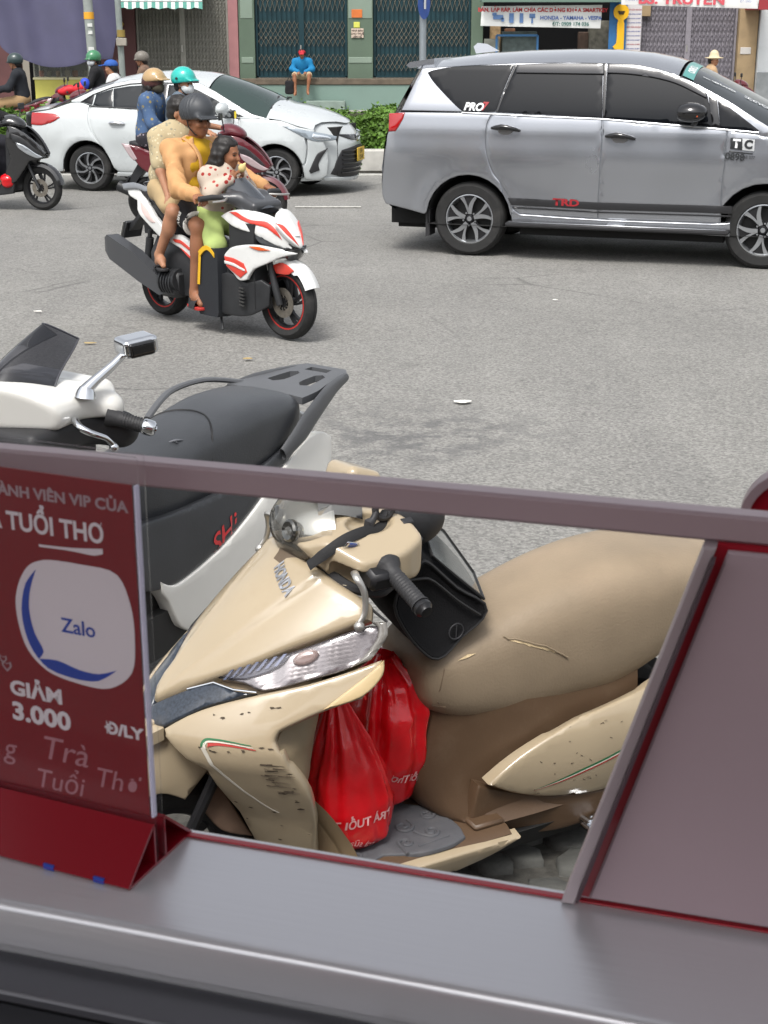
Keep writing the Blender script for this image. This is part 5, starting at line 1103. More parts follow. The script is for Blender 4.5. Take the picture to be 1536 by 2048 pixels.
# front mudguard, fork, wheel
def mud(u, v): return np.stack([u, .072+.0*u-.35*np.clip(v-.5, 0, 1)**1.2, v], -1)
for nm, poly, m in (('mudguard', [(.24,.36),(.2,.5),(.1,.60),(-.02,.64),(-.13,.50),(-.066,.432),(-.006,.465),(.08,.44),(.15,.36)], M_BEIGE), ('mudguard_tail', [(-.105,.405),(-.150,.45),(-.235,.285),(-.155,.325)], PM('dusty_brown', '#7c6656', .8, var=.25, vs=9))):
    for S in (1, -1): panel(nm, poly, (lambda u, v, S=S: mud(u, v)*np.array([1, S, 1])), m, bs, .02, .005, .03, flip=(S > 0))
b = MB(); b.loft([[(x, y, z) for x, z in [(.24,.36),(.2,.5),(.1,.60),(-.02,.63),(-.02,.60),(.1,.57),(.18,.48),(.22,.36)]] for y in (-.07, 0, .07)]); b.build('mudguard_top', M_BEIGE, bs)
b = MB()
for y in (.09, -.09): b.tube([(-.20,y,.62),(-.02,y*.9,.25)], .014, 8)
b.build('fork', M_BLACKM, bs)
def moto_wheel(t, c, Rw, r, w, mat_rim, n_arm=5, disc=0, arm=((.15,0,.16),(.6,0,.11),(.98,0,.17)), rimline=None, rot=0, twin=0):
    e = sub('wheel', t); e.location = c; h = w/2
    b = MB(); prof = [(r,-h*.55),(r+.012,-h*.75),(Rw-.035,-h),(Rw-.012,-h*.72),(Rw-.002,-h*.32),(Rw,-.004),(Rw-.004,-.002),(Rw-.004,.002),(Rw,.004),(Rw-.002,h*.32),(Rw-.012,h*.72),(Rw-.035,h),(r+.012,h*.75),(r,h*.55)]
    b.lathe(prof, 40, closed=True); b.build('tyre', M_RUB, e)
    b = MB(); b.lathe([(r+.004,-h*.6),(r-.012,-h*.58),(r-.022,-h*.2),(r-.022,h*.2),(r-.012,h*.58),(r+.004,h*.6)], 36, closed=True)
    b.lathe([(.0,-.045),(.032,-.045),(.036,-.02),(.036,.02),(.032,.045),(0,.045)], 16)
    for k in range(n_arm):
        for tw in ((-twin, twin) if twin else (0,)):
            P = blade([(q[0]*r, q[1]+tw+360*k/n_arm+rot, q[2]*r) for q in arm], 6); n = len(P)
            b.add([(p[0], .012, p[1]) for p in P]+[(p[0], -.012, p[1]) for p in P], [tuple(range(n)), tuple(range(2*n-1, n-1, -1))]+[(i, (i+1) % n, n+(i+1) % n, n+i) for i in range(n)])
    b.build('rim', mat_rim, e)
    if rimline:
        b = MB()
        for S in (-1, 1): b.lathe([(r+.006,S*h*.66),(r-.004,S*h*.66),(r-.004,S*h*.62),(r+.006,S*h*.62)], 36, closed=True)
        b.build('rim_tape', rimline, e)
    if disc:
        b = MB(); S = disc; b.lathe([(.055,S*.05),(.105,S*.05),(.105,S*.054),(.055,S*.054)], 30, closed=True)
        for k in range(10):
            a = 2*math.pi*k/10; b.bar((.035*math.cos(a), S*.048, .035*math.sin(a)), (.06*math.cos(a+.3), S*.052, .06*math.sin(a+.3)), .008, .004)
        b.build('brake_disc', PM('brake_steel', '#8b857c', .4, metal=.9, var=.2, vs=40), e)
    return e
moto_wheel(bs, (-.03, 0, .235), .235, .155, .09, M_BLACKM, 5)
moto_wheel(bs, (-1.33, 0, .235), .235, .155, .10, M_BLACKM, 5)
# floor: board, rubber mat with raised scrolls, beige lower trim
b = MB(); b.loft([[(x, y*.98 if abs(y) > .2 else y, z) for y, z in ((-.235,.165),(-.245,.205),(-.225,.218),(.225,.218),(.25,.205),(.24,.165))] for x in (-.30,-.5,-.7,-.86)]); b.build('floor_board', M_BROWN, bs)
def flat(z): return lambda u, v: np.stack([u, v, z+0*u], -1)
mat_o = [(-.33,-.2),(-.33,.20),(-.44,.225),(-.50,.205),(-.52,.20),(-.60,.235),(-.69,.238),(-.735,.225),(-.745,.19),(-.75,.08),(-.68,.03),(-.66,0),(-.68,-.03),(-.75,-.08),(-.74,-.2)]
panel('floor_mat', mat_o, flat(.224), M_MAT, bs, .008, .004, .03, sharp=30)
sc = MB()
def scroll(c, s, a0, turns=1.4, flip=1, tail=.025):
    P = []
    for k in range(26):
        t = k/25; a = a0+flip*turns*2*math.pi*t; r = s*(.18+.82*t); P.append((c[0]+r*math.cos(a), c[1]+r*math.sin(a), .2255))
    d = np.array(P[-1])-np.array(P[-2]); d /= np.linalg.norm(d)
    for k in range(1, 6): P.append(tuple(np.array(P[25])+d*tail*k/5+np.array([0, flip*.012*(k/5)**2, 0])))
    sc.tube(P, [.0048]*len(P), 6, flat=.8)
for c, s, a, f in (((-.62,.12),.026,1,1),((-.67,.17),.022,3,-1),((-.59,.185),.020,4,1),((-.70,.10),.018,0,1),((-.55,.10),.024,2,-1),((-.48,.12),.026,1,-1),((-.45,.18),.02,3,1),((-.58,.03),.02,0,1),((-.42,.08),.022,2,1)): scroll(c, s, a, flip=f)
for a, c_ in (((-.70,.205),(-.61,.21)),): sc.tube([(*a,.2252),((a[0]+c_[0])/2+.004,(a[1]+c_[1])/2,.2252),(*c_,.2252)], .003, 6, flat=.5)
sc.build('mat_scrolls', M_MAT, bs)
def trimfn(u, v): return np.stack([u, .245+.012*np.sin((v-.17)*30), v], -1)
for S in (1, -1): panel('floor_trim', [(-.36,.155),(-.36,.205),(-.60,.207),(-.78,.203),(-.88,.198),(-.80,.165),(-.66,.14),(-.5,.135)], (lambda u, v, S=S: trimfn(u, v)*np.array([1,S,1])), M_BEIGE, bs, .03, .005, .03, lift=.008, flip=(S > 0), sharp=60)
for S in (1,):
    b = MB(); b.box((-.815, .155, .224), (.09, .12, .016), b=.006); b.build('hatch_lid', M_BROWN, bs)
b = MB(); b.loft([[(x, y, z) for y, z in ((-.17,.10),(-.2,.165),(.2,.165),(.17,.10))] for x in (-.33,-.9,-1.45)]); b.loft([[(x, y, z) for y, z in ((-.12,.12),(-.09,.40),(.09,.40),(.12,.12))] for x in (-.8,-1.2,-1.55)]); b.build('engine_block', PM('engine_black', (.02,.02,.02), .7, var=.3, vs=15), bs)
# brown column under the seat nose
def colring(z, xf, w, wb): return [(xf,0,z),(xf-.004,w*.35,z),(xf-.022,w*.7,z),(xf-.06,w*.95,z),(xf-.13,w*1.08,z),(-.95,wb,z),(-1.3,wb,z),(-1.3,-wb,z),(-.95,-wb,z),(xf-.13,-w*1.08,z),(xf-.06,-w*.95,z),(xf-.022,-w*.7,z),(xf-.004,-w*.35,z)]
rings = [colring(*[float(q) for q in s]) for s in stations([(.215,-.720,.190,.21),(.235,-.695,.165,.20),(.28,-.672,.135,.19),(.33,-.662,.124,.178),(.39,-.672,.122,.168),(.45,-.688,.124,.160),(.53,-.695,.125,.15),(.60,-.68,.12,.14)], 16)]
b = MB(); b.loft(rings); b.build('seat_column', M_BROWN, bs, sharp=50)
seat_t = [(-.668,.630,.60,.05),(-.674,.652,.555,.095),(-.690,.672,.520,.120),(-.725,.692,.495,.136),(-.78,.702,.468,.146),(-.87,.722,.448,.153),(-.98,.760,.432,.160),(-1.10,.792,.436,.168),(-1.23,.812,.448,.174),(-1.36,.814,.50,.176),(-1.50,.800,.565,.165),(-1.63,.778,.62,.135),(-1.72,.755,.66,.09),(-1.75,.73,.69,.03)]
b = MB(); b.loft([sbar(float(w), float(zt), float(zb), float(x), 44, .52, .62, flare=-.06) for x, zt, zb, w in stations(seat_t, 60)]); seat = b.build('seat', M_SEAT, bs, sharp=60)
bv = bvh_of(seat)
M_FOAM = PM('torn_foam', '#c9b48f', .9, bump=.8, bs=200)
b = MB(); T0 = [(-.880,.690),(-.915,.678),(-.95,.664),(-.985,.650),(-1.02,.634),(-1.055,.612)]
P = spline(T0, 5); gg = random.Random(2); Pu = [(x, z+.0055*math.sin(math.pi*i/(len(P)-1))+gg.uniform(-.0018,.0018)) for i, (x, z) in enumerate(P)]; Pl = [(x, z-.0045*math.sin(math.pi*i/(len(P)-1))+gg.uniform(-.0018,.0018)) for i, (x, z) in enumerate(P)]
drop_patch('torn_foam', Pu+Pl[::-1], M_FOAM, bs, seat, 1, .0015)
b = MB(); b.tube([drop(bv, x, z, .002) for x, z in Pu], .0022, 5); b.build('torn_edge', M_SEAT, bs)
b = MB(); b.tube([drop(bv, x, z, .0006) for x, z in [(-.725,.690),(-.715,.64),(-.705,.59),(-.695,.54),(-.69,.50)]], .0018, 5); b.tube([drop(bv, x, z, .0006) for x, z in [(-.66,.53),(-.75,.497),(-.87,.478),(-.98,.462),(-1.1,.468)]], .0022, 5); b.build('seat_seam', PM('seam_dark', '#6e5d4b', .6), bs)
drop_patch('seat_rip', [(-.735,.700),(-.765,.708),(-.79,.704),(-.762,.699)], M_FOAM, bs, seat, 1, .003)
# side cover with flag stripe, lower brown cover, dark frame
def scfn(u, v): return np.stack([u, .176+.045*sstep(-.80, -1.15, u)+.028*np.sin(np.clip((v-.22)/.28, 0, 1)*math.pi)-.35*np.clip(v-.44, 0, 1)**1.15, v], -1)
scp = [(-.812,.333),(-.85,.365),(-.895,.395),(-.97,.432),(-1.065,.466),(-1.21,.486),(-1.33,.505),(-1.5,.545),(-1.68,.60),(-1.80,.63),(-1.78,.50),(-1.62,.38),(-1.45,.29),(-1.234,.240),(-1.068,.245),(-.953,.266),(-.877,.295)]
for S in (1, -1):
    o = panel('side_cover', scp, (lambda u, v, S=S: scfn(u, v)*np.array([1,S,1])), M_BEIGE, bs, .03, .008, .025, .004, flip=(S < 0) == False and S > 0, sharp=50)
    if S > 0: sc_o = o
for dz, m, w in ((.0045, M_SG, .006), (-.0005, M_SW, .0035), (-.0045, M_SR, .004)):
    cl = spline([(-.935,.288),(-1.0,.305),(-1.084,.331),(-1.18,.355),(-1.30,.386),(-1.45,.43),(-1.6,.49)], 5); wv = np.minimum(1, np.linspace(0, 4, len(cl)))*w/2; up_ = [(x, z+dz*min(1, i/8)+a) for i, ((x, z), a) in enumerate(zip(cl, wv))]; lo_ = [(x, z+dz*min(1, i/8)-a) for i, ((x, z), a) in enumerate(zip(cl, wv))]
    drop_patch('stripe', up_+lo_[::-1], m, bs, sc_o, 1, .0012)
gg = random.Random(9); b = MB(); bv2 = bvh_of(sc_o)
for k in range(34):
    x = gg.uniform(-1.35, -.9); z = gg.uniform(.27, .46); c = drop(bv2, x, z, .0012); r = gg.uniform(.0008, .0022); b.box(c, (r*gg.uniform(2, 7), .0006, r), rotx(gg.uniform(-1, 1))@roty(gg.uniform(-.8, .8)))
b.build('scuffs', M_SCUFF, bs, smooth=False)['kind'] = 'stuff'
def lwfn(u, v): return np.stack([u, .178+.05*sstep(-.8, -1.2, u)-.15*np.clip(.22-v, 0, 1), v], -1)
for S in (1, -1): panel('lower_cover', [(-.78,.225),(-.80,.322),(-.87,.290),(-.953,.262),(-1.068,.242),(-1.234,.236),(-1.4,.255),(-1.38,.18),(-1.22,.165),(-1.12,.142),(-1.02,.132),(-.93,.148),(-.86,.2)], (lambda u, v, S=S: lwfn(u, v)*np.array([1,S,1])), M_BROWN, bs, .03, .006, .03, flip=(S > 0))
b = MB(); b.box((-1.12, .245, .155), (.055, .05, .012), roty(.35), .003); 
for i in range(3):
    for j in range(3): b.box((-1.104-.017*i, .23+.014*j, .1625+.006*i), (.006, .004, .003), roty(.35))
b.tube([(-1.10,.16,.16),(-1.11,.24,.158)], .009, 8); b.build('foot_peg', M_CHROME, bs)
q = SDF((-1.95,-.25,.5), (-1.5,.25,.85), .012); q.ell((-1.7,0,.66), (.18,.17,.10), None, 0); q.build('tail', M_BEIGE, bs)
# handlebar cowl
q = SDF((-.68,-.26,.87), (-.29,.26,1.14), .0045)
q.box((-.478,0,.985), (.135,.205,.062), .026, None, 0)
for S in (1, -1):
    q.half((-.365,S*.105,1.0), (.80,S*.62,.10), .012); q.half((-.48,S*.150,1.022), (.05,S*.42,.9), .010); q.half((-.56,S*.20,1.0), (-.45,S*.9,.0), .012); q.half((-.45,S*.20,.94), (.1,S*.5,-.85), .012)
q.half((-.40,0,.945), (.75,0,-.65), .012); q.half((-.40,0,1.036), (.5,0,.85), .01)
q.ell((-.51,0,1.022), (.10,.11,.036), None, .02)
for S in (1, -1):
    q.box((-.462,S*.200,.945), (.070,.075,.026), .012, rotx(-S*.28), .005, 's'); q.ell((-.512,S*.1,1.042), (.055,.036,.024), None, .010, 's')
q.cap((-.70,-.16,1.05), (-.70,.16,1.05), .085, None, .01, 's')
cowl = q.build('handlebar_cowl', M_BEIGE, bs)
bvc = bvh_of(cowl)
def dropz(bv, x, y, lift=.002):
    h = bv.ray_cast(Vector((x, y, 2)), Vector((0, 0, -1))); 
    if h[0] is None: return np.array([x, y, 1.0])
    return np.array(h[0]+h[1]*(lift if h[1].z > 0 else -lift))
def dome(name, r, mat, az, el, ce=(-.472,-.012,1.008)):
    b = MB(); b.grid(lambda a, e: (ce[0]+r[0]*math.cos(e)*math.cos(a), ce[1]+r[1]*math.cos(e)*math.sin(a), ce[2]+r[2]*math.sin(e)), np.radians(np.linspace(*az, 40)), np.radians(np.linspace(*el, 26))); return b.build(name, mat, bs, sharp=180)
dome('headlight_glass', (.136,.150,.092), glassy('headlight_clear', '#d5d3cb', .10, .02, 1.5), (-75, 62), (-38, 78))
dome('headlight_bowl', (.122,.136,.080), PM('bowl_silver', '#b7b6ae', .16, metal=.9), (-80, 66), (-42, 80))
b = MB()
for y, r_ in ((-.055,.030),(.030,.026)): b.lathe([(r_,0),(r_,.012),(r_*.8,.016),(r_*.3,.010),(0,.012)], 18, (-.472+.118*math.cos(y*7), y, 1.025), (1,.0+y*5,.25))
b.build('headlight_lamps', PM('lamp_ring', '#6f6f6c', .12, metal=.9), bs)
b = MB(); b.grid(lambda u, v: (-.405-.105*u, (-.055+.110*v)*(1-.25*u)+.03*u, 1.104-.022*u-.010*(2*v-1)**2+.006*math.sin(u*3.14)), np.linspace(0, 1, 10), np.linspace(0, 1, 8)); b.grid(lambda u, v: (-.405-.105*u, (.055+.0*v)*(1-.25*u)+.03*u+.004*v, 1.094-.022*u+.006*math.sin(u*3.14)-.03*v), np.linspace(0, 1, 10), np.linspace(0, 1, 3)); b.build('chrome_brow', M_CHROME, bs)
q = SDF((-.72,-.26,.98), (-.45,.02,1.16), .006); q.box((-.585,-.118,1.050), (.048,.062,.050), .020, roty(-.35)@rotx(.12), 0); q.build('dash_hood', M_BEIGE, bs)
P = [(-.350,.120,.975)]+[tuple(dropz(bvc, x, y, .007)) for x, y in ((-.39,.136),(-.43,.138),(-.48,.130),(-.53,.112))]+[(-.60,.08,1.03),(-.63,.07,.98)]
b = MB(); b.tube(spline(P, 4), .0125, 8, flat=.2, up=(0,1,.9)); b.build('bag_strap', PM('strap_black', (.014,.014,.015), .75, bump=.3, bs=300), bs)
b = MB(); b.box(drop(bvc, -.437, 1.018, .002), (.036, .005, .024), rotx(-.55)@roty(-.35), .003); b.build('wing_badge', M_CHROME, bs)
b = MB(); b.box(drop(bvc, -.439, 1.017, .0055), (.022, .003, .012), rotx(-.55)@roty(-.35), .001); b.build('wing_badge_blue', PM('badge_blue', '#23489b', .3, coat=.6), bs)
b = MB(); b.box((-.605, .155, 1.01), (.022, .03, .014), rotx(-.4), .003); b.box((-.60,.12,1.035), (.03,.02,.016), rotx(-.4), .003); b.build('switches', M_BPLAS, bs)
b = MB(); b.box((-.485, .19, .962), (.075, .09, .045), rotx(-.28), .01); b.build('switch_housing', M_BLACKM, bs)
# grip, lever, stem, mirror on both sides; the far side mirrored
for S in (1, -1):
    b = MB(); a = np.array([-.505,.19,.975]); c = np.array([-.515,.345,.926]); D = c-a
    t = [(0,.030),(.06,.034),(.10,.030),(.18,.0195),(.28,.0185)]+[(x, .0185+(.0016 if i % 2 else 0)) for i, x in enumerate(np.linspace(.3,.86,22))]+[(.88,.022),(.90,.022)]
    b.tube([(a+D*k)*np.array([1,S,1]) for k, r in t], [r for k, r in t], 18); b.build('grip', PM('grip_rubber', (.028,.028,.03), .6, bump=.25, bs=120), bs)
    b = MB(); t = [(.90,.019),(.93,.021),(.98,.021),(1.02,.015),(1.05,.014),(1.055,.009)]; b.tube([(a+D*k)*np.array([1,S,1]) for k, r in t], [r for k, r in t], 18); b.build('bar_end', M_BLACKM, bs)
    L = spline([(-.425,.195,.972),(-.416,.222,.972),(-.424,.236,.950),(-.427,.242,.923),(-.422,.247,.895),(-.410,.249,.878)], 6); b = MB(); b.tube(L*np.array([1,S,1]), np.linspace(.0095,.0065,len(L)), 10, flat=.75); b.lathe([(0,-.0125),(.007,-.0105),(.012,-.004),(.0125,.0),(.012,.004),(.007,.0105),(0,.0125)], 14, np.array([-.408,.250,.870])*np.array([1,S,1]), (0,0,1)); b.build('brake_lever', PM('lever_alloy', '#b5b3ae', .35, metal=.8), bs)
    if S < 0: continue
    b = MB(); st_ = [(-.505,.1,.995),(-.510,.1,1.015),(-.515,.1,1.045),(-.523,.1,1.048),(-.533,.098,1.065)]
    b.tube([np.array(p)*np.array([1,S,1]) for p in st_], [.011,.012,.0125,.008,.0075], 12)
    ring = [np.array([-.553+.022*math.cos(x), .095, 1.068+.022*math.sin(x)])*np.array([1,S,1]) for x in np.linspace(0, 6.283, 19)[:-1]]; b.tube(ring, .0085, 8, closed=True)
    b.tube([np.array(p)*np.array([1,S,1]) for p in ((-.553,.095,1.056),(-.585,.08,1.035))], .010, 8); b.build('mirror_stem', M_BPLAS, bs)
    q = SDF((-.80,-.12,.93), (-.52,.16,1.17), .006); q.ell((-.665,.05,1.008), (.078,.045,.062), rotx(.15), 0); q.cap((-.60,.065,1.030), (-.65,.05,1.012), .03, .05, .03); q.half((0,.01,0), (0.1,-1,-.1), .01)
    V, Q_ = q.mesh(); V = V*np.array([1,S,1]); link('mirror_head', mesh_of('mirror_head', V, Q_ if S > 0 else Q_[:, ::-1], M_BPLAS, None, True, 180, False), bs)
b = MB(); b.tube([(-.40,0,.90),(-.44,0,.96),(-.47,0,1.0)], [.085,.07,.06], 18); b.build('steering_neck', PM('neck_brown', '#5e5040', .6, var=.2, vs=8), bs)
b = MB(); b.tube(spline([(-.40,.10,.95),(-.44,.16,.92),(-.50,.18,.905),(-.56,.14,.91)], 5), .012, 8); b.tube([(-.46,.215,.885),(-.485,.24,.86)], .003, 6); b.build('cables', M_BPLAS, bs)
# black bag hung behind the handlebar
bg = thing('black_bag', 'black zipped fabric bag with a clear top pocket hanging behind the beige handlebar', 'bag', (-.555, 3.035, 0), 210, 3)
M_BAG = PM('black_fabric', (.008,.008,.009), .9, bump=.5, bs=220, spec=.25)
fr = [(-.565,.840),(-.590,.905),(-.640,.938),(-.655,.930),(-.735,.852),(-.822,.776),(-.755,.722),(-.690,.678),(-.632,.722)]
far = [(-.60,.86),(-.66,.96),(-.715,.975),(-.735,.965),(-.83,.885),(-.955,.715),(-.88,.66),(-.78,.62),(-.68,.70)]
b = MB(); A_ = spline(fr, 4, True, 100); B_ = spline(far, 4, True, 100); cen = A_.mean(0); cenB = B_.mean(0)
rg = lambda P, y, s, c: [(c[0]+(p[0]-c[0])*s, y, c[1]+(p[1]-c[1])*s) for p in P]
b.loft([rg(A_, .132, .86, cen), rg(A_, .140, .955, cen), rg(A_, .130, 1.0, cen), rg(A_*.5+B_*.5, 0, 1.02, (cen+cenB)/2), rg(B_, -.13, 1.0, cenB), rg(B_, -.145, .9, cenB)]); b.build('bag_body', M_BAG, bg, sharp=45)
M_PIPE = PM('bag_piping', (.02,.02,.021), .6)
b = MB(); b.tube([(p[0], .136, p[1]) for p in A_], .0042, 6, closed=True); b.tube(spline([(-.600,.141,.900),(-.650,.142,.895),(-.735,.142,.822),(-.800,.142,.772)], 4), .0035, 6); b.build('bag_piping', M_PIPE, bg)
b = MB(); V = [(-.670,.112,.928),(-.740,.112,.864),(-.822,.110,.790),(-.925,-.09,.762),(-.835,-.10,.888),(-.755,-.10,.955)]; n_ = unit(np.cross(np.array(V[1])-V[0], np.array(V[5])-V[0])); n_ = n_ if n_[2] > 0 else -n_
b.add([np.array(p)+n_*.010 for p in V], [(0,1,4,5),(1,2,3,4)]); b.build('clear_pocket', glassy('clear_pvc', '#8f9593', .45, .12, 1.4), bg)
b = MB(); b.tube([np.array(p)+n_*.010 for p in V], .004, 6, closed=True); b.build('pocket_binding', M_PIPE, bg)
b = MB(); b.tube([(-.735+.020*math.cos(a), .1415, .742+.020*math.sin(a)) for a in np.linspace(0, 6.283, 21)[:-1]], .0016, 5, closed=True); b.tube([(-.735,.1415,.725),(-.735,.1415,.758)], .0014, 5); b.build('stitched_mark', PM('mark_grey', '#3a3a3d', .6), bg)
# red carrier bags on the floor
M_REDBAG = PM('red_film', '#cf0f1b', .22, coat=.4, var=.12, vs=18, bump=.6, bs=34, spec=.6)
M_REDBAG.node_tree.nodes['Principled BSDF'].inputs['Subsurface Weight'].default_value = .35; M_REDBAG.node_tree.nodes['Principled BSDF'].inputs['Subsurface Radius'].default_value = (.05,.01,.008); M_REDBAG.node_tree.nodes['Principled BSDF'].inputs['Subsurface Scale'].default_value = 1.0
def poly_bag(name, label, c, H, prof, seed, lean=(0, 0), folds=9, knot=True):
    g = np.random.default_rng(seed); ph = g.uniform(0, 6.28, 4); t = thing(name, label, 'bag', (-.555, 3.035, 0), 210, 3, 'red carrier bags on the scooter floor'); b = MB(); rings = []; n = 110
    for s in np.linspace(0, 1, 56):
        rx, ry = interp([(p[0], p[1]) for p in prof], s), interp([(p[0], p[2]) for p in prof], s); a_ = .03+.20*s**1.5; ring = []
        for k in range(n):
            th = 2*math.pi*k/n; f = 1+.022*(1-abs(math.sin(3.5*th+7*s+ph[0])))**4+.020*(1-abs(math.sin(2.5*th-11*s+ph[1])))**5-.025*(1-abs(math.sin(4.5*th+5*s+ph[3])))**4+a_*(.5*math.sin(folds*th+ph[0]+1.2*s)+.35*math.sin((folds*2-3)*th+ph[1]-2*s)+.25*math.sin(3*th+ph[2]))+.025*math.sin(5*th+14*s+ph[3])
            cc, ss = math.cos(th), math.sin(th); e_ = .72; ring.append((c[0]+lean[0]*s+rx*f*math.copysign(abs(cc)**e_, cc), c[1]+lean[1]*s+ry*f*math.copysign(abs(ss)**e_, ss), c[2]+H*s+.008*math.sin(3*th+ph[1])*s))
        rings.append(ring)
    b.loft(rings); o = b.build('film', M_REDBAG, t, sharp=50)
    if knot:
        k_ = MB(); top = np.array([c[0]+lean[0], c[1]+lean[1], c[2]+H])
        for a in (.4, 2.3): k_.tube(spline([top, top+np.array([.03*math.cos(a),.03*math.sin(a),.035]), top+np.array([.055*math.cos(a),.055*math.sin(a),.045]), top+np.array([.075*math.cos(a),.07*math.sin(a),.015])], 4), np.linspace(.014,.006,13), 8, flat=.5)
        k_.build('handles', M_REDBAG, t)
    return t, o
t1, o1 = poly_bag('red_carrier_bag', 'front red plastic carrier bag with white lettering standing behind the beige leg shield', (-.478,.105,.228), .375, [(0,.062,.055),(.06,.098,.075),(.3,.112,.082),(.5,.098,.075),(.75,.062,.055),(.93,.034,.030),(1,.022,.020)], 3, (.035,-.02))
t2, o2 = poly_bag('red_carrier_bag', 'rounder red plastic carrier bag leaning on the brown column behind the front one', (-.628,-.01,.235), .40, [(0,.05,.05),(.08,.075,.085),(.35,.092,.11),(.68,.092,.11),(.86,.068,.08),(.95,.035,.04),(1,.02,.02)], 8, (-.005,-.01), 8, False)
M_BPRINT = PM('bag_print', '#d9a0a0', .5)
drop_text('TRÀ TUỔI THƠ', .030, M_BPRINT, t1, o1, (-.452,.318), .05, 1, True, .0025, bold=.0008); drop_text('THƠ', .045, M_BPRINT, t1, o1, (-.437,.325), .05, 1, True, .003, bold=.001) if False else None
drop_text('trà sữa', .024, M_BPRINT, t1, o1, (-.47,.258), .3, 1, True, .0025); drop_text('Tuổi Thơ', .030, M_BPRINT, t2, o2, (-.655,.335), .3, 1, True, .0025, bold=.0006)
# ---------------------------------------------------------------- white scooter parked behind it
ws_ = thing('white_scooter', 'white scooter with black seat, grey carrier rack and smoked windscreen parked behind the beige one', 'scooter', (-.97, 4.36, 0), 240, 2)
M_WHS = PM('scooter_white', '#d3d2cd', .3, coat=.7, var=.03, vs=5, dirt=.1, ds=6, dcol=(.4,.37,.33))
M_BSEAT = PM('black_vinyl', (.042,.045,.050), .40, var=.15, vs=7, bump=.25, bs=180)
M_RACK = PM('rack_grey', (.085,.088,.094), .45, var=.12, vs=9, bump=.1, bs=150)
seat_w = [(.00,.70,.62,.05),(-.05,.74,.58,.10),(-.15,.778,.56,.130),(-.30,.800,.55,.145),(-.45,.834,.55,.152),(-.58,.857,.56,.162),(-.77,.874,.60,.175),(-.95,.864,.65,.170),(-1.05,.840,.70,.135),(-1.105,.80,.73,.07)]
b = MB(); b.loft([sbar(float(w), float(zt), float(zb), float(x), 40, .55, .6) for x, zt, zb, w in stations(seat_w, 46)]); sw = b.build('seat', M_BSEAT, ws_, sharp=60)
bvw = bvh_of(sw)
def dz_(x, y, l=.001):
    h = bvw.ray_cast(Vector((x, y, 2)), Vector((0, 0, -1))); return np.array(h[0]+h[1]*l) if h[0] is not None else None
b = MB(); P = [dz_(-.50-.10*(1-(y/.15)**2), y) for y in np.linspace(-.14, .14, 17)]; P = [p for p in P if p is not None]+[drop(bvw, -.49, z, .001) for z in (.72,.66,.60)]; b.tube(P, .0035, 6); b.build('seat_seam', PM('seam_black', (.008,.008,.009), .5), ws_)
b = MB(); c = dz_(-.39, .085, .002); b.tube([c+np.array([.02,-.012,.003]), c+np.array([0,0,.006]), c+np.array([-.022,.012,.003])], [.002,.006,.002], 6, flat=.5); b.tube([c+np.array([.012,.014,.003]), c, c+np.array([-.01,-.016,.003])], [.002,.004,.002], 6, flat=.5); b.build('seat_emblem', PM('emblem_pewter', '#77787c', .4, metal=.7), ws_)
def wside(u, v): return np.stack([u, .150+.035*sstep(.75, .45, v)+.02*sstep(-.3, -.8, u), v], -1)
bsp = [(.02,.62),(-.04,.50),(-.095,.415),(-.24,.392),(-.36,.41),(-.50,.455),(-.63,.515),(-.76,.58),(-.90,.645),(-.98,.70),(-.93,.70),(-.77,.66),(-.58,.63),(-.3,.62),(-.1,.63)]
wp = [(-.165,.425),(-.205,.400),(-.248,.388),(-.36,.405),(-.50,.448),(-.63,.508),(-.76,.573),(-.90,.638),(-1.0,.68),(-1.07,.695),(-1.14,.69),(-1.19,.66),(-1.18,.60),(-1.12,.50),(-1.01,.41),(-.866,.33),(-.726,.27),(-.5,.215),(-.32,.195),(-.262,.235),(-.20,.345),(-.172,.385)]
for S in (1, -1):
    o = panel('black_side', bsp, (lambda u, v, S=S: wside(u, v)*np.array([1,S,1])), PM('satin_black', (.034,.036,.040), .38, var=.1, vs=8, bump=.1, bs=150), ws_, .05, .008, .04, .004, flip=(S > 0), sharp=60)
    panel('white_side', wp, (lambda u, v, S=S: wside(u, v)*np.array([1,S,1])), M_WHS, ws_, .05, .006, .04, .010, flip=(S > 0), sharp=28)
    if S > 0: bso = o
lg = drop_text('SHi', .096, PM('logo_red', '#c5252a', .3, coat=.5), ws_, bso, (-.500,.478), .42, 1, False, .003, shear=.35, bold=.001, sx=1.1)
b = MB(); b.loft([[(x, y, z) for y, z in ((-.13,.2),(-.14,.6),(.14,.6),(.13,.2))] for x in (.0,-.4,-1.0)]); b.loft([[(x, y, z) for y, z in ((-.16,.14),(-.17,.30),(.17,.30),(.16,.14))] for x in (.34,.1,-.5,-.95)]); b.build('frame_block', MATS['engine_black'], ws_)
q = SDF((-1.45,-.2,.55), (-1.0,.2,.85), .012); q.ell((-1.12,0,.69), (.14,.13,.06), None, 0); q.build('tail', M_WHS, ws_)
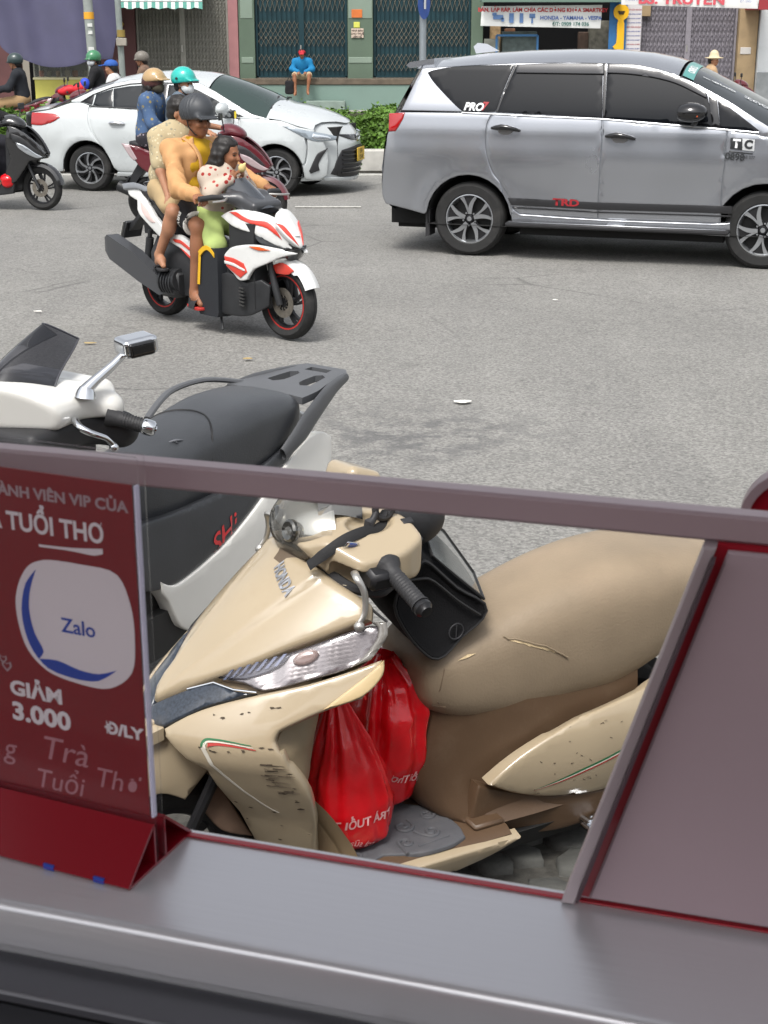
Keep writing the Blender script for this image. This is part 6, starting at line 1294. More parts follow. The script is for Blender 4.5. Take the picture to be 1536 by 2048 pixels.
# carrier rack: platform with three slots and two sweeping arms
zr = .842
def holed(outer, holes, z0, t, name):
    """flat plate with openings"""
    loops = [spline(outer, 3, True, 40)]+[spline(h, 3, True, 40) for h in holes]; V2 = [Vector(map(float, p)) for L_ in loops for p in L_]; E = []; k = 0
    for L_ in loops: n = len(L_); E += [(k+i, k+(i+1) % n) for i in range(n)]; k += n
    r = delaunay_2d_cdt(V2, E, [], 0, 1e-6); Q = np.array([list(q) for q in r[0]]); F = []
    for f in r[2]:
        c = Q[list(f)].mean(0)[None]
        if pdist(c, np.array(loops[0]))[1][0] and not any(pdist(c, np.array(h))[1][0] for h in loops[1:]): F.append(list(f))
    n = len(Q); zz = lambda p: z0+.02*max(0, (-1.15-p[0]))*1.2
    V = [(p[0], p[1], zz(p)) for p in Q]+[(p[0], p[1], zz(p)-t) for p in Q]; ec = {}
    for f in F:
        for a, c in zip(f, f[1:]+f[:1]): ec[(a, c)] = 1
    G = F+[[i+n for i in f[::-1]] for f in F]+[[a, c, c+n, a+n] for (a, c) in ec if (c, a) not in ec]
    b = MB(); b.add(V, G); return b.build(name, M_RACK, ws_, sharp=35)
holed([(-1.02,-.165),(-1.13,-.158),(-1.27,-.128),(-1.40,-.118),(-1.45,-.085),(-1.45,.085),(-1.40,.118),(-1.27,.128),(-1.13,.158),(-1.02,.165),(-1.035,.08),(-1.04,0),(-1.035,-.08)],
  [[(-1.18,-.095),(-1.31,-.080),(-1.33,-.055),(-1.31,-.035),(-1.20,-.035),(-1.165,-.06)], [(-1.18,.095),(-1.31,.080),(-1.33,.055),(-1.31,.035),(-1.20,.035),(-1.165,.06)], [(-1.365,-.05),(-1.41,-.045),(-1.41,.045),(-1.365,.05)]], zr, .026, 'rack_platform')
for S in (1, -1):
    b = MB(); P = spline([(-1.42,S*.105,.832),(-1.28,S*.138,.826),(-1.14,S*.175,.806),(-1.02,S*.198,.770),(-.93,S*.204,.725),(-.86,S*.19,.675)], 5); rr = np.interp(np.linspace(0,1,len(P)), [0,.3,.7,1], [.016,.034,.044,.022]); V = []; n = 12
    for p, r_ in zip(P, rr):
        for k in range(n): a = 2*math.pi*k/n; V.append(p+np.array([r_*.75*math.cos(a)*.55, S*.012*math.sin(a), r_*math.cos(a)]))
    b.add(V, [(i*n+k, i*n+(k+1) % n, (i+1)*n+(k+1) % n, (i+1)*n+k) for i in range(len(P)-1) for k in range(n)]); b.build('rack_arm', M_RACK, ws_)
    if S < 0: b = MB(); b.tube(spline([(-1.10,S*.15,.835),(-.94,S*.205,.868),(-.74,S*.22,.858),(-.60,S*.20,.80)], 5), .014, 8, flat=.7); b.build('grab_bar', M_RACK, ws_)
# handlebar cowl, headlight, smoked screen
q = SDF((-.12,-.30,.84), (.56,.30,1.20), .007)
q.box((.20,0,1.065), (.20,.19,.045), .04, roty(.10), 0); q.ell((.30,0,1.07), (.22,.17,.085), None, .04); q.cap((.14,.1,1.07), (.07,.20,1.055), .055, .045, .03); q.cap((.14,-.1,1.07), (.07,-.20,1.055), .055, .045, .03); q.half((.1,0,1.03), (-.06,0,-1), .01); q.half((.34,.04,1.03), (.75,.35,-.15), .02); q.half((.34,-.04,1.03), (.75,-.35,-.15), .02)
q.build('handlebar_cowl', M_WHS, ws_)
q = SDF((-.14,-.30,.84), (.52,.30,1.16), .007); q.box((.17,0,.99), (.19,.175,.05), .03, roty(.08), 0); q.cap((.10,.12,1.01), (.02,.20,.975), .062, .055, .03); q.cap((.10,-.12,1.01), (.02,-.20,.975), .062, .055, .03); q.box((.16,0,.92), (.14,.12,.05), .03, None, .02); q.half((.0,0,1.048), (.05,0,1), .008); q.build('lower_cowl', M_BPLAS, ws_)
q = SDF((.1,-.25,.95), (.56,.25,1.2), .006); q.ell((.30,0,1.085), (.20,.155,.075), None, 0); q.half((.27,0,0), (-1,0,.25)); q.half((0,0,1.03), (.4,0,-1)); q.shell(.006); q.build('headlight_glass', MATS['headlight_clear'], ws_)
q = SDF((.1,-.25,.95), (.56,.25,1.2), .007); q.ell((.29,0,1.085), (.19,.145,.066), None, 0); q.half((.27,0,0), (-1,0,.25)); q.ell((.46,.05,1.09), (.06,.06,.05), None, .02, 's'); q.ell((.46,-.06,1.09), (.06,.06,.05), None, .02, 's'); q.build('headlight_bowl', MATS['bowl_silver'], ws_)
b = MB(); b.grid(lambda u, v: (.36-.15*u*u-(.25-.10*u*u*.5)*v+.03*math.sin(v*3.14), u*(.118-.045*v-.03*v**4), 1.125+.155*v-.045*u*u*v-.012*u*u), np.linspace(-1, 1, 19), np.linspace(0, 1, 14)); o = b.build('windscreen', glassy('smoked_screen', '#232429', .42, .04, 1.5, '#77777d'), ws_)
b = MB(); b.tube([(.36-.15*u*u-.25*v+.05*u*u*v+.03*math.sin(v*3.14), u*(.118-.045*v-.03*v**4), 1.125+.155*v-.045*u*u*v-.012*u*u) for u, v in [(-1,t) for t in np.linspace(0,1,8)]+[(t,1) for t in np.linspace(-1,1,8)]+[(1,t) for t in np.linspace(1,0,8)]], .0028, 5); b.build('screen_edge', PM('edge_smoke', '#3a3a40', .2, coat=.6), ws_)
for S in (1, -1):
    m3 = np.array([1,S,1])
    b = MB(); b.tube([np.array(p)*m3 for p in ((.095,.215,1.035),(.085,.235,1.030),(.07,.26,1.022),(.045,.305,1.008))], [.030,.024,.021,.021], 16)
    for k in range(9): b.tube([np.array([.082-.004*k,.240+.007*k,1.029-.0022*k])*m3, np.array([.081-.004*k,.2425+.007*k,1.0285-.0022*k])*m3], .0225, 16)
    b.build('grip', MATS['grip_rubber'], ws_)
    b = MB(); b.tube([np.array(p)*m3 for p in ((.045,.305,1.008),(.043,.309,1.007),(.038,.318,1.004),(.030,.330,1.0005),(.027,.336,.999))], [.021,.024,.024,.023,.017], 18); b.tube([np.array(p)*m3 for p in ((.027,.336,.999),(.025,.339,.998))], [.010,.009], 12); b.build('bar_end', M_CHROME, ws_)
    L = spline([(.215,.20,1.045),(.235,.235,1.035),(.222,.265,1.020),(.185,.285,1.000),(.165,.293,.978)], 5); b = MB(); b.tube(L*m3, np.linspace(.012,.008,len(L)), 10); b.lathe([(0,-.014),(.008,-.012),(.0135,-.004),(.0135,.004),(.008,.012),(0,.014)], 14, np.array([.163,.294,.970])*m3, (0,0,1)); b.build('brake_lever', M_CHROME, ws_)
    if S < 0: continue
    b = MB(); b.lathe([(.032,0),(.026,.02),(.018,.032)], 14, np.array([.165,.195,1.10])*m3, (-.2,0,1)); b.tube([np.array(p)*m3 for p in ((.165,.195,1.12),(.13,.205,1.145),(.075,.222,1.180),(.015,.238,1.222))], [.019,.0155,.0125,.010], 12); b.build('mirror_stem', M_CHROME, ws_)
    q = SDF((-.16,.05,1.1), (.14,.36,1.32), .005); q.box((-.002,.248,1.232), (.054,.044,.027), .013, rotz(-.45)@roty(.12), 0)
    V, Q_ = q.mesh(); fl = Q_ if S > 0 else Q_[:, ::-1]; o = link('mirror_head', mesh_of('mirror_head', V*m3, fl, M_CHROME, None, True, 180, False), ws_)
    q = SDF((-.16,.05,1.1), (.14,.36,1.32), .004); q.box((.022,.287,1.229), (.040,.012,.021), .006, rotz(-.45)@roty(.12), 0); V, Q_ = q.mesh(); link('mirror_back', mesh_of('mirror_back', V*m3, Q_ if S > 0 else Q_[:, ::-1], M_GLOSSB, None, True, 180, False), ws_)
moto_wheel(ws_, (.50, 0, .27), .27, .20, .10, M_BLACKM, 5); moto_wheel(ws_, (-.88, 0, .27), .27, .20, .11, M_BLACKM, 5)
def wfront(u, v): return np.stack([.50-.42*np.clip(v-.55, 0, 1)-3*np.abs(u)**2.2, u, v], -1)
panel('front_apron', [(-.22,.40),(-.24,.70),(-.17,.98),(0,1.0),(.17,.98),(.24,.70),(.22,.40),(.12,.30),(-.12,.30)], wfront, M_WHS, ws_, .05, .01, .04)
b = MB(); b.tube([(.30,0,.95),(.40,0,.6),(.50,0,.27)], .04, 10); b.build('fork', M_BLACKM, ws_)
# ---------------------------------------------------------------- people
def A3(*p): return np.array(p, float)
M_SKIN = PM('skin_tan', '#8a5e45', .55, var=.06, vs=20, spec=.35); M_SKIN2 = PM('skin_light', '#a0745a', .55, var=.06, vs=20, spec=.35)
for m in (M_SKIN, M_SKIN2):
    p = m.node_tree.nodes['Principled BSDF']; p.inputs['Subsurface Weight'].default_value = .12; p.inputs['Subsurface Radius'].default_value = (.012,.004,.002); p.inputs['Subsurface Scale'].default_value = 1.0
M_HAIR = PM('black_hair', (.012,.010,.009), .5, bump=.6, bs=120, stretch=(1,1,.25)); M_EYE = PM('eye_dark', (.015,.01,.008), .2); M_LIP = PM('lip', '#7c4338', .5)
def frame3(look, up=(0,0,1)):
    f = unit(look); l = unit(np.cross(up, f)); return np.array([f, l, np.cross(f, l)]).T       # columns: forward, left, up
def add_head(q, c, look, s=1.0, up=(0,0,1), neck=None):
    M = frame3(look, up); w = lambda a, b, d: c+M@(A3(a, b, d)*s)
    q.ell(w(-.012,0,.030), A3(.096,.076,.092)*s, M, .0); q.ell(w(.022,0,-.030), A3(.066,.060,.078)*s, M, .02)
    q.cap(w(.055,0,-.085), w(.010,0,-.062), .024*s, .040*s, .025); q.cap(w(.086,0,.010), w(.103,0,-.026), .010*s, .0155*s, .012)
    q.cap(w(.075,-.03,.022), w(.075,.03,.022), .013*s, None, .012); q.cap(w(.076,-.018,-.058), w(.076,.018,-.058), .011*s, None, .008)
    for S in (1, -1):
        q.ell(w(-.008,S*.076,-.012), A3(.018,.009,.030)*s, M, .006); q.ell(w(.062,S*.036,-.022), A3(.028,.024,.024)*s, M, .015); q.ell(w(.083,S*.030,.004), A3(.012,.016,.010)*s, M, .006, 's')
    if neck is not None: q.cap(w(-.015,0,-.06), neck, .050*s, .056*s, .03)
def face_bits(t, c, look, s=1.0, up=(0,0,1), brow=M_HAIR):
    M = frame3(look, up); w = lambda a, b, d: c+M@(A3(a, b, d)*s)
    b = MB()
    for S in (1, -1): b.tube([w(.079,S*.019,.003), w(.082,S*.030,.005), w(.074,S*.043,.003)], [.003*s,.0062*s,.003*s], 6)
    b.build('eyes', M_EYE, t); b = MB()
    for S in (1, -1): b.tube([w(.090,S*.014,.024), w(.086,S*.032,.029), w(.074,S*.050,.024)], [.003*s,.0042*s,.002*s], 5)
    b.build('eyebrows', brow, t); b = MB(); b.tube([w(.078,.026,-.060), w(.088,0,-.058), w(.078,-.026,-.060)], [.002*s,.0055*s,.002*s], 6); b.build('lips', M_LIP, t)
def add_hand(q, wr, d, pn, side, s=1.0, curl=50, spread=.02):
    """palm, four curled fingers of unequal length and a thumb; d = direction of the hand, pn = way the palm faces"""
    d = unit(d); pn = unit(A3(*pn)-d*(A3(*pn)@d)); lat = np.cross(d, pn)*side
    q.box(wr+d*.042*s, A3(.044,.040,.015)*s, .012*s, np.array([d, lat, pn]).T, .012); q.cap(wr-d*.02*s, wr+d*.02*s, .024*s, .027*s, .012)
    for i, (o, L) in enumerate(((.030,.072),(.010,.080),(-.010,.075),(-.029,.060))):
        a = wr+d*.083*s+lat*o*s; dd = unit(d+lat*spread*(1.5-i)); r = .0095*s; ang = 0
        for j, f in enumerate((.42,.32,.26)):
            ang += math.radians(curl*(.75 if j == 0 else 1.0)); v = dd*math.cos(ang)+pn*math.sin(ang); e = a+v*L*f*s; q.cap(a, e, r, r*.92, .004); a = e; r *= .92
    a = wr+d*.022*s+lat*.034*s; v = unit(d*.75+lat*.5+pn*.45); e = a+v*.038*s; q.cap(a, e, .0125*s, .011*s, .008); q.cap(e, e+unit(d*.6-lat*.1+pn*.8)*.030*s, .011*s, .009*s, .004)
def add_foot(q, an, toe, s=1.0):
    d = unit(A3(*toe)-an); q.cap(an, an+A3(0,0,-.05*s), .036*s, .034*s, .02); h = A3(an[0], an[1], toe[2])-d*.03*s
    q.chain([h, A3(*toe)-d*.07*s, toe], [.033*s,.036*s,.022*s], .02)
def limb(q, a, b, c, ra, rb, rc, k=.03): q.cap(a, b, ra, rb, k); q.cap(b, c, rb*.98, rc, k)
def add_torso(q, hips, neck, shL, shR, w=1.0, g=0.0, belly=.0, k=.05):
    ax = unit(neck-hips); lat = unit(shL-shR); fw_ = np.cross(lat, ax); M = np.array([fw_, lat, ax]).T; L = np.linalg.norm(neck-hips)
    q.ell(hips+ax*.05, A3(.115+g,.160*w+g,.12+g), M, 0); q.ell(hips+ax*L*.36+fw_*belly, A3(.110+g+belly,.150*w+g,.17+g), M, k); q.ell(hips+ax*L*.70+fw_*.01, A3(.120+g,.168*w+g,.175+g), M, k)
    q.cap(shL, shR, .058+g, None, k); q.cap(hips+ax*L*.86, neck, .065+g, .05+g, .04)
    return M
def bounds(*pts, pad=.25):
    P = np.array([p for p in pts]); return P.min(0)-pad, P.max(0)+pad
def person_body(t, P, skin, res=.010, bare_arms=True):
    pts = [P[k] for k in ('hips','neck','head')]+[v for k in ('sh','el','wr','hp','kn','an','toe') for v in P[k]]
    lo, hi = bounds(*pts, pad=.16); q = SDF(lo, hi, res); s = P.get('s', 1.0)
    add_torso(q, P['hips'], P['neck'], P['sh'][0], P['sh'][1], s*.92, -.012)
    add_head(q, P['head'], P['look'], s*P.get('hs', 1.0), P.get('up', (0,0,1)), P['neck'])
    for i in (0, 1):
        limb(q, P['sh'][i], P['el'][i], P['wr'][i], .046*s, .039*s, .027*s); limb(q, P['hp'][i], P['kn'][i], P['an'][i], .080*s, .056*s, .038*s)
        kn, an = P['kn'][i], P['an'][i]; calf = kn+(an-kn)*.3; bk = unit(np.cross(np.cross(an-kn, P['hp'][i]-kn), an-kn)); q.ell(calf-bk*.012*s, A3(.048,.048,.09)*s, None, .04)
        if P.get('hand') is not None: add_hand(q, P['wr'][i], P['hd'][i], P['hp_n'][i], (1, -1)[i], s*P.get('hands', 1.0), P.get('curl', 55))
        add_foot(q, an, P['toe'][i], s)
    return q.build('body', skin, t)
def garment(name, t, mat, P, parts, g=.014, res=.011, wr=.005, seed=1, cuts=(), hem=None, belly=.0, fr=38, hole=None):
    pts = [P[k] for k in ('hips','neck')]+[v for k in ('sh','el','wr','hp','kn','an') for v in P[k]]
    lo, hi = bounds(*pts, pad=.2); q = SDF(lo, hi, res); s = P.get('s', 1.0)
    if 'torso' in parts: add_torso(q, P['hips'], P['neck'], P['sh'][0], P['sh'][1], s, g, belly)
    for i in (0, 1):
        sh, el, w_ = P['sh'][i], P['el'][i], P['wr'][i]; hp, kn, an = P['hp'][i], P['kn'][i], P['an'][i]
        if 'sleeve' in parts: q.cap(sh, sh+(el-sh)*.75, .058*s+g, .056*s+g, .05)
        if 'long' in parts: q.cap(sh, el, .056*s+g, .050*s+g, .05); q.cap(el, el+(w_-el)*.92, .050*s+g, .040*s+g, .04); q.cap(el+(w_-el)*.86, el+(w_-el)*.93, .040*s+g, .034*s+g, .01)
        f = parts.get('thigh') if isinstance(parts, dict) else None
        if f: q.cap(hp, hp+(kn-hp)*f, .090*s+g, .076*s+g, .05)
        if isinstance(parts, dict) and parts.get('shin'): q.cap(kn, kn+(an-kn)*parts['shin'], .066*s+g, .054*s+g, .04)
    if isinstance(parts, dict) and parts.get('pelvis'): q.ell(P['hips'], A3(.125+g,.165*s+g,.115+g), None, .05)
    if wr: q.wrinkle(wr, fr, seed)
    for p, n in cuts: q.half(p, n, .004)
    if hole: q.box(hole[0], hole[1], .03, None, .01, 's')
    return q.build(name, mat, t)
def helmet(t, c, look, mat, s=1.0, up=(0,0,1), brim=.0, ridges=0, rim=None, res=.008, bmat=None, name='helmet', half=-.02):
    M = frame3(look, up); w = lambda a, b, d: c+M@(A3(a, b, d)*s)
    q = SDF(c-.2*s, c+A3(.2,.2,.22)*s, res); q.ell(w(-.012,0,.040), A3(.128,.108,.112)*s, M, 0)
    if ridges:
        f0 = q.F.copy(); X = (q.ax[0][:,None,None]-c[0])*M[0,0]+(q.ax[1][None,:,None]-c[1])*M[1,0]+(q.ax[2][None,None,:]-c[2])*M[2,0]; Z = (q.ax[0][:,None,None]-c[0])*M[0,2]+(q.ax[1][None,:,None]-c[1])*M[1,2]+(q.ax[2][None,None,:]-c[2])*M[2,2]
        q.F += (.0028*s*np.sin((X*.9+Z*.25)/s*ridges)*(X < .05*s)).astype(np.float32)
    q.half(w(0,0,half), M@A3(.10,0,-1), .006)
    if brim: q.cap(w(.085,-.055,half+.030), w(.085,.055,half+.030), .020*s, None, .02); q.box(w(.120,0,half+.022), A3(brim,.070,.007)*s, .006, M@roty(.18), .01)
    q.ell(w(-.012,0,.000), A3(.098,.082,.095)*s, M, .0, 's')
    o = q.build(name, mat, t)
    if rim:
        b = MB(); b.tube([w(-.012+.122*math.cos(a), .104*math.sin(a), half+.004+.010*math.cos(a)) for a in np.linspace(0, 6.283, 29)[:-1]], .006*s, 6, closed=True); b.build('helmet_rim', rim, o)
    b = MB()
    for S in (1, -1): b.tube([w(.005,S*.090,.0), w(.012,S*.080,-.055), w(.035,S*.045,-.105), w(.045,0,-.118)], .0045*s, 5)
    b.build('chin_strap', PM('strap_dark', (.015,.013,.013), .7), o)
    return o
def hair_cap(t, c, look, s=1.0, up=(0,0,1), long=None, res=.009, name='hair'):
    M = frame3(look, up); w = lambda a, b, d: c+M@(A3(a, b, d)*s); lo, hi = c-.2, c+.2
    if long is not None: lo = np.minimum(lo, A3(*long)-.1)
    q = SDF(lo, hi, res); q.ell(w(-.022,0,.040), A3(.102,.086,.096)*s, M, 0); q.ell(w(-.05,0,-.01), A3(.070,.080,.090)*s, M, .02); q.half(w(.055,0,.055), M@A3(1,0,-.75), .015)
    if long is not None:
        for S in (.05, 0, -.05): q.chain([w(-.06,S,-.02), w(-.085,S*1.1,-.11), A3(*long)+M@A3(0,S*.8,0)], [.055*s,.05*s,.022*s], .03)
        for S in (1, -1): q.chain([w(.0,S*.075,.03), w(-.01,S*.082,-.05), w(-.03,S*.075,-.13)], [.022*s,.022*s,.014*s], .02)
    q.wrinkle(.0035, 110, 3); return q.build(name, M_HAIR, t)
def mask(t, c, look, mat, s=1.0, up=(0,0,1), res=.008):
    M = frame3(look, up); w = lambda a, b, d: c+M@(A3(a, b, d)*s); q = SDF(c-.16*s, c+.16*s, res); q.ell(w(.028,0,-.045), A3(.082,.072,.062)*s, M, 0); q.cap(w(.1,0,-.03), w(.085,0,-.07), .016*s, .02*s, .03); q.half(w(0,0,-.008), M@A3(-.25,0,1), .01); q.half(w(.0,0,0), M@A3(-1,0,0), .01)
    o = q.build('face_mask', mat, t); b = MB()
    for S in (1, -1): b.tube([w(.02,S*.075,-.03), w(-.01,S*.084,-.01)], .003*s, 5)
    b.build('ear_loop', mat, o); return o
def cloth(name, base, rough=.85, cols=(), scale=20, thr=.55, **k):
    """woven cloth, optionally with a scattered print"""
    m = PM(name, base, rough, var=.08, vs=12, bump=.25, bs=90, **k)
    if cols:
        nt = m.node_tree; N = nt.nodes; L = nt.links; p = N['Principled BSDF']; cur = p.inputs['Base Color'].links[0].from_socket; tc = N.new('ShaderNodeTexCoord')
        for i, c in enumerate(cols):
            v = N.new('ShaderNodeTexVoronoi'); v.inputs['Scale'].default_value = scale*(1+.27*i); mp = N.new('ShaderNodeMapping'); mp.inputs['Location'].default_value = (i*3.1, i*1.7, i*.9); L.new(tc.outputs['Object'], mp.inputs[0]); L.new(mp.outputs[0], v.inputs['Vector'])
            r = N.new('ShaderNodeMapRange'); r.inputs['From Min'].default_value = thr*.36; r.inputs['From Max'].default_value = thr*.36-.04; L.new(v.outputs['Distance'], r.inputs[0])
            x = N.new('ShaderNodeMix'); x.data_type = 'RGBA'; L.new(r.outputs[0], x.inputs['Factor']); L.new(cur, x.inputs['A']); x.inputs['B'].default_value = (*hx(c), 1); cur = x.outputs['Result']
        L.new(cur, p.inputs['Base Color'])
    return m
# ---------------------------------------------------------------- striped white and red motorbike scooter with its three riders
AX = ((-1.65, 11.19, 0), -42.7)
ax = thing('striped_scooter', 'white and red striped sports scooter ridden by a man, a boy and a girl', 'scooter', *AX)
M_AXW = PM('bike_white', '#cfd0ce', .28, coat=.8, var=.02); M_AXR = PM('bike_red', '#c53a2c', .3, coat=.7); M_AXB = PM('bike_black', (.020,.021,.023), .45, var=.2, vs=9, bump=.1, bs=100); M_AXG = PM('bike_grey', '#85888c', .35, metal=.4, coat=.4); M_DKG = PM('bike_dark_grey', (.045,.047,.052), .4, coat=.3)
def axs(w0, fx=1.0, x1=1.2, pow_=2.0, zt=.75, kt=.25):
    return lambda u, v: np.stack([u, -np.maximum(.02, w0-.175*np.clip((np.asarray(u)-x1)/.4, 0, 1)**pow_-kt*np.clip(np.asarray(v)-zt, 0, 1)), v], -1)
def both(name, poly, fn, mat, **k):
    k2 = dict(thick=.025, bev=.008, res=.03, sharp=42, parent=ax); k2.update(k); o = []
    for S in (1, -1): o.append(panel(name, poly, (lambda u, v, S=S: fn(u, v)*np.array([1, S, 1])), mat, flip=(S < 0), **k2))
    return o
f1 = axs(.20)
both('front_cowl', [(.84,.83),(.92,.87),(1.05,.89),(1.16,.885),(1.27,.86),(1.36,.81),(1.45,.73),(1.40,.67),(1.44,.615),(1.33,.655),(1.24,.70),(1.14,.742),(.97,.775)], axs(.19, 1, 1.05, 1.5), M_AXW)
both('front_stripe', [(.93,.862),(1.0,.84),(1.14,.800),(1.26,.775),(1.36,.70),(1.33,.755),(1.26,.815),(1.14,.825),(1.0,.868)], axs(.19, 1, 1.05, 1.5), M_AXR, lift=.006, thick=.01, bev=.003)
both('headlight', [(1.14,.752),(1.24,.716),(1.35,.672),(1.44,.64),(1.40,.61),(1.30,.625),(1.20,.675)], axs(.185, 1, 1.05, 1.5), PM('bike_headlight', (.05,.055,.06), .08, coat=1.), lift=.0)
both('side_wing', [(.93,.575),(.99,.625),(1.10,.655),(1.22,.665),(1.40,.64),(1.49,.615),(1.40,.59),(1.31,.545),(1.20,.49),(1.15,.42),(1.08,.41),(1.02,.45),(.95,.50)], axs(.225, 1, 1.1, 1.6), M_AXW)
both('wing_stripe', [(.935,.565),(1.03,.56),(1.13,.535),(1.16,.475),(1.10,.43),(1.02,.465),(.955,.50)], axs(.225, 1, 1.1, 1.6), M_AXR, lift=.006, thick=.01, bev=.003)
both('wing_line', [(.94,.535),(1.03,.528),(1.14,.495),(1.145,.48),(1.03,.508),(.945,.515)], axs(.225, 1, 1.1, 1.6), M_AXW, lift=.011, thick=.006, bev=.002)
both('indicator', [(1.18,.655),(1.26,.655),(1.33,.635),(1.25,.63)], axs(.228, 1, 1.1, 1.6), MATS['orange_lens'], lift=.006, thick=.01, bev=.003)
both('floor_skirt', [(.74,.36),(.93,.45),(1.02,.44),(1.10,.40),(1.22,.42),(1.28,.38),(1.27,.24),(1.14,.165),(.95,.15),(.75,.165)], axs(.215, 1, 1.0, 1.6), M_AXB)
b = MB()
for k in range(6): b.box((1.10+.0*k, -.222, .24+.024*k), (.07, .012, .012), rotz(-.25))
b.build('vents', M_GLOSSB, ax, smooth=False)
both('mid_panel', [(.28,.64),(.40,.66),(.53,.615),(.70,.50),(.74,.42),(.70,.40),(.56,.49),(.42,.56),(.28,.60)], axs(.19), M_AXW)
both('mid_stripe', [(.34,.625),(.42,.625),(.55,.565),(.52,.56),(.42,.60),(.36,.605)], axs(.19), M_AXR, lift=.006, thick=.008, bev=.002); both('mid_stripe', [(.42,.57),(.56,.50),(.62,.45),(.60,.47),(.50,.515)], axs(.19), M_AXR, lift=.006, thick=.008, bev=.002)
both('tail_panel', [(-.28,.945),(-.14,.945),(-.07,.90),(.05,.80),(.23,.665),(.34,.62),(.30,.585),(.17,.605),(.02,.69),(-.12,.79),(-.14,.86),(-.25,.895)], axs(.155), M_AXW)
both('tail_graphic', [(-.10,.86),(.0,.80),(.10,.72),(.06,.715),(-.06,.79)], axs(.155), PM('bike_pale_pink', '#c9b5b0', .4), lift=.005, thick=.006, bev=.002)
both('grab_handle', [(-.33,.965),(-.20,.985),(-.02,.955),(.06,.93),(.02,.915),(-.14,.94),(-.30,.925)], axs(.16), M_AXG, lift=.012)
b = MB(); b.loft([sbar(float(w), float(zt), float(zb), float(x), 28, .55, .6) for x, zt, zb, w in stations([(-.16,.94,.90,.08),(-.08,.955,.88,.12),(.05,.945,.84,.14),(.14,.87,.74,.145),(.22,.80,.66,.15),(.34,.755,.63,.15),(.46,.74,.62,.13),(.56,.735,.62,.10),(.62,.73,.64,.06)], 30)]); b.build('seat', PM('bike_seat', (.020,.020,.022), .6, bump=.2, bs=120), ax)
b = MB(); b.loft([[(x, y, z) for y, z in ((-.16,.22),(-.17,.5),(-.10,.62),(.10,.62),(.17,.5),(.16,.22))] for x in (.05,.4,.7,1.0)]); b.loft([[(x, y, z) for y, z in ((-.10,.62),(-.11,.84),(.11,.84),(.10,.62))] for x in (-.1,.2)]); b.loft([[(x, y, z) for y, z in ((-.17,.2),(-.17,.8),(.17,.8),(.17,.2))] for x in (.93,1.18)]); b.build('frame_block', M_AXB, ax)
# nose and dark screen
fx_ = lambda u, v: np.stack([1.475-1.1*np.abs(u)**1.5-.9*np.clip(v-.66, 0, 1)**1.2-.6*np.clip(.64-v, 0, 1), u, v], -1)
panel('nose', [(0,.905),(.07,.88),(.11,.80),(.075,.72),(.02,.655),(0,.645),(-.02,.655),(-.075,.72),(-.11,.80),(-.07,.88)], fx_, M_AXW, ax, .03, .01, .02)
for S in (1, -1): panel('nose_stripe', [(S*a, c) for a, c in [(.02,.665),(.075,.745),(.105,.815),(.07,.80),(.04,.73)]], fx_, M_AXR, ax, .008, .003, .02, .006)
panel('lower_nose', [(.10,.66),(.11,.60),(.05,.55),(-.05,.55),(-.11,.60),(-.10,.66),(0,.63)], fx_, M_GLOSSB, ax, .03, .008, .02, -.01)
b = MB(); b.grid(lambda u, v: (1.18-.28*v-.10*u*u, u*(.15-.05*v), .90+.185*v-.03*u*u), np.linspace(-1, 1, 13), np.linspace(0, 1, 8)); b.build('fly_screen', PM('screen_dark', (.035,.04,.048), .18, coat=.7), ax)
q = SDF((.72,-.30,.84), (1.25,.30,1.08), .012); q.box((1.0,0,.93), (.16,.14,.05), .03, roty(.3), 0); q.cap((.98,-.1,.95), (.90,-.2,.96), .05, .03, .03); q.cap((.98,.1,.95), (.90,.2,.96), .05, .03, .03); q.build('handlebar_cowl', M_DKG, ax)
b = MB(); b.box((.90,0,1.0), (.05,.16,.05), roty(-.5), .008); b.build('dash', M_GLOSSB, ax)
for S in (1, -1):
    b = MB(); b.tube([(.92,S*.20,.965),(.88,S*.27,.968),(.86,S*.375,.962)], [.014,.020,.019], 12); b.build('grip', MATS['grip_rubber'], ax)
    b = MB(); b.tube(spline([(.95,S*.20,.96),(1.0,S*.27,.955),(.985,S*.36,.95)], 4), .008, 8); b.build('brake_lever', MATS['lever_alloy'], ax)
    b = MB(); b.tube([(.93,S*.20,.98),(.93,S*.24,1.06),(.90,S*.27,1.13)], .008, 6); b.box((.90,S*.30,1.16), (.03,.14,.08), rotz(S*.2), .012); b.build('mirror', M_AXB, ax) if False else b.build('mirror_stub', M_AXB, ax) if False else None
# mudguard, fork, wheels, swing arm, exhaust, plate
def mg(u, v): return np.stack([1.33+v*np.cos(u), .0*u, .255+v*np.sin(u)], -1)
b = MB()
for S in (1, -1): b.loft([[(1.33+r*math.cos(a), S*y, .265+r*math.sin(a)) for r, y in ((.287,.058),(.30,.045),(.310,.0),(.302,.0),(.287,.040),(.245 if a > .9 else .272,.064),(.245 if a > .9 else .272,.070))] for a in np.linspace(.42, 2.1, 16)])
b.build('mudguard', M_AXW, ax)
both('mudguard_stripe', [(1.26,.515),(1.36,.545),(1.47,.50),(1.42,.47),(1.30,.465)], lambda u, v: np.stack([u, -.076+0*u, v], -1), M_AXR, thick=.006, bev=.002)
b = MB()
for S in (1, -1): b.tube([(1.22,S*.085,.62),(1.30,S*.085,.36),(1.335,S*.08,.25)], [.020,.026,.024], 10)
b.build('fork', M_AXB, ax)
M_RT = PM('rim_red', '#a3241f', .5)
moto_wheel(ax, (1.335, 0, .262), .262, .185, .105, M_BLACKM, 5, -1, ((.15,0,.13),(.55,8,.09),(.98,22,.12)), M_RT, twin=9)
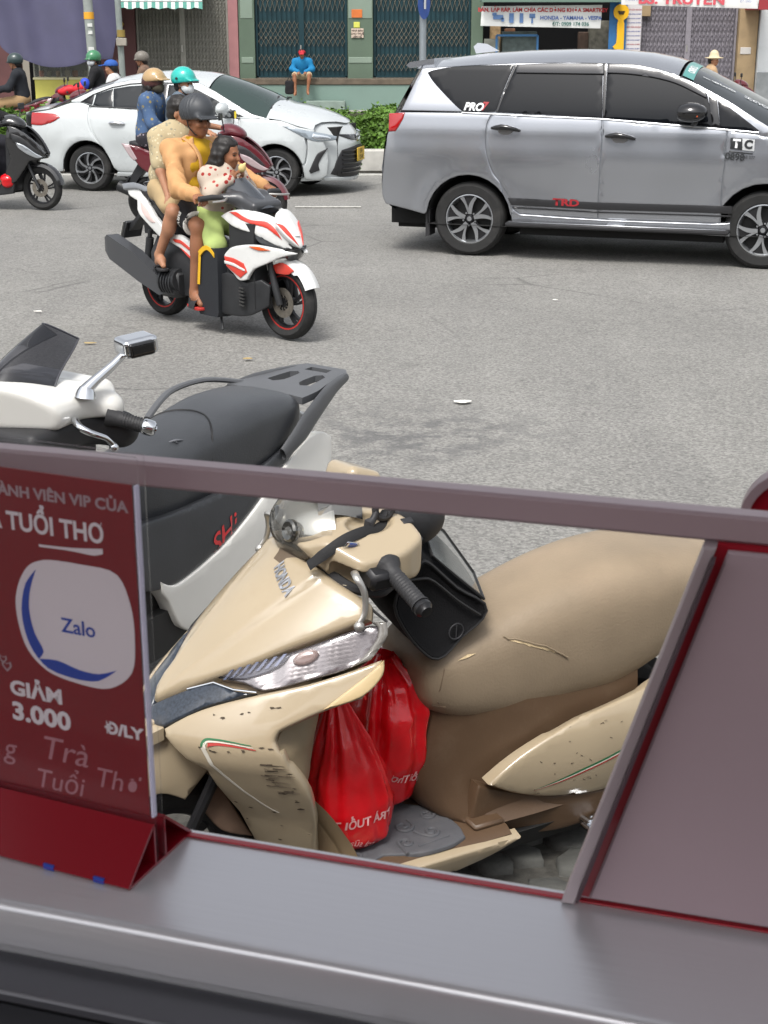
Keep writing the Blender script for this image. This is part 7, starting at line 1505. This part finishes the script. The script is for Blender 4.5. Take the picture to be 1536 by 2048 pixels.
moto_wheel(ax, (0, 0, .25), .25, .178, .13, M_BLACKM, 5, 0, ((.15,0,.13),(.55,8,.09),(.98,22,.12)), M_RT, twin=9)
b = MB(); b.loft([[(-.42,-.235,.57),(-.40,-.19,.57),(-.40,-.19,.49),(-.42,-.235,.47)], [(-.36,-.26,.60),(-.34,-.165,.60),(-.32,-.165,.44),(-.34,-.26,.42)], [(-.05,-.265,.50),(-.05,-.165,.50),(.0,-.165,.30),(.0,-.265,.29)], [(.20,-.25,.36),(.20,-.17,.36),(.22,-.17,.22),(.22,-.25,.21)], [(.30,-.22,.30),(.30,-.17,.30),(.30,-.17,.24),(.30,-.22,.24)]]); b.build('exhaust', M_DKG, ax, sharp=25)
b = MB(); b.box((.30,-.17,.30), (.22,.14,.2), b=.03); b.tube([(.22,-.18,.31),(.40,-.18,.33)], .085, 16); 
for k in range(5): b.tube([(.24+.03*k,-.18,.31),(.25+.03*k,-.18,.31)], .098, 16)
b.build('engine', M_AXB, ax)
b = MB()
for S in (1, -1): 
    b.tube([(-.08,S*.14,.28),(.02,S*.14,.66)], .018, 8); b.tube([(-.07+.03,S*.14,.36),(.0+.01,S*.14,.60)], .030, 10)
b.build('shock_absorber', M_AXB, ax)
b = MB(); b.bar((-.12,0,.82), (-.36,0,.62), .10, .03); b.box((-.37,0,.62), (.03,.17,.13), roty(.35), .004); b.build('plate_bracket', M_AXB, ax); b = MB(); b.box((-.392,0,.615), (.004,.19,.14), roty(.35)); b.build('number_plate', PM('plate_white', '#b9b8b2', .6), ax, smooth=False)
b = MB(); b.box((-.27,0,.90), (.06,.16,.05), roty(.3), .012); b.build('tail_light', M_REDL, ax)
b = MB(); b.tube([(.80,-.16,.14),(.86,-.20,.03)], .010, 6); b.build('side_stand', M_AXB, ax); b = MB(); b.tube([(.20,-.20,.40),(.24,-.30,.40)], .012, 8); b.tube([(.20,.20,.40),(.24,.30,.40)], .012, 8); b.build('pillion_peg', M_AXB, ax)
# black bag with yellow zip hung at the knee guard
hb = thing('black_bag', 'tall black bag with a yellow trim hanging at the front of the striped scooter', 'bag', *AX)
b = MB(); b.loft([[(x0, -.235, z), (x1, -.245, z), (x1+.02, -.13, z), (x0, -.12, z)] for x0, x1, z in ((.66,.86,.125),(.645,.875,.16),(.655,.88,.40),(.68,.88,.56),(.72,.86,.61))]); b.build('bag_body', PM('bag_navy', (.014,.016,.020), .6, bump=.3, bs=60), hb, sharp=60)
b = MB(); b.add([(.652,-.243,.34),(.682,-.245,.34),(.708,-.246,.57),(.68,-.244,.57)], [(0,1,2,3)]); b.loft([[(.68+.17*t, -.25, .575+.05*math.sin(t*3.1)), (.70+.15*t, -.25, .545+.05*math.sin(t*3.1)), (.70+.15*t, -.23, .545+.05*math.sin(t*3.1)), (.68+.17*t, -.23, .575+.05*math.sin(t*3.1))] for t in np.linspace(0, 1, 8)]); b.build('yellow_trim', PM('trim_yellow', '#d3a51f', .6), hb)
# ---- man
mn = thing('person', 'man in an orange jacket and dark grooved helmet riding the striped scooter', 'person', *AX, group='riders on the striped scooter')
P = dict(hips=A3(.33,0,.80), neck=A3(.405,.0,1.325), head=A3(.455,-.01,1.455), look=A3(.97,-.12,-.06), sh=[A3(.385,.185,1.255), A3(.355,-.185,1.255)], el=[A3(.56,.295,1.05), A3(.55,-.300,1.005)], wr=[A3(.775,.325,.995), A3(.765,-.315,.975)],
  hp=[A3(.37,.10,.81), A3(.37,-.10,.81)], kn=[A3(.68,.20,.735), A3(.635,-.195,.735)], an=[A3(.58,.21,.265), A3(.575,-.205,.265)], toe=[A3(.70,.22,.195), A3(.675,-.235,.195)],
  hand=1, hd=[A3(.85,.15,-.25), A3(.90,-.12,-.16)], hp_n=[A3(-.2,0,-1), A3(-.1,0,-1)], curl=52, s=1.0, hands=.92)
person_body(mn, P, M_SKIN, .0085); face_bits(mn, P['head'], P['look'])
M_JAC = cloth('jacket_orange', '#bb8e60', .8); M_YEL = cloth('polo_yellow', '#b08a14', .85); M_BLK = cloth('black_cloth', '#17171a', .9)
jk = garment('jacket', mn, M_JAC, P, {'torso':1,'long':1}, .007, .0085, .0075, 4, fr=62, hole=((.56,0,1.165), (.12,.062,.24)), cuts=[((.36,0,.80), (.1,0,-1)), ((.43,0,1.345), (.1,0,1))])
q = SDF((.38,-.16,.92), (.62,.16,1.40), .009); M_ = add_torso(q, P['hips'], P['neck'], P['sh'][0], P['sh'][1], .97, .004, .010); q.half((0,.11,0), (0,1,0), .01); q.half((0,-.11,0), (0,-1,0), .01); q.half((.40,0,1.335), (-.35,0,1), .01); q.half((.42,0,.95), (0,0,-1), .01); q.wrinkle(.006, 45, 6); q.build('polo_shirt', M_YEL, mn)
b = MB()
for S in (1, -1): b.loft([[A3(.455,S*.012,1.275), A3(.475,S*.075,1.245), A3(.40,S*.085,1.345), A3(.435,S*.04,1.345)], [A3(.468,S*.012,1.272), A3(.488,S*.078,1.240), A3(.405,S*.095,1.345), A3(.445,S*.045,1.350)]])
b.build('collar', M_YEL, mn, smooth=False)
sh_o = garment('shorts', mn, M_BLK, P, {'thigh':.80,'pelvis':1}, .014, .0095, .005, 8, cuts=[(P['hp'][i]+(P['kn'][i]-P['hp'][i])*.80, P['kn'][i]-P['hp'][i]) for i in (1,)])
a, c = P['hp'][1], P['kn'][1]; d_ = unit(c-a); q = SDF(np.minimum(a, c)-.16, np.maximum(a, c)+.16, .0085); q.cap(a, a+(c-a)*.82, .1065, .0935, 0); q.half(a+(c-a)*.80, d_, .003); q.half(a+(c-a)*.73, -d_, .003); q.build('shorts_hem', PM('hem_white', '#c9c8c2', .8), mn)
drop_text('BRV', .058, PM('hem_white', '#c9c8c2', .8), mn, sh_o, (.46, .785), -.25-1.5708, -1, False, .004, bold=.002)
b = MB()
for S in (1, -1): b.tube(spline([A3(.385,S*.098,1.335), A3(.47,S*.078,1.285), A3(.525,S*.066,1.20), A3(.53,S*.064,1.08), A3(.505,S*.062,.95)], 5), [.020]*11+[.018]*10, 8, flat=.5)
b.build('jacket_lapel', M_JAC, mn)
helmet(mn, P['head']+A3(-.005,0,.022), P['look'], PM('helmet_dark', (.040,.044,.050), .5, var=.1), 1.08, brim=.030, ridges=300, res=.0065, half=-.015)
M_SOLE = PM('sandal_black', (.022,.022,.024), .7); M_SRED = PM('sandal_red', '#a32a24', .6)
def sandal(t, an, toe, mat, band, bandmat, s=1.0):
    d = unit(A3(toe[0]-an[0], toe[1]-an[1], 0)); l = A3(-d[1], d[0], 0); h = A3(an[0], an[1], toe[2]-.037*s)-d*.065*s; e = A3(*toe)+d*.035*s; e[2] = toe[2]-.037*s; L = np.linalg.norm(e-h)
    pr_ = spline([(0,-.030),(.3,-.032),(.7,-.044),(.95,-.03),(1,0),(.95,.03),(.7,.044),(.3,.032),(0,.030),(-.04,0)], 3, True); b = MB(); b.prism([(p[0]*L, p[1]*s) for p in pr_], h, d, l, .020*s, ch=.004); b.build('sandal_sole', mat, t)
    b = MB(); mid = h+(e-h)*.62
    if band: b.loft([[mid+d*x+l*.046*s*math.cos(a)+A3(0,0,.012*s+.060*s*math.sin(a)) for a in np.linspace(-.1, 3.24, 11)] for x in (-.045*s,.030*s)], caps=False); b.loft([[h+d*(x+.05)+l*.042*s*math.cos(a)+A3(0,0,.012*s+.105*s*math.sin(a)) for a in np.linspace(-.1, 3.24, 11)] for x in (.0,.03*s)], caps=False)
    else:
        top = mid+d*.045*s+A3(0,0,.045*s)
        for S in (1, -1): b.tube([top, mid-d*.03*s+l*S*.038*s+A3(0,0,.035*s), h+d*.06+l*S*.036*s+A3(0,0,.01)], .006*s, 6)
    b.build('sandal_strap', bandmat, t)
for i in (0, 1): sandal(mn, P['an'][i], P['toe'][i], M_SRED, True, M_SOLE, 1.1)
b = MB(); w_ = P['wr'][0]; b.tube([w_-A3(.03,.005,-.003), w_-A3(.005,.0,-.0)], .036, 14); b.build('wrist_watch', M_CHROME, mn)
# ---- boy behind
by = thing('person', 'boy in a pale patterned shirt sitting behind the man on the striped scooter', 'person', *AX, group='riders on the striped scooter')
PB = dict(hips=A3(.06,.015,.95), neck=A3(.125,.075,1.375), head=A3(.165,.085,1.495), look=A3(.95,.25,0), sh=[A3(.125,.215,1.315), A3(.095,-.085,1.315)], el=[A3(.24,.26,1.10), A3(.20,-.165,1.095)], wr=[A3(.36,.20,1.02), A3(.325,-.205,.925)],
  hp=[A3(.10,.11,.955), A3(.10,-.075,.955)], kn=[A3(.40,.24,.83), A3(.40,-.225,.825)], an=[A3(.24,.25,.50), A3(.225,-.235,.505)], toe=[A3(.32,.27,.435), A3(.315,-.270,.435)],
  hand=1, hd=[A3(.8,-.3,-.2), A3(.62,-.05,-.75)], hp_n=[A3(0,0,-1), A3(-.7,.1,-.6)], curl=18, s=.86, hands=.95, hs=1.08)
person_body(by, PB, M_SKIN2, .0085); face_bits(by, PB['head'], PB['look'], .92)
garment('shirt', by, cloth('shirt_khaki', '#a99b7c', .9, ('#8a8571', '#c2b799'), 26, .8), PB, {'torso':1,'sleeve':1}, .022, .0095, .005, 9)
garment('shorts', by, cloth('shorts_beige', '#a8926e', .9), PB, {'thigh':.72,'pelvis':1}, .016, .010, .004, 5)
hair_cap(by, PB['head'], PB['look'], .96)
for i in (0, 1): sandal(by, PB['an'][i], PB['toe'][i], M_SOLE, False, M_SOLE, .95)
# ---- girl in front
gl = thing('person', 'small girl in a red and white top sitting in front of the man', 'person', *AX, group='riders on the striped scooter')
PG = dict(hips=A3(.60,-.01,.80), neck=A3(.690,-.01,1.135), head=A3(.745,.0,1.235), look=A3(.90,.30,-.12), sh=[A3(.70,.115,1.085), A3(.675,-.125,1.085)], el=[A3(.78,.16,.98), A3(.745,-.175,.965)], wr=[A3(.855,.05,1.075), A3(.85,-.075,1.075)],
  hp=[A3(.64,.07,.78), A3(.64,-.09,.78)], kn=[A3(.80,.12,.63), A3(.775,-.165,.625)], an=[A3(.66,.13,.27), A3(.645,-.175,.265)], toe=[A3(.74,.14,.205), A3(.735,-.195,.205)],
  hand=1, hd=[A3(.3,-.5,.8), A3(.3,.5,.8)], hp_n=[A3(-.6,-.5,0), A3(-.6,.5,0)], curl=55, s=.66, hands=.95, hs=1.36)
person_body(gl, PG, M_SKIN, .0085); face_bits(gl, PG['head'], PG['look'], .88)
garment('top', gl, cloth('top_red_white', '#b3a698', .9, ('#8e2622', '#9a3a34'), 15, .7), PG, {'torso':1,'long':1}, .016, .0085, .004, 12)
garment('shorts', gl, cloth('shorts_green', '#a9bb72', .9), PG, {'thigh':1.0,'pelvis':1,'shin':.12}, .026, .010, .005, 15)
hair_cap(gl, PG['head'], PG['look'], .95, long=(.60,-.02,.99))
for i in (0, 1): sandal(gl, PG['an'][i], PG['toe'][i], PM('sandal_beige', '#b59c7c', .7), True, MATS['sandal_beige'], .75)
fo = tag(SDF((.84,-.06,1.08), (.98,.08,1.2), .006).ell((.90,-.005,1.150), (.022,.030,.030), None, 0).cap((.90,-.005,1.15), (.905,.02,1.18), .014, .008, .01).build('snack', PM('bread', '#c9b37a', .8, var=.2, vs=40), None), 'small pale bread snack held in the girl\'s hands', 'food')
fo.location = AX[0]; fo.rotation_euler = (0, 0, R(AX[1]))
# ---------------------------------------------------------------- other riders on the road
def city_scooter(name, label, loc, yaw, paint, trim, lens, wb=1.27, group=None, dark=None):
    """step-through scooter; origin under the rear wheel"""
    t = thing(name, label, 'scooter', loc, yaw, 0, group); dk = dark or M_AXB; f = wb-1.27
    def both(nm, poly, w, mat, x1=9, k=.4, **kw):
        k2 = dict(thick=.03, bev=.01, res=.05, sharp=42, parent=t); k2.update(kw)
        for S in (1, -1): panel(nm, poly, (lambda u, v, S=S: np.stack([u, S*(np.maximum(.015, w-k*np.clip(np.asarray(u)-x1, 0, 1)**1.3-.12*np.clip(np.asarray(v)-.85, 0, 1))), v], -1)), mat, flip=(S > 0), **k2)
    both('front_apron', [(x+f, z) for x, z in [(.96,.98),(1.06,.96),(1.18,.885),(1.30,.77),(1.375,.66),(1.33,.60),(1.20,.58),(1.12,.46),(1.02,.34),(.90,.30),(.90,.45),(.97,.62),(.93,.80)]], .19, paint, 1.0+f, .42)
    both('apron_trim', [(x+f, z) for x, z in [(1.0,.90),(1.12,.86),(1.24,.76),(1.33,.66),(1.26,.655),(1.14,.735),(1.02,.80)]], .19, trim, 1.0+f, .42, lift=.006)
    both('headlight', [(x+f, z) for x, z in [(1.06,.80),(1.16,.76),(1.28,.67),(1.36,.625),(1.30,.61),(1.18,.66),(1.08,.74)]], .19, lens, 1.0+f, .42, lift=.012)
    both('side_panel', [(-.24,.88),(-.10,.86),(.10,.79),(.30,.74),(.52,.62),(.60,.45),(.48,.36),(.28,.42),(.10,.54),(-.04,.62),(-.14,.74)], .165, paint)
    both('tail_lens', [(-.245,.885),(-.14,.86),(-.02,.74),(-.07,.66),(-.14,.72)], .150, lens, lift=.012) if False else both('tail_lens', [(-.26,.885),(-.17,.875),(-.08,.72),(-.12,.70),(-.16,.735)], .155, lens, lift=.014)
    both('floor_side', [(.45,.36),(.60,.40),(.92,.34),(1.0+f,.32),(.97,.20),(.70,.17),(.45,.22)], .17, dk)
    b = MB(); b.loft([sbar(float(w), float(zt), float(zb), float(x), 24, .55, .6) for x, zt, zb, w in stations([(-.20,.90,.86,.06),(-.12,.905,.83,.12),(.05,.87,.78,.14),(.20,.80,.72,.145),(.35,.775,.68,.14),(.52,.75,.64,.12),(.60,.72,.62,.06)], 22)]); b.build('seat', MATS['bike_seat'], t)
    b = MB(); b.loft([[(x, y, z) for y, z in ((-.14,.2),(-.15,.5),(-.10,.66),(.10,.66),(.15,.5),(.14,.2))] for x in (.05,.3,.56)]); b.box((.72,0,.27), (.5,.32,.1), b=.03); b.loft([[(x, y, z) for x, z in ((.88+f,.3),(1.0+f,.3),(1.20+f,.62),(1.02+f,.95),(.90+f,.8))] for y in (-.14,0,.14)]); b.build('frame_block', dk, t)
    q = SDF((.70+f,-.30,.86), (1.16+f,.30,1.14), .014); q.ell((.96+f,0,1.01), (.15,.12,.075), roty(.35), 0); q.cap((.92+f,-.08,1.01), (.86+f,-.2,.99), .045, .03, .03); q.cap((.92+f,.08,1.01), (.86+f,.2,.99), .045, .03, .03); q.build('handlebar_cowl', paint, t)
    for S in (1, -1):
        b = MB(); b.tube([(.87+f,S*.2,.99),(.84+f,S*.36,.975)], .018, 8); b.build('grip', MATS['grip_rubber'], t)
        b = MB(); b.tube([(.90+f,S*.18,1.02),(.90+f,S*.25,1.15)], .007, 6); b.box((.89+f,S*.28,1.18), (.02,.13,.075), b=.008); b.build('mirror', dk, t)
    b = MB()
    b.loft([[(1.27+f+r*math.cos(a), y, .262+r*math.sin(a)) for r, y in ((.25,.065),(.285,.05),(.30,.0),(.285,-.05),(.25,-.065),(.265,-.045),(.285,0),(.265,.045))] for a in np.linspace(.15, 2.6, 14)]); b.build('mudguard', paint, t)
    b = MB(); 
    for S in (1, -1): b.tube([(1.12+f,S*.075,.58),(1.27+f,S*.075,.262)], .018, 8); b.tube([(-.02,S*.13,.28),(.06,S*.13,.6)], .025, 8)
    b.build('fork', dk, t)
    b = MB(); b.loft([[(-.10,y,.68),(-.02,y,.62),(-.22,y,.36),(-.28,y,.40)] for y in (-.07,.07)]); b.box((-.245,0,.47), (.02,.19,.13), roty(.5)); b.build('rear_mudguard', M_AXB, t)
    b = MB(); b.tube([(.30,-.16,.26),(-.02,-.20,.32),(-.30,-.20,.44)], [.03,.055,.06], 12); b.build('exhaust', dk, t)
    moto_wheel(t, (1.27+f, 0, .262), .262, .19, .09, M_BLACKM, 5, -1, ((.15,0,.12),(.55,6,.08),(.98,14,.11)), None, twin=8); moto_wheel(t, (0, 0, .262), .262, .185, .10, M_BLACKM, 5, 0)
    return t
M_MAR = PM('bike_maroon', '#5a1620', .3, coat=.9); M_PINKL = PM('lens_pale', '#b9a6a8', .15, coat=.8, metal=.3)
MO = ((-2.565, 16.575, 0), -9)
city_scooter('maroon_scooter', 'maroon scooter carrying two helmeted riders between the striped scooter and the saloon', MO[0], MO[1], M_MAR, PM('bike_black_trim', (.025,.022,.024), .4, coat=.5), M_PINKL)
b = MB(); b.box((1.06,-.30,1.20), (.02,.012,.07)); tag(b.build('yellow_tag', PM('tag_yellow', '#cdb82c', .6), None, smooth=False), 'small yellow tag hanging on the mirror of the maroon scooter', 'tag'); o = bpy.data.objects['yellow_tag']; o.location = MO[0]; o.rotation_euler = (0,0,R(MO[1]))
wm = thing('person', 'woman in a tan helmet and blue flowered blouse riding pillion on the maroon scooter', 'person', *MO)
PW = dict(hips=A3(.0,0,.93), neck=A3(.055,0,1.385), head=A3(.105,.0,1.505), look=A3(.9,-.42,0), sh=[A3(.06,.16,1.33), A3(.05,-.16,1.33)], el=[A3(.14,.22,1.10), A3(.12,-.22,1.10)], wr=[A3(.30,.16,1.0), A3(.30,-.16,1.0)],
  hp=[A3(.04,.09,.94), A3(.04,-.09,.94)], kn=[A3(.42,.20,.86), A3(.42,-.20,.86)], an=[A3(.30,.21,.44), A3(.30,-.21,.44)], toe=[A3(.42,.23,.38), A3(.42,-.23,.38)], hand=1, hd=[A3(.9,-.2,-.3), A3(.9,.2,-.3)], hp_n=[A3(0,-.3,-1), A3(0,.3,-1)], s=.93, curl=30)
person_body(wm, PW, M_SKIN2, .012)
garment('blouse', wm, cloth('blouse_blue', '#42597a', .9, ('#8a7c50', '#5d6f82'), 15, .7), PW, {'torso':1,'long':1}, .020, .012, .005, 21)
garment('trousers', wm, cloth('trousers_print', '#2c2a30', .9, ('#8a8088',), 22, .8), PW, {'thigh':1,'pelvis':1,'shin':.9}, .016, .013, .004, 22)
hair_cap(wm, PW['head'], PW['look'], 1.0, long=(.02,-.03,1.12)); mask(wm, PW['head'], PW['look'], PM('mask_olive', '#3d392e', .85)); face_bits(wm, PW['head'], PW['look'])
helmet(wm, PW['head'], PW['look'], PM('helmet_tan', '#a78b62', .35, coat=.5), 1.06, brim=.035, res=.010, half=.018)
helmet(wm, PW['head']-A3(.02,-.008,.028), PW['look'], PM('helmet_brown', '#43221f', .35, coat=.5), 1.02, res=.010, name='helmet_lower', half=-.01)
rd = thing('person', 'rider in a turquoise helmet and white mask steering the maroon scooter', 'person', *MO)
PR = dict(hips=A3(.30,0,.86), neck=A3(.375,0,1.37), head=A3(.43,.0,1.50), look=A3(.93,-.35,0), sh=[A3(.37,.18,1.30), A3(.36,-.18,1.30)], el=[A3(.55,.27,1.06), A3(.54,-.27,1.06)], wr=[A3(.77,.32,1.02), A3(.77,-.32,1.02)],
  hp=[A3(.34,.10,.86), A3(.34,-.10,.86)], kn=[A3(.70,.18,.74), A3(.70,-.18,.74)], an=[A3(.66,.18,.36), A3(.66,-.18,.36)], toe=[A3(.80,.18,.31), A3(.80,-.18,.31)], hand=1, hd=[A3(.9,.1,-.3), A3(.9,-.1,-.3)], hp_n=[A3(0,0,-1), A3(0,0,-1)], s=1.0, curl=55)
person_body(rd, PR, M_SKIN2, .012); garment('shirt', rd, cloth('shirt_grey', '#5e6b78', .9), PR, {'torso':1,'sleeve':1}, .020, .012, .005, 31); garment('trousers', rd, M_BLK, PR, {'thigh':1,'pelvis':1,'shin':.95}, .016, .013, .004, 32)
hair_cap(rd, PR['head'], PR['look']); mask(rd, PR['head'], PR['look'], PM('mask_white', '#c9ced0', .85)); face_bits(rd, PR['head'], PR['look'])
ht_ = helmet(rd, PR['head']+A3(0,0,.015), PR['look'], PM('helmet_turquoise', '#1fa99f', .3, coat=.6), 1.10, brim=.02, res=.010, half=-.002)
b = MB(); M3 = frame3(PR['look']); b.tube([PR['head']+M3@A3(.10,-.07,.045), PR['head']+M3@A3(.155,-.035,.02), PR['head']+M3@A3(.155,.035,.02), PR['head']+M3@A3(.10,.07,.045)], .012, 6); b.tube([PR['head']+M3@A3(-.01,-.120,.06), PR['head']+M3@A3(-.01,-.128,.06)], .014, 10); b.build('helmet_peak', M_AXB, ht_)
# black scooter leaving the frame on the left
BO = ((-5.27, 18.32, 0), -18)
city_scooter('black_scooter', 'glossy black scooter at the left edge of the road, front wheel and headlight in view', BO[0], BO[1], PM('bike_gloss_black', (.014,.014,.015), .18, coat=.9), M_AXB, PM('lens_silver', '#a9aeb3', .12, metal=.6, coat=.8))
br = thing('person', 'rider in dark clothes on the black scooter at the left edge', 'person', *BO)
PK = dict(PR); person_body(br, PK, M_SKIN2, .014); garment('jacket', br, M_BLK, PK, {'torso':1,'long':1}, .020, .014, .005, 41); garment('trousers', br, cloth('trousers_dark', '#22222a', .9), PK, {'thigh':1,'pelvis':1,'shin':.95}, .016, .014, .004, 42)
helmet(br, PK['head'], PK['look'], M_AXB, 1.08, brim=.02, res=.012)
rg_ = thing('red_bundle', 'crumpled red plastic bundle on the footboard of the black scooter', 'bag', *BO)
q = SDF((.78,-.26,.22), (1.04,-.02,.48), .010); q.ell((.90,-.15,.35), (.085,.075,.09), None, 0); q.wrinkle(.008, 40, 5); q.build('film', M_REDBAG, rg_)
# ---- far side of the street: riders beyond the hedge, people by the shops
def far_person(label, loc, yaw, look, seat_z, top, legs, skin=M_SKIN2, res=.02, hat=None, hatmat=None, msk=None, arms=None, lean=.05, sleeves='long', s=.95, headmat=None, dx=None):
    t = thing('person', label, 'person', loc, yaw); z = seat_z
    Pq = dict(hips=A3(0,0,z+.08), neck=A3(lean,0,z+.56), head=A3(lean+.05,0,z+.69), look=A3(*look), sh=[A3(lean,.18,z+.50), A3(lean,-.18,z+.50)], el=arms[0] if arms else [A3(.18,.25,z+.28), A3(.18,-.25,z+.28)], wr=arms[1] if arms else [A3(.42,.28,z+.24), A3(.42,-.28,z+.24)],
      hp=[A3(.04,.10,z+.06), A3(.04,-.10,z+.06)], kn=[A3(.40,.16,z+.0), A3(.40,-.16,z+.0)], an=[A3(.34,.16,z-.42), A3(.34,-.16,z-.42)], toe=[A3(.46,.17,z-.48), A3(.46,-.17,z-.48)], hand=1, hd=[A3(.9,0,-.3)]*2, hp_n=[A3(0,0,-1)]*2, s=s, curl=50)
    if dx: Pq.update(dx)
    person_body(t, Pq, skin, res); garment('top', t, top, Pq, {'torso':1, sleeves:1}, .02, res, .004, 51)
    if legs: garment('trousers', t, legs[0], Pq, {'thigh':1 if legs[1] else .85,'pelvis':1,'shin':legs[1]}, .018, res, .003, 52)
    hair_cap(t, Pq['head'], Pq['look'], res=res*.8)
    if msk: mask(t, Pq['head'], Pq['look'], msk, res=res*.7)
    if hat: helmet(t, Pq['head']+A3(0,0,.01), Pq['look'], hatmat, 1.08, brim=hat, res=res*.7)
    return t, Pq
M_DKJ = cloth('jacket_dark', '#1f2228', .9); M_BEI = cloth('trousers_beige', '#9a7f5c', .9)
F1 = ((-6.35, 27.0, .0), 180)
far_person('rider in a dark jacket and beige trousers heading left beyond the hedge', F1[0], F1[1], (1,0,0), .78, M_DKJ, (M_BEI, .8), hat=.015, hatmat=PM('helmet_green_dark', '#2c3b3c', .4, coat=.4))
fs = city_scooter('far_scooter', 'dark red scooter with a black tail ridden to the left beyond the hedge', (-6.05, 27.0, 0), 180, M_MAR, M_AXB, M_PINKL)
F2 = ((-5.05, 27.4, 0), 185)
far_person('rider in a green helmet, white mask and black jacket behind the white saloon', F2[0], F2[1], (.8,.5,0), .82, M_BLK, (M_BLK, .9), hat=.012, hatmat=PM('helmet_green', '#3d7a55', .35, coat=.5), msk=MATS['mask_white'])
def dup_bike(src, label, loc, yaw):
    c = copy_tree(src); c.location = loc; c.rotation_euler = (0, 0, R(yaw)); c['label'] = label; return c
dup_bike(fs, 'scooter of the green helmeted rider, hidden behind the white saloon', (-4.75, 27.4, 0), 185)
cc = thing('child_coat', 'bright red and blue raincoat bundle carried in front of the green helmeted rider', 'coat', (-5.42, 27.1, 0))
q = SDF((-.5,-.2,.85), (.4,.2,1.3), .02); q.cap((-.28,0,.98), (.1,0,1.06), .06, .09, .04); q.wrinkle(.01, 25, 4); q.build('red_cloth', cloth('raincoat_red', '#c3222b', .6), cc); q = SDF((-.1,-.2,.9), (.4,.2,1.4), .02); q.ell((.16,0,1.12), (.09,.09,.10), None, 0); q.build('blue_cloth', cloth('raincoat_blue', '#2b46b5', .6), cc)
t_, Pq = far_person('person in a blue cap and white shirt facing left behind the white saloon', (-4.36, 25.2, 0), 180, (1,.1,-.15), .74, cloth('shirt_white', '#bfc1c2', .9), (M_BLK, .9))
q = SDF(Pq['head']-.22, Pq['head']+.24, .013); c0 = Pq['head']; q.ell(c0+A3(-.01,0,.055), (.115,.095,.085), None, 0); q.half(c0+A3(0,0,.035), (0,0,-1)); q.box(c0+A3(.14,0,.045), (.055,.065,.008), .006, roty(.12), .01); q.build('cap', cloth('cap_blue', '#27529c', .8), t_)
dup_bike(fs, 'scooter of the blue capped rider, hidden behind the white saloon', (-4.06, 25.2, 0), 180)
far_person('rider in a grey helmet just showing above the roof of the white saloon', (-4.45, 29.0, 0), 178, (1,.2,0), .78, cloth('shirt_brown', '#6b5648', .9), (M_BLK, .9), hat=.012, hatmat=PM('helmet_grey', '#6f6a63', .5))
dup_bike(fs, 'scooter of the grey helmeted rider, hidden behind the white saloon', (-4.15, 29.0, 0), 178)
t_, Pq = far_person('person in a cream bucket hat seen over the windscreen of the silver people carrier', (6.30, 30, 0), 0, (.6,-.6,0), .76, cloth('shirt_tan', '#a98d6d', .9), (M_BLK, .9))
q = SDF(Pq['head']-.26, Pq['head']+.26, .014); c0 = Pq['head']; q.cap(c0+A3(0,0,.07), c0+A3(0,0,.11), .10, .085, .03); q.box(c0+A3(0,0,.045), (.155,.145,.010), .008, None, .02); q.ell(c0+A3(0,0,0), (.085,.075,.09), None, .0, 's'); q.build('bucket_hat', cloth('hat_cream', '#c8b99a', .9), t_)
dup_bike(fs, 'scooter of the rider in the cream hat, hidden behind the silver people carrier', (6.0, 30, 0), 0)
# seated man on the ledge
tx, Ps = far_person('man in a bright blue jacket and red cap sitting on the ledge', (-1.99, 37.72, .86), -90, (1,0,-.35), 0, cloth('jacket_blue', '#0f6f9f', .85), (cloth('shorts_khaki', '#a39478', .9), 0), skin=M_SKIN, res=.016, lean=.14, s=.86,
  arms=([A3(.15,.25,.22), A3(.15,-.25,.22)], [A3(.30,.08,.16), A3(.30,-.08,.16)]), dx=dict(hips=A3(0,0,.10), neck=A3(.12,0,.45), head=A3(.19,0,.55), sh=[A3(.11,.17,.40), A3(.11,-.17,.40)], hp=[A3(.03,.10,.09), A3(.03,-.10,.09)], kn=[A3(.36,.18,.08), A3(.36,-.18,.08)], an=[A3(.40,.14,-.28), A3(.40,-.16,-.30)], toe=[A3(.50,.16,-.36), A3(.50,-.18,-.38)]))
q = SDF(Ps['head']-.2, Ps['head']+.24, .012); c0 = Ps['head']; q.ell(c0+A3(-.01,0,.05), (.105,.09,.085), None, 0); q.half(c0+A3(0,0,.03), (0,0,-1)); q.box(c0+A3(.12,0,.03), (.05,.06,.008), .006, roty(.3), .01); q.build('cap', cloth('cap_red', '#a8242f', .8), tx)
bq = thing('black_bag', 'dark cloth bag hanging from the ledge beside the seated man', 'bag', (-2.29, 37.35, .52)); q = SDF((-.2,-.15,-.1), (.2,.15,.5), .015); q.box((0,0,.14), (.11,.06,.16), .04, None, 0); q.wrinkle(.006, 30, 2); q.build('cloth', M_BLK, bq); b = MB(); b.tube([(-.06,0,.28),(0,.05,.42),(.06,0,.28)], .012, 6); b.build('strap', M_BLK, bq)
